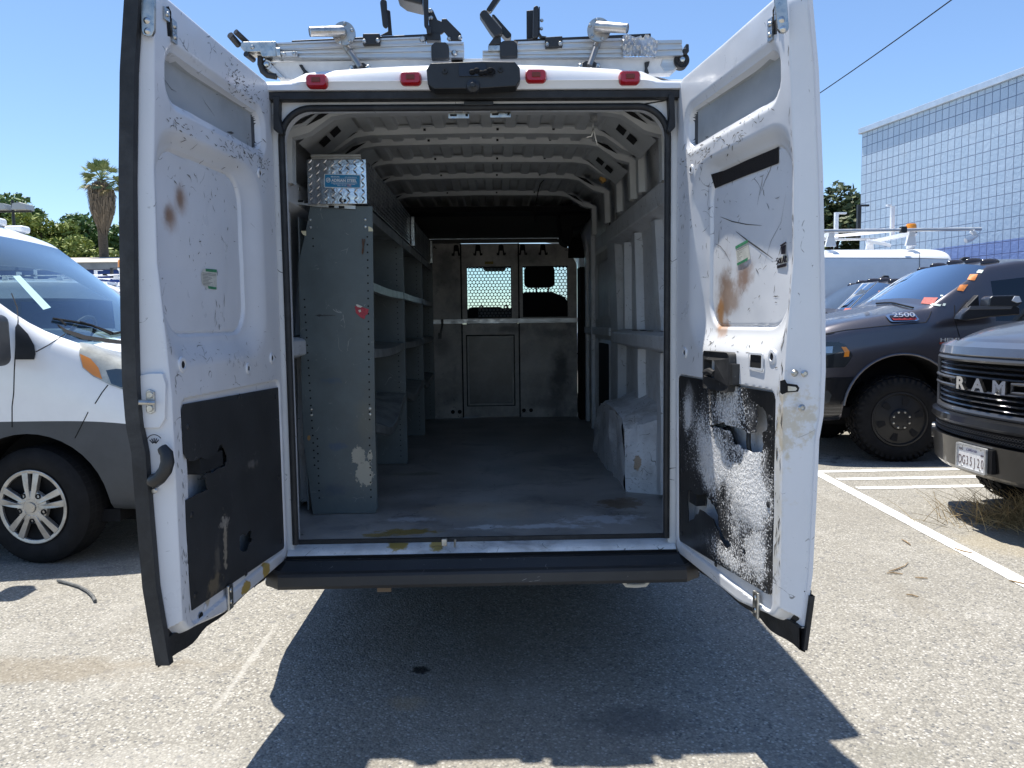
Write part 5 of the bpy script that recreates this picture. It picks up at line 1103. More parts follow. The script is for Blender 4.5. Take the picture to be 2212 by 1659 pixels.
for x, z in ((-.41, .66), (-.345, .66), (.268, .665), (.336, .665)): m_.lathe((x, PY - .001, z), (0, -1, 0), [(.0005, .0006), (.019, .0006)], 14)
m_.build('cable_hole', MT['dark'], pa, smooth=0)
m_ = MB()
for x, z in ((-.36, .618), (-.57, .618), (.29, .62), (.5, .62), (.71, .62), (.78, 1.2), (-.32, 2.11), (.222, 2.12), (.66, 2.215), (.68, 2.17)): m_.lathe((x, PY - .003, z), (0, -1, 0), [(.0005, .003), (.006, 0)], 8)
m_.build('rivet', MT['steel'], pa)
# mirror ledge parts seen through the openings
def seat(x, lab, wood):
    t_ = thing('cab_seat', (x, 7.85, .85), lab, 'seat', 'seats in the cab')
    m_ = MB(); m_.box((x, 7.9, .98), (.50, .55, .18)); m_.build('seat_cushion', MT['matte'], t_, bevel=.05, seg=4)
    m_ = MB(); zt = 1.80 if not wood else 1.66
    m_.prism([(x + a, 7.60, b) for a, b in ((-.25, 1.05), (.27, 1.05), (.26, zt - .14), (.20, zt - .05), (.08, zt), (-.22, zt), (-.25, zt - .05))], (0, .12, 0)); m_.build('seat_back', MT['matte'], t_, bevel=.03, seg=3)
    if not wood:
        m_ = MB(); m_.prism([(x - .03 + a, 7.60, b) for a, b in rrect(-.17, zt + .045, .13, zt + .26, .05, 5)], (0, .10, 0)); m_.build('headrest', MT['matte'], t_, bevel=.02)
        m_ = MB(); m_.cyl((x - .08, 7.65, zt - .05), (x - .08, 7.65, zt + .08), .01); m_.cyl((x + .04, 7.65, zt - .05), (x + .04, 7.65, zt + .08), .01); m_.build('headrest_post', MT['steel'], t_)
    else:
        m_ = MB(); m_.bb((x - .13, 7.58, 1.50), (x + .20, 7.598, 1.645)); bo = m_.build('back_board', mat('grey plastic back', (.16, .16, .16), .6), t_, bevel=.01)
        m_ = MB()
        for dx in (-.10, .14): m_.lathe((x + dx, 7.575, 1.655), (0, -1, 0), [(.008, .012), (.008, .012), (.022, .012), (.022, 0)], 14)
        m_.build('grommet', mat('tan ring', (.55, .40, .30), .5), bo)
seat(.50, 'black passenger seat with headrest seen through the right perforated window', False); seat(-.03, 'low black middle seat with two tan rings below the left perforated window', True)
m_ = MB(); m_.bb((X0 - .9, 8.5, .9), (X0 + .9, 9.0, 1.36)); m_.build('dashboard', MT['black'], van, bevel=.05, seg=3)
m_ = MB(); m_.prism([(-.0 + a, 8.30, b) for a, b in rrect(-.115, 2.06, .13, 2.13, .03, 4)], (0, .04, 0)); m_.tube([(0, 8.32, 2.12), (0, 8.34, 2.24)], .012, 6); m_.build('cab_mirror', MT['black'], van, bevel=.008)

# ================================================================ LADDER RACKS ON THE ROOF
def z1(x, y): return (466 + x * .248, y * .248)
def z2(x, y): return (960 + x * .248, y * .248)
RY = 3.22
def outl(zf, pts): return [zf(*p) for p in pts]
def bolts(parent, zf, pts, y, r2=.0075, m='zinc'):
    m_ = MB()
    for p in pts: m_.lathe(at(*zf(*p), 'y', y), (0, -1, 0), [(.0005, .007), (r2 * .7, .007), (r2, .004), (r2 * 1.25, 0)], 10)
    m_.build('bolt', MT[m], parent)
def channel(name, parent, zf, top, bot, y, dp, grooves):
    """aluminium channel between two measured edges; grooves as stepped lips"""
    m_ = MB(); (xa, ya), (xb, yb) = top; (xc, yc), (xd, yd) = bot
    A, B = at(*zf(xa, ya), 'y', y), at(*zf(xb, yb), 'y', y); C_, D_ = at(*zf(xc, yc), 'y', y), at(*zf(xd, yd), 'y', y)
    prof = [(0, dp), (0, 0)]
    for g0, g1 in grooves: prof += [(g0, 0), (g0 + .02, .008), (g1 - .02, .008), (g1, 0)]
    prof += [(1, 0), (1, dp)]
    rows_ = [[A.lerp(C_, t) + V((0, d_, 0)) for t, d_ in prof], [B.lerp(D_, t) + V((0, d_, 0)) for t, d_ in prof]]
    m_.grid(rows_, closed=True)
    for rw in rows_: m_.add(rw, [tuple(range(len(rw)))])
    return m_.build(name, MT['alu'], parent, smooth=0)
WB = mat('white crossbar enamel', (.70, .71, .72), .35, var=.12, vs=9, dirt=.25, dcol=(.3, .3, .29))
c = at(700, 150, 'y', RY)
lr = thing('ladder_rack', (c.x, RY, 2.5), 'aluminium ladder rack on the left of the roof, its tube pointing left', 'ladder rack', 'ladder racks on the van roof')
mk = lambda zf, pts, y, th, name, m, parent, bev=.003: slab(MB(), outl(zf, pts), y, th).build(name, m, parent, bevel=bev)
mk(z1, [(440, 560), (500, 540), (2160, 505), (2160, 560), (1300, 640), (600, 690), (540, 678)], RY + .03, .05, 'crossbar', WB, lr)
channel('lower_channel', lr, z1, ((500, 432), (2160, 365)), ((500, 500), (2162, 500)), RY, .06, ((.12, .38), (.55, .85)))
channel('upper_channel', lr, z1, ((530, 372), (1822, 318)), ((530, 428), (1825, 376)), RY - .004, .05, ((.25, .7),))
mk(z1, [(660, 350), (1955, 288), (1958, 348), (1835, 348), (1822, 318), (660, 368)], RY + .004, .05, 'slide_strip', MT['black'], lr)
e_ = mk(z1, [(222, 362), (522, 358), (528, 490), (400, 492), (386, 452), (258, 455), (212, 410)], RY - .012, .07, 'end_plate', MT['zinc'], lr); bolts(e_, z1, [(318, 410)], RY - .013)
p_ = mk(z1, [(520, 410), (560, 415), (565, 490), (530, 492)], RY - .02, .06, 'clamp_plate', MT['zinc'], lr); p_ = mk(z1, [(560, 452), (712, 448), (712, 488), (575, 492)], RY - .016, .012, 'splice_plate', MT['alu'], lr); bolts(p_, z1, [(594, 472), (683, 464)], RY - .017)
for a, b in (((125, 305), (200, 392)), ((172, 275), (275, 372)), ((262, 470), (330, 522))): m_ = MB(); m_.tube([at(*z1(*a), 'y', RY - .02), at(*z1(*b), 'y', RY + .03)], .0115 if a[0] != 125 else .0135, 10); m_.build('end_roller', MT['black'], lr)
def wheelring(zf, c, r2, parent):
    m_ = MB(); c0 = at(*zf(*c), 'y', RY + .02); m_.lathe(c0, (0, -1, 0), [(.002, .0), (r2 * .35, .005), (r2 * .5, .0), (r2 * .72, .0), (r2 * .95, .006), (r2, .0), (r2, -.035)], 24); o = m_.build('rubber_roller', MT['rubber'], parent)
    m_ = MB(); m_.lathe(c0 + V((0, -.004, 0)), (0, -1, 0), [(.0005, .012), (.010, .010), (.014, 0)], 12); m_.build('bolt', MT['steel'], o)
def hook(zf, pts, parent): m_ = MB(); m_.tube([at(*zf(*p), 'y', RY + .02) for p in pts], .0125, 10); m_.build('roller_arm', MT['rubber'], parent)
hook(z1, [(390, 490), (388, 560), (410, 620), (450, 655), (530, 668)], lr)
mk(z1, [(430, 512), (520, 552), (480, 552), (600, 676), (560, 680), (430, 590)], RY + .015, .012, 'roller_bracket', MT['alu'], lr)
wheelring(z1, (448, 566), .022, lr)
mk(z1, [(722, 562), (752, 560), (775, 600), (822, 640), (770, 655), (745, 680), (740, 665), (765, 630)], RY + .02, .01, 'notched_hook', MT['black'], lr)
def disc_tube(parent, zf, c, r2, tube, rod, base, dents):
    cc = at(*zf(*c), 'y', RY - .05); m_ = MB(); m_.lathe(cc, (0, -1, 0), [(.0005, .006), (r2, .006), (r2, -.006), (.0005, -.006)], 36)
    dk = m_.build('pivot_disc', MT['cast'], parent); bolts(dk, zf, dents, RY - .057, .006)
    m_ = MB(); a, b = (at(*zf(*p), 'y', RY - .075) for p in tube); a = a + V((0, -.05, 0)); r3 = .0185; m_.tube([a, a.lerp(b, .7), b + V((0, .0, 0)), b + V((0, .03, 0))], [r3, r3 * 1.08, r3 * 1.15, r3 * 1.1], 16, cap=False); m_.tube([a + (b - a) * .02, a + (b - a) * .03], [r3 * .8, r3 * .8], 14)
    m_.build('arm_tube', MT['cast'], parent)
    m_ = MB(); a, b = at(*zf(*rod[0]), 'y', RY - .03), at(*zf(*rod[1]), 'y', RY - .06); m_.tube([a, b], .0125, 10); m_.tube([a - (b - a).normalized() * .01, a + (b - a) * .18], .015, 10); m_.build('drive_rod', mat('grey steel rod', (.34, .33, .31), .35, .9), parent)
    m_ = MB(); slab(m_, outl(zf, base), RY - .055, .03); o = m_.build('rod_base', MT['black'], parent, bevel=.005)
    bolts(o, zf, [base[0], base[3]] if False else [((base[0][0] + 25), base[0][1] - 2), ((base[3][0] - 25), base[3][1] - 2)], RY - .056, .009)
disc_tube(lr, z1, (1117, 294), .046, ((845, 318), (1095, 272)), ((1145, 415), (1262, 590)), [(1158, 590), (1250, 542), (1290, 542), (1352, 588), (1352, 612), (1158, 612)], [(1085, 372), (1168, 355), (1185, 262), (1122, 206)])
o = mk(z1, [(1280, 292), (1428, 290), (1430, 384), (1280, 388)], RY - .022, .03, 'clamp_block', MT['black'], lr); bolts(o, z1, [(1295, 358), (1410, 352)], RY - .023)
mk(z1, [(1428, 10), (1450, -20), (1488, 0), (1500, 230), (1480, 250), (1452, 225)], RY - .03, .012, 'ladder_stop', MT['black'], lr, .006); mk(z1, [(1490, 80), (1518, 90), (1536, 300), (1430, 306), (1500, 270)], RY + .005, .012, 'stop_foot', MT['black'], lr)
mk(z1, [(1800, -260), (1850, -260), (1852, 215), (1880, 245), (1878, 290), (1838, 292), (1832, 248), (1815, 225)], RY - .02, .014, 'tall_stop', MT['black'], lr); mk(z1, [(1640, 0), (1560, -60), (1800, -90), (1800, 40)], RY - .02, .12, 'stop_pad', MT['black'], lr, .01)
o = mk(z1, [(1850, 95), (1890, 80), (1930, 170), (1966, 185), (1968, 162), (2008, 160), (2138, 292), (2142, 355), (2022, 355), (2018, 310), (1990, 275), (1968, 295), (1860, 292)], RY + .012, .012, 'cam_plate', MT['black'], lr); bolts(o, z1, [(1870, 92), (1875, 155), (2032, 338), (2128, 330)], RY + .010)
mk(z1, [(1875, 395), (1905, 366), (2005, 366), (2030, 398), (2030, 512), (1878, 515)], RY - .02, .03, 'channel_clamp', MT['black'], lr, .005)
bolts(lr, z1, [(2078, 460), (1802, 340)], RY - .006, .010)

c = at(1260, 130, 'y', RY)
rr_ = thing('ladder_rack', (c.x, RY, 2.5), 'aluminium ladder rack on the right of the roof, wrapped with silver tape', 'ladder rack', 'ladder racks on the van roof')
mk(z2, [(60, 512), (650, 505), (1880, 495), (2080, 505), (2065, 560), (1980, 635), (1700, 640), (900, 600), (60, 560)], RY + .03, .05, 'crossbar', WB, rr_)
channel('lower_channel', rr_, z2, ((332, 440), (1560, 400)), ((332, 505), (1560, 495)), RY, .06, ((.15, .45), (.6, .88)))
channel('upper_channel', rr_, z2, ((640, 362), (1560, 330)), ((640, 432), (1560, 402)), RY - .004, .05, ((.3, .75),)); channel('tail_channel', rr_, z2, ((1840, 350), (2068, 346)), ((1840, 490), (2080, 480)), RY, .06, ((.2, .45), (.6, .85)))
mk(z2, [(600, 345), (1800, 290), (1800, 320), (1560, 330), (640, 362)], RY + .004, .05, 'slide_strip', MT['black'], rr_); mk(z2, [(380, 395), (500, 392), (500, 440), (380, 442)], RY - .01, .05, 'clamp_plate', MT['zinc'], rr_)
# silver tape
m_ = MB(); A, B = at(*z2(1552, 300), 'y', RY - .012), at(*z2(1868, 300), 'y', RY - .012); hgt_ = (at(*z2(1552, 300), 'y', RY).z - at(*z2(1552, 495), 'y', RY).z); rows_ = []
for i in range(33):
    t = i / 32; p = A.lerp(B, t); sh_ = sstep(.8, 1, t) * .25; row = []
    for k in range(15):
        s_ = k / 14; wob = .008 * noise.noise(V((t * 9 + s_ * 2, s_ * 5, 1))) + .005 * math.sin(t * 34 + s_ * 4)
        top_ = .006 * math.sin(t * 13) - (.012 if .5 < t < .62 else 0)
        row.append(p + V((-.012 * s_ * sstep(.8, 1, t), -abs(wob) * 1.2 + (.075 if k == 0 else 0), -hgt_ * (sh_ + (1 - sh_) * s_) + (top_ if k < 3 else 0))))
    rows_.append(row)
m_.grid(rows_); m_.build('tape_wrap', mat('silver duct tape', (.52, .53, .54), .32, .5, bump=.5, bs=30, var=.25, vs=12), rr_, smooth=25)
mk(z2, [(360, 85), (470, -80), (530, -80), (400, 105)], RY + .02, .03, 'bent_arm', MT['black'], rr_, .006); mk(z2, [(305, 125), (318, 100), (350, 82), (365, 88), (508, 262), (490, 295), (440, 318), (395, 262)], RY - .03, .05, 'ladder_stop', MT['black'], rr_, .008)
mk(z2, [(410, 125), (432, 122), (585, 298), (580, 320), (550, 335), (535, 330), (490, 280), (500, 240)], RY + .025, .05, 'stop_pad', MT['black'], rr_, .008); mk(z2, [(382, 390), (440, 310), (455, 292), (490, 290), (495, 385)], RY - .012, .04, 'stop_foot', MT['black'], rr_)
mk(z2, [(482, 372), (510, 354), (600, 350), (636, 378), (638, 494), (484, 498)], RY - .02, .03, 'channel_clamp', MT['black'], rr_, .005)
mk(z2, [(715, 90), (775, 84), (775, 335), (716, 338)], RY + .04, .012, 'rear_stop', MT['black'], rr_); mk(z2, [(776, 60), (795, 46), (820, 52), (822, 310), (800, 328), (770, 320)], RY - .02, .03, 'ladder_stop', MT['black'], rr_, .006)
o = mk(z2, [(822, 55), (832, 55), (832, 285), (850, 310), (890, 316), (890, 330), (845, 325), (822, 300)], RY - .012, .03, 'stop_angle', MT['black'], rr_, .002); bolts(o, z2, [(848, 178), (845, 250)], RY - .012, .006)
o = mk(z2, [(878, 322), (1028, 312), (1030, 405), (880, 412)], RY - .022, .03, 'clamp_block', MT['black'], rr_); bolts(o, z2, [(896, 385), (1010, 378)], RY - .023)
disc_tube(rr_, z2, (1345, 262), .047, ((1575, 290), (1345, 232)), ((1335, 375), (1262, 575)), [(1160, 575), (1225, 528), (1300, 528), (1362, 572), (1362, 588), (1160, 590)], [(1268, 222), (1375, 335), (1288, 312), (1330, 172)])
wheelring(z2, (2068, 525), .032, rr_); mk(z2, [(1900, 505), (2070, 495), (2090, 530), (2000, 610), (1920, 630), (1880, 570)], RY + .028, .012, 'roller_bracket', MT['alu'], rr_)
mk(z2, [(1745, 540), (1790, 530), (1782, 568), (1768, 590), (1785, 640), (1742, 642), (1748, 590)], RY + .02, .01, 'notched_hook', MT['black'], rr_); mk(z2, [(2105, 380), (2130, 382), (2132, 450), (2106, 455)], RY, .05, 'end_roller', MT['black'], rr_); mk(z2, [(2080, 420), (2110, 415), (2118, 470), (2085, 475)], RY, .04, 'roller_mount', MT['black'], rr_)
# ================================================================ OTHER VEHICLES
from mathutils.bvhtree import BVHTree
def carbody(parent, rings, mfun, names, mats, arches, ss=2, crease=()):
    """closed cage (rings of half sections, mirrored), subdivided, wheel arches cut, then split into one mesh per material"""
    n = len(rings[0][1]); L = 2 * n - 2; vs = []; fs = []; ms = []
    for x, half, yc in rings:
        full = [(q[0], q[1], (q[2] if len(q) > 2 else 0)) for q in half] + [(-q[0], q[1], (q[2] if len(q) > 2 else 0)) for q in half[1:-1]][::-1]
        vs += [(x + dx, yc + y, z) for y, z, dx in full]
    for i in range(len(rings) - 1):
        for k in range(L):
            fs.append((i * L + k, i * L + (k + 1) % L, (i + 1) * L + (k + 1) % L, (i + 1) * L + k)); j = k if k < n - 1 else L - 1 - k; ms.append(mfun(i, j))
    fs.append(tuple(range(L))[::-1]); ms.append(mfun(0, -1)); fs.append(tuple(range((len(rings) - 1) * L, len(rings) * L))); ms.append(mfun(len(rings), -1))
    me = bpy.data.meshes.new('cage'); me.from_pydata(vs, [], fs)
    for m in mats: me.materials.append(m)
    me.polygons.foreach_set('material_index', ms)
    bm = bmesh.new(); bm.from_mesh(me); bmesh.ops.recalc_face_normals(bm, faces=bm.faces)
    cl = bm.edges.layers.float.new('crease_edge')
    for e in bm.edges:
        a, b = e.verts[0].index, e.verts[1].index
        if a // L == b // L:
            if (a // L) in crease: e[cl] = 1.0
        else:
            k = a % L; j = k if k < n else L - k
            if ('j', j) in crease: e[cl] = .9
    bm.to_mesh(me); bm.free()
    ob = bpy.data.objects.new('cage', me); COL.objects.link(ob); cut = []
    s_ = ob.modifiers.new('s', 'SUBSURF'); s_.levels = ss; s_.render_levels = ss
    for (ax, az, ar, y0, y1) in arches:
        c = MB(); pts = [(ax + ar * math.cos(2 * PI * k / 40), y0, az + ar * math.sin(2 * PI * k / 40)) for k in range(40)]; c.mi = 0; c.prism(pts, (0, y1 - y0, 0)); co = c.build('cutter', [MT['matte']], smooth=0)
        b = ob.modifiers.new('b', 'BOOLEAN'); b.operation = 'DIFFERENCE'; b.object = co; b.solver = 'EXACT'; b.material_mode = 'TRANSFER'; cut.append(co)
    dg = bpy.context.evaluated_depsgraph_get(); ev = bpy.data.meshes.new_from_object(ob.evaluated_get(dg))
    bvh = BVHTree.FromPolygons([v.co.copy() for v in ev.vertices], [tuple(p.vertices) for p in ev.polygons])
    evm = list(ev.materials); out = {}
    for mi, nm in enumerate(names):
        slot = [i for i, m in enumerate(evm) if m == mats[mi]]
        ps = [p for p in ev.polygons if p.material_index in slot]; mp = {}; v2 = []; f2 = []
        for p in ps:
            f = []
            for v in p.vertices:
                if v not in mp: mp[v] = len(v2); v2.append(tuple(ev.vertices[v].co))
                f.append(mp[v])
            f2.append(tuple(f))
        if f2:
            m_ = MB(); m_.add(v2, f2)
            # keep outward normals of the closed shell
            o = m_.build(nm, mats[mi], parent, smooth=42); out[nm] = o
    ps = [p for p in ev.polygons if evm[p.material_index] not in mats] if arches else []
    if ps:
        m_ = MB()
        for p in ps: m_.add([tuple(ev.vertices[v].co) for v in p.vertices], [tuple(range(len(p.vertices)))])
        for q_ in m_.pieces(): q_.build('wheel_well', MT['matte'], parent, smooth=0)
    for o in cut + [ob]: bpy.data.objects.remove(o)
    return out, bvh
def hitp(bvh, px, py, off=.003):
    d = ray(px, py).normalized(); h = bvh.ray_cast(CPOS, d)
    if h[0] is None: return None
    nn = h[1] if h[1].dot(d) < 0 else -h[1]
    return h[0] + nn * off
def patch(bvh, poly, off=.003, step=6, mb=None, mi=0):
    """conforms an outline to the body it lies on"""
    P2 = []
    for i, p in enumerate(poly):
        q = poly[(i + 1) % len(poly)]; k = max(1, int(math.hypot(q[0] - p[0], q[1] - p[1]) / step))
        P2 += [V((lerp(p[0], q[0], t / k), lerp(p[1], q[1], t / k))) for t in range(k)]
    n = len(P2); ins = []
    x0, x1 = min(p.x for p in P2), max(p.x for p in P2); y0, y1 = min(p.y for p in P2), max(p.y for p in P2)
    yy = y0 + step
    while yy < y1:
        xx = x0 + step
        while xx < x1:
            c = False; q = V((xx, yy))
            for i in range(n):
                a, b = P2[i], P2[i - 1]
                if (a.y > yy) != (b.y > yy) and xx < (b.x - a.x) * (yy - a.y) / (b.y - a.y) + a.x: c = not c
            if c and min((q - a).length for a in P2) > step * .45: ins.append(q)
            xx += step
        yy += step
    vs, _, fs, *_ = geometry.delaunay_2d_cdt(P2 + ins, [(i, (i + 1) % n) for i in range(n)], [], 1, 1e-4)
    pts = [hitp(bvh, v.x, v.y, off) for v in vs]; ok = [f for f in fs if all(pts[i] is not None for i in f)]
    good = []
    for f in ok:
        if max((pts[f[i]] - pts[f[i - 1]]).length for i in range(len(f))) < .25: good.append(tuple(f))
    mb = mb or MB(); mb.add([p or V() for p in pts], good, mi); return mb
def seam(bvh, pts, r2=.004, off=.0, mb=None):
    q = []
    for a, b in zip(pts, pts[1:]):
        k = max(2, int(math.hypot(a[0] - b[0], a[1] - b[1]) / 6)); q += [(lerp(a[0], b[0], t / k), lerp(a[1], b[1], t / k)) for t in range(k)]
    q.append(pts[-1]); P3 = [hitp(bvh, *p, off) for p in q]; P3 = [p for p in P3 if p is not None]; mb = mb or MB()
    if len(P3) > 1: mb.tube(P3, r2, 5)
    return mb
TYRE = mat('tyre rubber', (.012, .012, .013), .8, var=.3, vs=14, dirt=.2, dcol=(.045, .043, .04), spec=.2)
def wheel(parent, c, ny, R_, rim, wd, kind, steer=0):
    """ny: outward direction along y"""
    Rm = M.Rotation(steer, 3, 'Z'); ax = Rm @ V((0, ny, 0)); c = V(c); X = Rm @ V((1, 0, 0)); Z = V((0, 0, 1))
    m_ = MB(); m_.lathe(c, ax, [(rim * .98, -wd), (R_ * .9, -wd), (R_ * .985, -wd * .9), (R_, -wd * .75), (R_, -wd * .25), (R_ * .985, -wd * .1), (R_ * .93, -.002), (R_ * .84, .012), (rim * 1.12, .010), (rim * 1.02, .0), (rim * .98, -.02)], 56)
    ty = m_.build('wheel', TYRE, parent, smooth=30)
    m_ = MB()
    if kind == 'truck':
        for k in range(44):
            a = 2 * PI * k / 44
            for t, o in ((-.12, .0), (-.38, .5), (-.62, 0), (-.88, .5)):
                b = a + o * 2 * PI / 44; d_ = X * math.cos(b) + Z * math.sin(b); tg = -X * math.sin(b) + Z * math.cos(b)
                q = c + ax * (wd * t) + d_ * (R_ + .001); u_ = (tg * .85 + ax * .5 * (1 if k % 2 else -1)).normalized(); v_ = u_.cross(d_).normalized()
                m_.prism([q + u_ * .022 + v_ * .028, q - u_ * .022 + v_ * .026, q - u_ * .022 - v_ * .028, q + u_ * .022 - v_ * .024], d_ * .010)
            d_ = X * math.cos(a) + Z * math.sin(a); tg = -X * math.sin(a) + Z * math.cos(a)
            q = c + d_ * (R_ * .965) + ax * .001; m_.prism([q + tg * .016, q - tg * .018, q - tg * .014 - d_ * .045, q + tg * .010 - d_ * .045], ax * .007)
        m_.build('tread_block', TYRE, ty, smooth=0)
    else:
        for f in (.3, .5, .7): m_.lathe(c, ax, [(R_ + .0015, -wd * f - .006), (R_ + .0015, -wd * f + .006)], 40)
        for k in range(60):
            a = 2 * PI * k / 60; d_ = X * math.cos(a) + Z * math.sin(a); tg = -X * math.sin(a) + Z * math.cos(a); q = c + d_ * (R_ + .001)
            m_.add([q - ax * wd * .1 - tg * .004, q - ax * wd * .1 + tg * .004, q - ax * wd * .9 + tg * .012, q - ax * wd * .9 + tg * .004], [(0, 1, 2, 3)])
        m_.build('tread_groove', MT['dark'], ty, smooth=0)
    if kind == 'truck':
        RM_ = mat('matte black wheel', (.010, .010, .011), .5, var=.2); m_ = MB(); m_.lathe(c, ax, [(rim, -.03), (rim, .004), (rim * .94, .006), (rim * .90, -.015), (rim * .80, -.012), (rim * .40, .012), (rim * .36, .03), (rim * .30, .035), (.001, .036)], 48); rm = m_.build('rim', RM_, ty)
        m_ = MB(); pk = MB()
        for k in range(8):
            a = 2 * PI * (k + .5) / 8; d_ = X * math.cos(a) + Z * math.sin(a); m_.lathe(c + d_ * rim * .30 + ax * .03, ax, [(.011, 0), (.011, .02), (.0005, .022)], 8)
        m_.build('lug_nut', MT['zinc'], rm)
        for k in range(6):
            a = 2 * PI * (k + .25) / 6; d_ = X * math.cos(a) + Z * math.sin(a); tg = -X * math.sin(a) + Z * math.cos(a); q = c + d_ * rim * .66 + ax * .0025
            pk.prism([q + d_ * .04 + tg * .036, q + d_ * .048, q + d_ * .04 - tg * .036, q - d_ * .038 - tg * .022, q - d_ * .038 + tg * .022], ax * .003)
        pk.build('rim_window', MT['dark'], rm)
    else:
        m_ = MB(); m_.lathe(c, ax, [(rim, -.02), (rim * 1.02, .006), (rim * .95, .008), (rim * .92, -.01), (rim * .6, -.04), (.001, -.045)], 48); rm = m_.build('rim', MT['matte'], ty)
        AL = mat('dusty alloy', (.46, .45, .43), .38, .75, var=.25, vs=10, dirt=.3, dcol=(.2, .17, .14)); m_ = MB()
        m_.lathe(c, ax, [(rim * .95, .004), (rim * 1.01, .009), (rim * .99, .013), (rim * .90, .009), (rim * .89, -.004)], 48)
        for k in range(5):
            a = 2 * PI * k / 5 + PI / 2
            for sg in (-1, 1):
                b0 = a + sg * .10; b1 = a + sg * .20; f0, f1 = .22, .94
                def pt(f, b, h): return c + (X * math.cos(b) + Z * math.sin(b)) * rim * f + ax * h
                m_.prism([pt(f0, a + sg * .55, .022), pt(f0, a + sg * .04, .022), pt(.42, a + sg * .08, .024), pt(f1, a + sg * .085, .012), pt(f1, a + sg * .28, .012), pt(.62, a + sg * .33, .020)], -ax * .03)
        m_.lathe(c, ax, [(rim * .46, -.01), (rim * .44, .014), (rim * .30, .020), (rim * .2, .020), (.001, .020)], 30); m_.build('rim_spoke', AL, rm, bevel=.003)
        m_ = MB()
        for k in range(5):
            a = 2 * PI * (k + .5) / 5 + PI / 2; m_.lathe(c + (X * math.cos(a) + Z * math.sin(a)) * rim * .37 + ax * .012, ax, [(.017, 0), (.017, .012), (.011, .012), (.010, .002), (.0005, .002)], 12)
        m_.build('lug_nut', MT['matte'], rm)
        m_ = MB(); m_.lathe(c + ax * .022, ax, [(rim * .14, 0), (rim * .13, .006), (.0005, .007)], 20); m_.build('hub_cap', MT['cast'], rm)
    return ty

# ---------------------------------------------------------------- white van parked at the left
AX, VC = -2.94, 5.82
pv = thing('parked_van', (AX, VC, 0), 'white van with grey lower cladding parked nose right beside the left rear door', 'van', 'white vans')
def vr(a, sill, clad, mid, belt, wt, re, rm, rc): return (AX + a, [(0, .30), (sill[0] - .12, .30), sill, clad, mid, belt, wt, re, rm, rc], VC)
full = lambda a: vr(a, (1.0, .40), (1.02, .93), (1.02, 1.15), (1.0, 1.42), (.94, 2.16), (.88, 2.38), (.5, 2.46), (0, 2.48))
VR = [full(-4.2), full(-4.1), full(-2.0), vr(-1.25, (1.0, .40), (1.02, .93), (1.02, 1.15), (1.0, 1.42), (.945, 2.13), (.90, 2.345), (.52, 2.41), (0, 2.42)), vr(-.90, (1.0, .40), (1.02, .93), (1.02, 1.15), (1.0, 1.42), (.95, 2.08), (.912, 2.255), (.55, 2.285), (0, 2.29)), vr(-.80, (1.0, .40), (1.02, .93), (1.02, 1.15), (1.0, 1.42), (.955, 2.05), (.915, 2.18), (.55, 2.20), (0, 2.205)), vr(-.4, (1.0, .40), (1.02, .93), (1.02, 1.15), (1.0, 1.42), (.97, 1.79), (.93, 1.86), (.55, 1.965), (0, 2.0)),
      vr(.02, (1.0, .40), (1.02, .93), (1.02, 1.15), (.995, 1.39), (.975, 1.45), (.935, 1.49), (.52, 1.62), (0, 1.67)), vr(.36, (1.0, .38), (1.02, .93), (1.01, 1.14), (.975, 1.33), (.95, 1.37), (.90, 1.39), (.5, 1.41), (0, 1.43)), vr(.60, (1.0, .34), (1.0, .91), (.985, 1.08), (.93, 1.20), (.90, 1.24), (.85, 1.26), (.5, 1.28), (0, 1.30)),
      vr(.80, (.93, .32), (.92, .86), (.89, 1.0), (.83, 1.08), (.80, 1.11), (.75, 1.13), (.4, 1.15), (0, 1.15)), vr(.94, (.80, .34), (.77, .80), (.74, .90), (.68, .96), (.66, .97), (.6, .98), (.3, 1.0), (0, 1.0)), vr(.97, (.74, .38), (.7, .76), (.68, .84), (.62, .88), (.6, .89), (.55, .9), (.3, .92), (0, .92))]
def vm(i, j):
    if 5 <= i <= 7 and j in (7, 8): return 2
    if 1 <= i <= 5 and j == 5: return 3
    return 1 if j <= 2 else 0
CLAD = mat('grey plastic cladding', (.055, .06, .067), .55, var=.15, vs=4, bump=.1, bs=250)
PVW = mat('white parked van paint', (.78, .79, .80), .28, coat=.6, var=.03)
def pv_build(t_):
    return carbody(t_, VR, vm, ['body', 'cladding', 'windshield', 'side_window'], [PVW, CLAD, glass('parked van windshield', (.78, .92, .93), .8), glass('grey side glass', (.42, .47, .47), .7)], [(AX, .37, .475, VC - 1.2, VC - .66), (AX, .37, .475, VC + .66, VC + 1.2)], 2, {5, ('j', 3), ('j', 7)})
_, pb = pv_build(pv)
wheel(pv, (AX, VC - .985, .374), -1, .378, .238, .24, 'van', R(-9)); wheel(pv, (AX, VC + .985, .36), 1, .378, .238, .24, 'van', R(-9)); wheel(pv, (AX - 3.45, VC - .985, .36), -1, .378, .238, .24, 'van')
MB().bb((AX - .62, VC - .66, .2), (AX + .7, VC + .66, .75)).bb((AX - 3.9, VC - .9, .25), (AX + .5, VC + .9, .33)).build('underbody', MT['matte'], pv, smooth=0)
zz = lambda x, y: (x * 1.085 * .5486, (700 + y * 1.085) * .5486)
hl = patch(pb, [zz(*p) for p in ((290, 600), (330, 606), (400, 628), (462, 640), (480, 655), (480, 765), (450, 770), (400, 752), (340, 722), (300, 690), (288, 645))], .006, 6)
ho = hl.build('headlight', mat('clear headlight cover', (.50, .49, .42), .12, .35, coat=.5, var=.3, vs=8), pv, smooth=30)
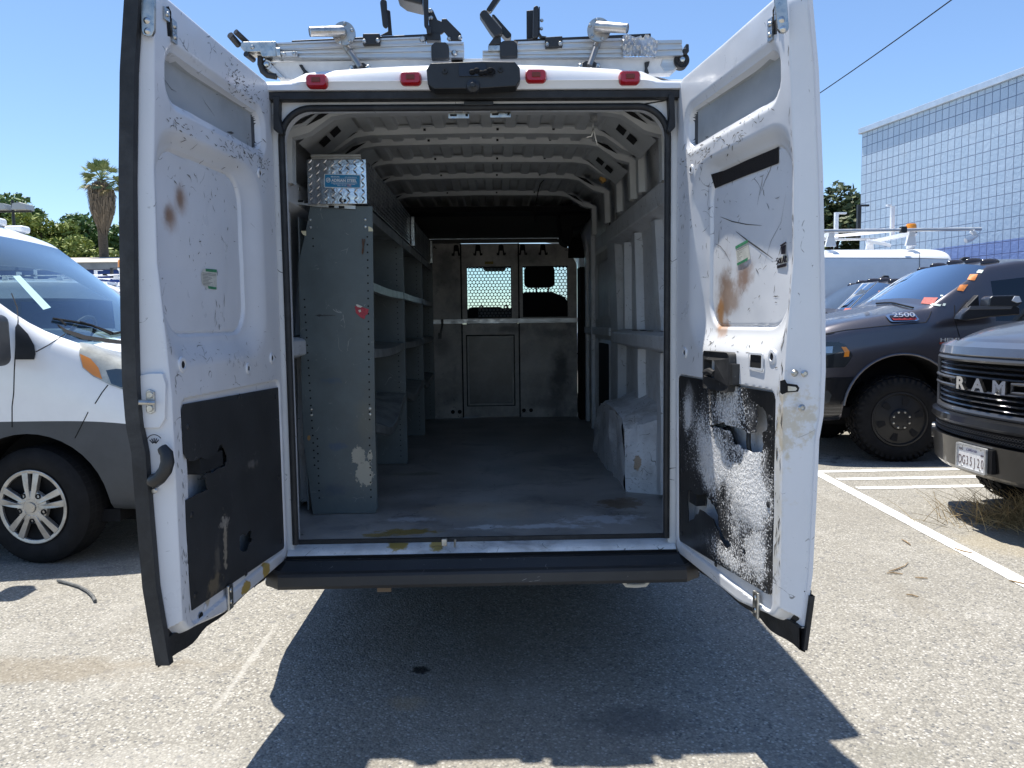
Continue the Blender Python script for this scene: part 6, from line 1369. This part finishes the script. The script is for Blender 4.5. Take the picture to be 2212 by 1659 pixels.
patch(pb, [zz(*p) for p in ((291, 640), (330, 658), (358, 690), (372, 732), (340, 718), (303, 688))], .009, 5).build('turn_lamp', mat('amber lens', (.62, .22, .03), .2, coat=.5), ho, smooth=30)
patch(pb, [zz(*p) for p in ((385, 700), (420, 695), (478, 700), (478, 755), (440, 762), (405, 748))], .009, 5).build('headlight_bowl', mat('dark reflector', (.12, .15, .16), .12, .8), ho, smooth=30)
m_ = MB()
for pts in (((42, 420), (62, 470), (66, 520), (58, 600), (52, 700), (50, 780), (44, 830), (44, 905)), ((130, 632), (180, 605), (235, 568)), ((345, 820), (370, 780), (392, 752)), ((320, 850), (300, 890), (272, 945))): seam(pb, [zz(*p) for p in pts], .0035, .0, m_)
m_.build('panel_gap', MT['dark'], pv, smooth=0)
m_ = patch(pb, [zz(*p) for p in ((58, 545), (66, 530), (105, 570), (128, 610), (133, 640), (128, 660), (60, 660))], .012, 6); m_.build('mirror_base', MT['black'], pv)
mm = MB(); a_ = at(*zz(20, 590), 'y', VC - 1.22); mm.box(a_ + V((-.10, 0, .0)), (.16, .22, .31)); mo = mm.build('door_mirror', MT['black'], pv, bevel=.05, seg=4)
m_ = MB()
for pts in (((190, 517), (260, 528), (330, 542), (408, 570)), ((405, 572), (440, 565), (475, 562))): seam(pb, [zz(*p) for p in pts], .009, .012, m_)
for pts in (((285, 532), (330, 545), (400, 578)), ((215, 525), (235, 545))): seam(pb, [zz(*p) for p in pts], .007, .02, m_)
m_.build('wiper', MT['matte'], pv)
patch(pb, [zz(*p) for p in ((205, 530), (240, 552), (310, 574), (410, 588), (480, 597), (480, 607), (400, 600), (300, 588), (235, 563))], .004, 6).build('cowl_panel', MT['matte'], pv, smooth=30)
for k, px in enumerate(((12, 146), (55, 156), (136, 181), (-60, 140), (-130, 135))):
    yq_ = VC + (.14, .45, .76, -.2, -.6)[k]; h_ = pb.ray_cast(V((AX - 1.05, yq_, 5)), V((0, 0, -1)))[0]; q = h_ + V((0, 0, .022)); m_ = MB(); m_.box(q, (.16, .12, .06)); m_.build('roof_marker', mat('milky white lens', (.82, .83, .84), .3), pv, bevel=.022, seg=3)
# cab interior seen through the windshield
m_ = MB(); m_.box((AX + .0, VC, 1.28), (.75, 1.75, .22)); m_.box((AX - .05, VC + .45, 1.42), (.35, .45, .10)); m_.build('dashboard', mat('grey dash', (.22, .24, .25), .7), pv, bevel=.05, seg=3)
m_ = MB(); c0 = V((AX - .42, VC + .45, 1.42)); m_.tube([c0 + V((.09 * math.sin(a), .19 * math.cos(a), .17 * math.sin(a))) for a in [2 * PI * k / 20 for k in range(20)]], .016, 6, closed=True); m_.tube([c0 + V((0, -.17, 0)), c0 + V((.05, 0, 0)), c0 + V((0, .17, 0))], .014, 6); m_.build('steering_wheel', MT['black'], pv)
for sy in (-.45, .45):
    m_ = MB(); m_.box((AX - 1.15, VC + sy, 1.2), (.16, .5, .8), M.Rotation(R(-12), 3, 'Y')); m_.box((AX - 1.27, VC + sy, 1.75), (.12, .28, .2)); m_.box((AX - .9, VC + sy, .85), (.5, .5, .15)); m_.build('front_seat', mat('grey seat cloth', (.10, .11, .12), .9), pv, bevel=.04, seg=3)
patch(pb, [zz(*p) for p in ((52, 348), (78, 346), (190, 462), (162, 470))], -.02, 6).build('paper_strip', mat('white paper', (.75, .77, .75), .7), pv, smooth=0)
m_ = MB(); m_.box((AX + .25, VC - .35, 1.405), (.2, .4, .003), M.Rotation(R(12), 3, 'Y')); m_.build('dash_papers', mat('pale paper', (.7, .72, .70), .7), pv, smooth=0)

tree('broadleaf_tree', (4.6, 38, 0), 'small green tree ahead, seen through the right perforated window', 4.2, (1.0, .9, 1.0), 1800, .16, LM2, 31, None, 14, 3.0)
# vans standing farther back are the same kind
pv2 = copy_tree(pv); pv2.location = (-6.3, 15.6, 0); pv2['label'] = 'white van behind the left rear door, far back before the blue building'
def rack(loc, lab, rz=0, group='white van roof racks', L_=2.2, sc3=(1, 1, 1)):
    t_ = thing('van_roof_rack', loc, lab, 'roof rack', group, rz); t_['_o'] = None; t_.scale = sc3; WR_ = MT['white']
    B = lambda m_, n, ma, **k: m_.build(n, ma, t_, world=False, **k)
    for x in (-1.4, -.1, 1.25):
        m_ = MB(); m_.bb((x - .05, -.72, .17), (x + .05, .78, .23)); B(m_, 'crossbar', WR_)
        for y in (-.70, .70): m_ = MB(); m_.prism([(x - .09, y, 0), (x + .09, y, 0), (x + .05, y, .17), (x - .05, y, .17)], (0, .05, 0)); B(m_, 'foot', WR_)
    m_ = MB(); m_.cyl((-2.0, -.78, .24), (2.35, -.80, .25), .028); B(m_, 'side_rail', MT['alu']); m_ = MB(); m_.cyl((-2.0, .70, .24), (1.5, .70, .26), .022); B(m_, 'side_rail', MT['alu'])
    m_ = MB(); m_.prism([(-.6, -.3, .14), (.5, -.5, .2), (1.1, -.45, .26), (1.1, -.40, .3), (.4, -.4, .25), (-.6, -.25, .18)], (0, .05, 0)); m_.tube([(.6, -.5, .1), (.9, -.5, .05), (1.0, -.5, .02)], .03, 8); B(m_, 'drop_arm', WR_)
    for x, h, ma in ((-1.15, .5, WR_), (.35, .42, WR_), (-.35, .38, MT['black']), (.75, .55, MT['black']), (1.35, .55, WR_)):
        m_ = MB(); s_ = 1 if x < 1.2 else -1; m_.bb((x - .03, .1, .22), (x + .03, .16, .22 + h)); m_.bb((x - .03, .1, .22 + h), (x + .03 + .14 * s_, .16, .25 + h)); B(m_, 'ladder_stop', ma)
    m_ = MB(); m_.bb((-1.55, .0, .2), (-1.47, .1, .6)); B(m_, 'ladder_stop', WR_)
    for x in (-.65, 1.05, -.9): m_ = MB(); m_.box((x, -.80, .25), (.09, .08, .10)); B(m_, 'clamp', MT['black'])
    m_ = MB(); m_.tube([(2.2, -.8, .22), (2.28, -.8, .14), (2.2, -.8, .10), (2.1, -.8, .06)], .045, 8); B(m_, 'handle_crank', WR_)
    return t_
def beacon(loc, lab):
    t_ = thing('beacon_light', loc, lab, 'beacon', 'orange beacons'); x, y, z = loc
    m_ = MB(); m_.lathe((x, y, z), (0, 0, 1), [(.07, 0), (.075, .22), (.1, .24), (.1, .27)], 16); m_.build('base', MT['white'], t_); m_ = MB(); m_.lathe((x, y, z + .272), (0, 0, 1), [(.092, 0), (.085, .13), (.07, .16), (.001, .165)], 18); m_.build('lens', mat('orange beacon lens', (.75, .26, .015), .25, coat=.4), t_)
    m_ = MB(); m_.lathe((x, y, z + .268), (0, 0, 1), [(.1, 0), (.1, .012), (.09, .014)], 16); m_.build('collar', MT['black'], t_)
rack((-8.3, 15.6, 2.43), 'white ladder rack on the far left van, beside a small orange beacon', sc3=(.8, .8, .34)); beacon((-7.33, 15.4, 2.40), 'small orange beacon on the far left van, close to the left door edge')

# ---------------------------------------------------------------- white cargo van behind the pickups
bv = thing('background_van', (5.0, 13.45, 0), 'long white van behind the grey pickup in front of the block wall', 'van', 'white vans')
bw = lambda x, k=1, dz=0: (x, [(0, .4), (.85 * k, .4), (.98 * k, .5), (1.0 * k, 1.0), (1.0 * k, 1.5), (.97 * k, 1.95), (.93 * k, 2.45 + dz), (.86 * k, 2.59 + dz), (.5, 2.68 + dz), (0, 2.70 + dz)], 13.45)
o_, bvh2 = carbody(bv, [bw(1.2), bw(1.3), bw(3.4), bw(6.7), bw(7.38), bw(7.55, .97, -.02), bw(7.61, .93, -.06)], lambda i, j: 0, ['body'], [PVW], [(2.0, .38, .45, 12.2, 12.8), (6.1, .38, .45, 12.2, 12.8)], 2, {0, 1, ('j', 6)})
m_ = MB(); seam(bvh2, [(1986, 546), (1986, 600), (1987, 625)], .008, 0, m_); seam(bvh2, [(1778, 557), (1986, 558), (2080, 560)], .006, 0, m_); m_.build('panel_gap', mat('grey gap', (.2, .2, .21), .7), bv, smooth=0)
wheel(bv, (6.1, 12.5, .36), -1, .36, .22, .22, 'van')
rack((5.7, 13.4, 2.70), 'white ladder rack on the long van before the block wall, beside an amber beacon', L_=2.6)
q = at(2169 - 2169 + 1968, 500, 'y', 13.3); beacon((q.x, 13.3, 2.70), 'amber beacon on a white stalk above the long white van')

# ---------------------------------------------------------------- dark grey pickup
PX, PC = 4.18, 8.80
tp = thing('pickup_truck', (PX, PC, 0), 'dark grey heavy pickup with black wheels and 2500 hood badge', 'pickup truck', 'dark pickups')
def pr_(a, sill, mid, sh_, belt, wt, re, rm, rc, bz=.52): return (PX + a, [(0, bz), (sill[0] - .12, bz), sill, mid, sh_, belt, wt, re, rm, rc], PC)
cabr = lambda a: pr_(a, (1.0, .58), (1.03, .95), (1.03, 1.25), (1.0, 1.45), (.86, 1.98), (.80, 2.08), (.45, 2.14), (0, 2.155))
bed = lambda a: pr_(a, (1.0, .58), (1.03, .95), (1.03, 1.25), (1.01, 1.40), (.99, 1.44), (.95, 1.46), (.5, 1.46), (0, 1.46))
PRr = [pr_(-1.02, (.80, .50), (.84, .85), (.84, 1.05), (.82, 1.16), (.79, 1.21), (.74, 1.24), (.4, 1.30), (0, 1.31), .46), pr_(-.93, (.93, .46), (.96, .85), (.955, 1.10), (.93, 1.26), (.89, 1.32), (.84, 1.35), (.45, 1.41), (0, 1.42), .42), pr_(-.62, (1.0, .42), (1.02, .9), (1.02, 1.16), (.99, 1.36), (.93, 1.43), (.88, 1.46), (.47, 1.50), (0, 1.49), .40),
       pr_(-.05, (1.0, .55), (1.035, .95), (1.035, 1.22), (1.0, 1.43), (.93, 1.51), (.88, 1.54), (.47, 1.585), (0, 1.57)), pr_(.34, (1.0, .58), (1.03, .95), (1.03, 1.25), (1.0, 1.45), (.95, 1.56), (.905, 1.605), (.48, 1.66), (0, 1.665)), pr_(.42, (1.0, .58), (1.03, .95), (1.03, 1.25), (1.0, 1.45), (.945, 1.61), (.895, 1.66), (.48, 1.72), (0, 1.73)), pr_(1.0, (1.0, .58), (1.03, .95), (1.03, 1.25), (1.0, 1.45), (.87, 1.94), (.815, 2.03), (.45, 2.09), (0, 2.10)), cabr(1.35), cabr(2.9), cabr(3.1), bed(3.3), bed(3.4), bed(5.1), bed(5.15)]
def pm(i, j):
    if i == 5 and j in (7, 8): return 1
    if i in (6, 7) and j == 5: return 2
    if i == 5 and j == 5: return 0
    return 0
def metallic(name, col):
    m, t, p = newmat(name); v = coords(t); f = nz(t, v, 900, 1); c = mix(t, ramp(t, f, .35, .75), tuple(x * .8 for x in col), tuple(x * 1.6 for x in col))
    c = mix(t, mth(t, 'MULTIPLY', ramp(t, nz(t, v, 2.5, 6, .7), .45, .75), .25), c, (.12, .11, .10)); t.links.new(c, p.inputs['Base Color']); p.inputs['Metallic'].default_value = .75; p.inputs['Roughness'].default_value = .33; p.inputs['Coat Weight'].default_value = .7; p.inputs['Coat Roughness'].default_value = .05; return m
GP = metallic('graphite metallic paint', (.088, .084, .098))
o_, tb = carbody(tp, PRr, pm, ['body', 'windshield', 'side_window'], [GP, glass('tinted windshield', (.16, .22, .27), 1.5), glass('black side glass', (.03, .035, .04), 1.0)], [(PX + .02, .52, .60, PC - 1.3, PC - .55), (PX + .02, .52, .60, PC + .55, PC + 1.3), (PX + 3.9, .52, .58, PC - 1.3, PC - .55)], 2, {0, 4, 5, 6, 7, 9, 10, ('j', 5), ('j', 7), ('j', 4)})
wheel(tp, (PX + .02, PC - 1.0, .45), -1, .445, .285, .30, 'truck', R(-6)); wheel(tp, (PX + .02, PC + 1.0, .45), 1, .445, .285, .30, 'truck', R(-6)); wheel(tp, (PX + 3.9, PC - 1.0, .45), -1, .445, .285, .30, 'truck')
MB().bb((PX - .7, PC - .55, .35), (PX + .8, PC + .55, 1.0)).bb((PX - .8, PC - .8, .45), (PX + 5, PC + .8, .56)).build('underbody', MT['matte'], tp, smooth=0)
zt_ = lambda x, y: (1728 + x * .3308, 494 + y * .3308)
PT = lambda pts, off, nm, m, step=4, par=tp: patch(tb, [zt_(*p) for p in pts], off, step).build(nm, m, par, smooth=30)
hl2 = PT(((90, 742), (250, 740), (300, 760), (345, 830), (318, 872), (290, 905), (90, 912)), .004, 'headlight', mat('dark headlight', (.03, .035, .04), .08, .3, coat=.8))
PT(((268, 772), (300, 772), (322, 800), (318, 835), (284, 838), (290, 808)), .009, 'turn_lamp', mat('orange lamp lens', (.72, .24, .02), .25, coat=.5), 3, hl2); PT(((140, 772), (215, 768), (210, 812), (140, 815)), .008, 'headlight_bowl', mat('chrome bowl', (.35, .37, .4), .15, .9), 4, hl2)
BKP = mat('gloss black bumper', (.012, .013, .016), .18, coat=.6)
PT(((90, 975), (405, 968), (395, 1030), (300, 1245), (290, 1340), (90, 1330)), .006, 'front_bumper', BKP, 6)
fg = PT(((120, 1060), (180, 1055), (205, 1085), (190, 1130), (130, 1160), (110, 1120)), .012, 'fog_lamp', mat('fog lamp', (.06, .065, .07), .15, .3), 4)
arc = MB(); arc.tube([(PX + .02 + .612 * math.cos(a), PC - 1.028, .52 + .612 * math.sin(a)) for a in [R(8 + 164 * k / 24) for k in range(25)]], .014, 8); arc.build('arch_lip', GP, tp)
m_ = MB()
for pts in (((858, 540), (845, 575), (822, 612), (700, 622), (560, 634), (300, 662), (145, 690)), ((1010, 500), (1012, 600), (1035, 680), (1042, 705)), ((145, 692), (190, 690), (225, 680))): seam(tb, [zt_(*p) for p in pts], .005, 0, m_)
m_.build('panel_gap', MT['dark'], tp, smooth=0)
m_ = MB(); seam(tb, [zt_(*p) for p in ((500, 496), (600, 490), (740, 525))], .010, .015, m_); m_.build('wiper', MT['matte'], tp)
bd_ = PT(((556, 572), (578, 565), (750, 562), (776, 596), (760, 606), (600, 612), (585, 606)), .012, 'hood_badge', mat('chrome trim', (.65, .66, .68), .15, 1), 3); PT(((582, 574), (745, 570), (760, 592), (748, 600), (606, 604), (594, 594)), .018, 'badge_field', mat('badge black', (.01, .01, .02), .3), 3, bd_); PT(((598, 592), (752, 588), (756, 594), (748, 601), (606, 604)), .021, 'badge_band', mat('badge red', (.30, .03, .03), .35), 3, bd_)
def bodytext(s_, a, b, size, m, nm, par, sx=1, bv_=None, off=.026, up=(0, 0, 1)):
    p = hitp(bv_, *zt_(*a), off); q = hitp(bv_, *zt_(*b), off); d = (q - p).normalized(); return text(s_, size, m, d, V(up), p, nm, par, .002, 0, sx, 'LEFT', .0006)
SV = mat('silver lettering', (.75, .76, .78), .3, .6)
bodytext('2500', (602, 588), (730, 585), .072, SV, 'badge_lettering', bd_, 1.55, tb, .03, (0, .5, .85)); 
hb_ = PT(((908, 742), (1034, 738), (1034, 752), (908, 754)), .008, 'engine_badge', mat('red badge bar', (.36, .06, .04), .35, .3), 3); bodytext('HEMI', (911, 738), (1010, 737), .052, SV, 'badge_lettering', hb_, 1.75, tb, .010)
OR = mat('orange permit sticker', (.62, .20, .04), .6, var=.3, vs=60); RD = mat('red white sticker', (.42, .10, .08), .6, var=.5, vs=70); PW = mat('pale sticker', (.6, .68, .62), .6, var=.2, vs=60)
for pts, ma in ((((1112, 300), (1162, 298), (1140, 340), (1092, 334)), OR), (((1045, 368), (1098, 366), (1066, 410), (1024, 404)), OR), (((812, 450), (903, 452), (870, 497), (790, 490)), RD), (((858, 488), (922, 496), (914, 508), (850, 500)), PW), (((1168, 270), (1200, 272), (1186, 292), (1152, 288)), PW), (((920, 434), (938, 436), (932, 444), (918, 442)), PW), (((935, 488), (953, 490), (945, 506), (928, 503)), PW)): PT(pts, .005, 'windshield_sticker', ma, 4)
m_ = MB(); slab(m_, [zt_(*p) for p in ((1045, 596), (1060, 560), (1110, 515), (1400, 495), (1440, 515), (1440, 562), (1250, 577), (1120, 598))], PC - 1.27, .12); mo_ = m_.build('door_mirror', mat('black mirror shell', (.014, .014, .016), .3, coat=.3), tp, bevel=.025, seg=3)
m_ = MB(); slab(m_, [zt_(*p) for p in ((1232, 505), (1240, 455), (1262, 437), (1400, 433), (1440, 443), (1458, 478), (1432, 505))], PC - 1.29, .15); m_.build('mirror_head', mat('black mirror cap', (.02, .02, .022), .3, coat=.4), mo_, bevel=.03, seg=3)
m_ = MB(); slab(m_, [zt_(*p) for p in ((1040, 592), (1046, 560), (1100, 500), (1168, 430), (1174, 505), (1130, 560))], PC - 1.06, .08); m_.build('mirror_sail', MT['black'], mo_, bevel=.01)
m_ = MB(); slab(m_, [zt_(*p) for p in ((1385, 470), (1405, 440), (1435, 442), (1450, 478), (1420, 484))], PC - 1.30, .02); m_.build('mirror_lamp', mat('clear lamp', (.6, .62, .65), .15), mo_, bevel=.004)
m_ = MB(); slab(m_, [zt_(*p) for p in ((1115, 505), (1395, 497), (1380, 525), (1100, 530))], PC - 1.28, .02); m_.build('mirror_trim', mat('grey mirror trim', (.10, .10, .105), .35), mo_, bevel=.004)
def top(bv_, x, y):
    h = bv_.ray_cast(V((x, y, 5)), V((0, 0, -1))); return h[0]
for dy in (-.62, -.34, 0, .34, .62):
    p = top(tb, PX + 1.16 - .0 * abs(dy), PC + dy); m_ = MB(); m_.grid([[p + V((a * k, b * k, h)) for a, b in ((-.11, 0), (-.05, -.045), (.07, -.05), (.11, 0), (.07, .05), (-.05, .045))] for k, h in ((1, -.01), (.95, .018), (.6, .04), (.05, .045))], closed=True); m_.build('roof_marker', mat('smoked lens', (.03, .026, .028), .12, coat=.5), tp, smooth=50)
p = top(tb, PX + 1.5, PC + .55); m_ = MB(); m_.prism([p + V((-.12, 0, -.01)), p + V((.10, 0, .12)), p + V((.17, 0, .12)), p + V((.22, 0, -.0))], (0, .05, 0)); m_.build('roof_fin', MT['black'], tp, bevel=.015, seg=3)
m_ = MB(); m_.box((PX + .75, PC, 1.42), (.7, 1.7, .22)); m_.build('dashboard', MT['black'], tp, bevel=.05)
for sy in (-.42, .42): m_ = MB(); m_.box((PX + 1.75, PC + sy, 1.35), (.16, .5, .8)); m_.box((PX + 1.8, PC + sy, 1.82), (.1, .26, .16)); m_.build('front_seat', MT['matte'], tp, bevel=.04)
m_ = MB(); m_.box((PX + 1.12, PC, 1.97), (.04, .24, .07)); m_.build('cab_mirror', MT['black'], tp, bevel=.02)
tp2 = copy_tree(tp); tp2.location = (PX + .32, PC + 2.55, -.07); tp2['label'] = 'dark pickup mostly hidden behind the grey heavy pickup'
for ch in [x for x in COL.objects if x.parent == tp2 and (x.name.startswith('hood_badge') or x.name.startswith('engine_badge'))]:
    for g in [x for x in COL.objects if x.parent == ch]: bpy.data.objects.remove(g)
    bpy.data.objects.remove(ch)

# ---------------------------------------------------------------- pickup at the right edge, nose in view
FX, FC = 3.39, 5.17
t3 = thing('pickup_truck', (FX, FC, 0), 'charcoal pickup at the right edge with slatted grille and white licence plate', 'pickup truck', 'dark pickups')
def af(s): return .30 * abs(s) ** 2.4
def fr_(a, pts): return (FX + a, [(y, z, af(y / 1.0) * f) for y, z, f in pts], FC)
def fring(a, k, top, f, low=.5): return fr_(a, [(0, low, f), (.82 * k, low, f), (.95 * k, low + .06, f), (1.0 * k, .85, f), (1.0 * k, 1.08, f), (.97 * k, top - .09, f), (.92 * k, top - .03, f), (.86 * k, top, f), (.46, top + .035, f), (0, top + .03, f)])
FR_ = [fring(.06, .93, 1.285, 1), fring(.09, .96, 1.315, 1), fring(.30, 1.0, 1.40, .8), fring(.75, 1.02, 1.47, .25), fring(1.35, 1.02, 1.53, 0), fr_(1.5, [(0, .5, 0), (.82, .5, 0), (.95, .56, 0), (1.02, .85, 0), (1.02, 1.15, 0), (1.0, 1.42, 0), (.93, 1.56, 0), (.88, 1.60, 0), (.46, 1.66, 0), (0, 1.66, 0)]), fr_(2.15, [(0, .5, 0), (.82, .5, 0), (.95, .56, 0), (1.02, .85, 0), (1.02, 1.15, 0), (1.0, 1.42, 0), (.84, 1.88, 0), (.78, 1.95, 0), (.46, 1.99, 0), (0, 2.0, 0)]), fr_(4.2, [(0, .5, 0), (.82, .5, 0), (.95, .56, 0), (1.02, .85, 0), (1.02, 1.15, 0), (1.0, 1.42, 0), (.84, 1.88, 0), (.78, 1.95, 0), (.46, 1.99, 0), (0, 2.0, 0)]), fring(4.4, 1.02, 1.42, 0), fring(5.8, 1.02, 1.42, 0)]
GP2 = metallic('charcoal metallic paint', (.13, .135, .15))
o_, fb = carbody(t3, FR_, lambda i, j: (3 if i == 0 and j == -1 else 1 if i == 5 and j in (7, 8) else 2 if i == 6 and j == 5 else 0), ['body', 'windshield', 'side_window', 'grille_backing'], [GP2, glass('truck windshield', (.2, .25, .28), 1.3), glass('truck side glass', (.04, .05, .05), 1), MT['matte']], [(FX + .92, .46, .52, FC - 1.3, FC - .55), (FX + .92, .46, .52, FC + .55, FC + 1.3), (FX + 4.6, .46, .52, FC - 1.3, FC - .55), (FX + 4.6, .46, .52, FC + .55, FC + 1.3)], 2, {0, 1, 5, ('j', 7), ('j', 5)})
for sy in (-1, 1):
    for a, stv in ((.92, R(4)), (4.6, 0)): wheel(t3, (FX + a, FC + sy * .99, .42), sy, .42, .25, .28, 'truck', stv)
MB().bb((FX + .3, FC - .55, .3), (FX + 5.5, FC + .55, .56)).build('underbody', MT['matte'], t3, smooth=0)
fp_ = lambda s, z, o=0: V((FX + af(s) - o, FC + s, z))
def band(nm, prof, s0, s1, m, par, n=40, sm=40, cl=True):
    """prof: (out, z) closed section swept along the curved nose"""
    m_ = MB(); rows_ = [[fp_(lerp(s0, s1, i / n), z, o) for o, z in prof] for i in range(n + 1)]; m_.grid(rows_, closed=cl)
    m_.add(rows_[0], [tuple(range(len(prof)))]); m_.add(rows_[-1], [tuple(range(len(prof)))]); return m_.build(nm, m, par, smooth=sm)
band('hood_edge', [(-.04, 1.22), (.035, 1.215), (.05, 1.235), (.03, 1.29), (-.05, 1.325)], -.93, .93, GP2, t3)
gm = mat('dark grey grille plastic', (.045, .046, .05), .35, coat=.2)
gf = band('grille_frame', [(-.02, 1.19), (.045, 1.185), (.055, 1.20), (.045, 1.218), (-.02, 1.215)], -.86, .86, gm, t3)
band('grille_rail', [(-.02, .82), (.05, .815), (.055, .83), (.045, .85), (-.02, .85)], -.84, .84, gm, gf)
for s in (-.87, .87): MB().tube([fp_(s, 1.205, .03), fp_(s * 1.005, 1.1, .03), fp_(s * 1.0, .95, .03), fp_(s * .97, .835, .03)], .022, 8).build('grille_side', gm, gf)
for z in (.875, .912, .949, .985, 1.085, 1.122, 1.158): band('grille_slat', [(-.02, z - .011), (.022, z - .012), (.032, z - .006), (.022, z + .004), (-.02, z + .006)], -.84, .84, mat('grille slat', (.022, .022, .024), .3, coat=.3), gf, 36)
CHR = mat('polished lettering', (.60, .61, .63), .18, 1)
for s0, s1 in ((-.86, -.30), (.30, .86)):
    m_ = MB()
    pts = [fp_(lerp(s0, s1, k / 10), 1.062, .05) for k in range(11)] + [fp_(lerp(s1, s0, k / 10), 1.005, .05) for k in range(11)]; m_.tube(pts, .012, 8, closed=True); m_.build('grille_wing', gm, gf)
for ch, s, wd in (('R', .21, 1.5), ('A', .0, 1.5), ('M', -.21, 1.35)):
    d = (fp_(s - .05, 0) - fp_(s + .05, 0)).normalized(); text(ch, .118, CHR, d, (0, 0, 1), fp_(s, .993, .06), 'grille_letter', gf, .012, 0, wd, 'CENTER', .005)
BMP = metallic('charcoal bumper', (.022, .022, .023))
bm_ = band('front_bumper', [(-.10, .38), (.03, .395), (.065, .43), (.075, .57), (.085, .635), (.055, .64), (.02, .645), (.02, .725), (.07, .73), (.095, .755), (.09, .795), (.04, .815), (-.10, .82)], -.99, .99, BMP, t3, 50, 30)
band('bumper_mesh', [(.02, .648), (.055, .648), (.055, .722), (.02, .722)], -.80, .80, MT['matte'], bm_)
m_ = MB()
for i in range(60):
    s = -.78 + 1.56 * i / 59
    for j in range(2): z = .667 + .034 * j; m_.tube([fp_(s + .012 * math.cos(a), z + .010 * math.sin(a), .058) for a in [2 * PI * k / 6 for k in range(6)]], .0022, 4, closed=True)
m_.build('mesh_pattern', gm, bm_, smooth=0)
for s in (-.88, .88): m_ = MB(); m_.lathe(fp_(s, .60, .07), (-.8, .6 * (1 if s > 0 else -1), 0), [(.065, -.02), (.06, .012), (.05, .006), (.001, .004)], 20); m_.build('fog_lamp', mat('dark fog lamp', (.03, .032, .035), .2), bm_)
pl_o = V((FX - .085, FC + .0, 0)); m_ = MB(); q = lambda s, z, o=0: V((FX - .092 - o, FC + s, z))
m_.prism([q(s, z) for s, z in rrect(-.155, 0.445, .155, 0.605, .008, 3)], (-.006, 0, 0)); lp = m_.build('licence_plate', mat('plate white', (.78, .78, .78), .4, 0, var=.1, vs=30), t3)
m_ = MB(); fo = rrect(-.166, 0.435, .166, 0.615, .012, 4); fi = rrect(-.150, 0.450, .150, 0.602, .008, 4); m_.grid([[q(s, z, -.004) for s, z in fo], [q(s, z, .014) for s, z in fo], [q(s, z, .014) for s, z in fi], [q(s, z, .005) for s, z in fi]], closed=True); m_.build('plate_frame', MT['alu'], lp)
PI_ = mat('plate ink', (.10, .05, .05), .6); YD = V((0, -1, 0)); ZU = V((0, 0, 1))
for i, ch in enumerate('DG35J20'): text(ch, .090, PI_, YD, ZU, q(.123 - .041 * i, .472, .0072), 'plate_lettering', lp, .0005, 0, .62, 'CENTER', -.001)
text('California', .030, mat('plate script', (.12, .1, .25), .6), YD, ZU, q(0, .570, .0072), 'plate_lettering', lp, .0004, .35, 1.0); text('AUG', .022, PI_, YD, ZU, q(.115, .568, .0072), 'plate_lettering', lp); text('2020', .016, PI_, YD, ZU, q(-.118, .554, .0072), 'plate_lettering', lp)
m_ = MB()
for s, z in ((.10, .595), (-.10, .595), (.10, .458), (-.10, .458)): m_.lathe(q(s, z, .006), (-1, 0, 0), [(.0005, .004), (.007, .003), (.008, 0)], 10)
m_.build('plate_screw', MT['steel'], lp); m_ = MB(); m_.bb((FX - .09, FC - .21, .45), (FX - .06, FC - .16, .61)); m_.build('plate_bracket', MT['matte'], lp)
m_ = MB(); seam(fb, [(2055, 747), (2100, 752), (2126, 756), (2140, 766), (2212, 776)], .006, 0, m_); m_.build('panel_gap', MT['dark'], t3, smooth=0)
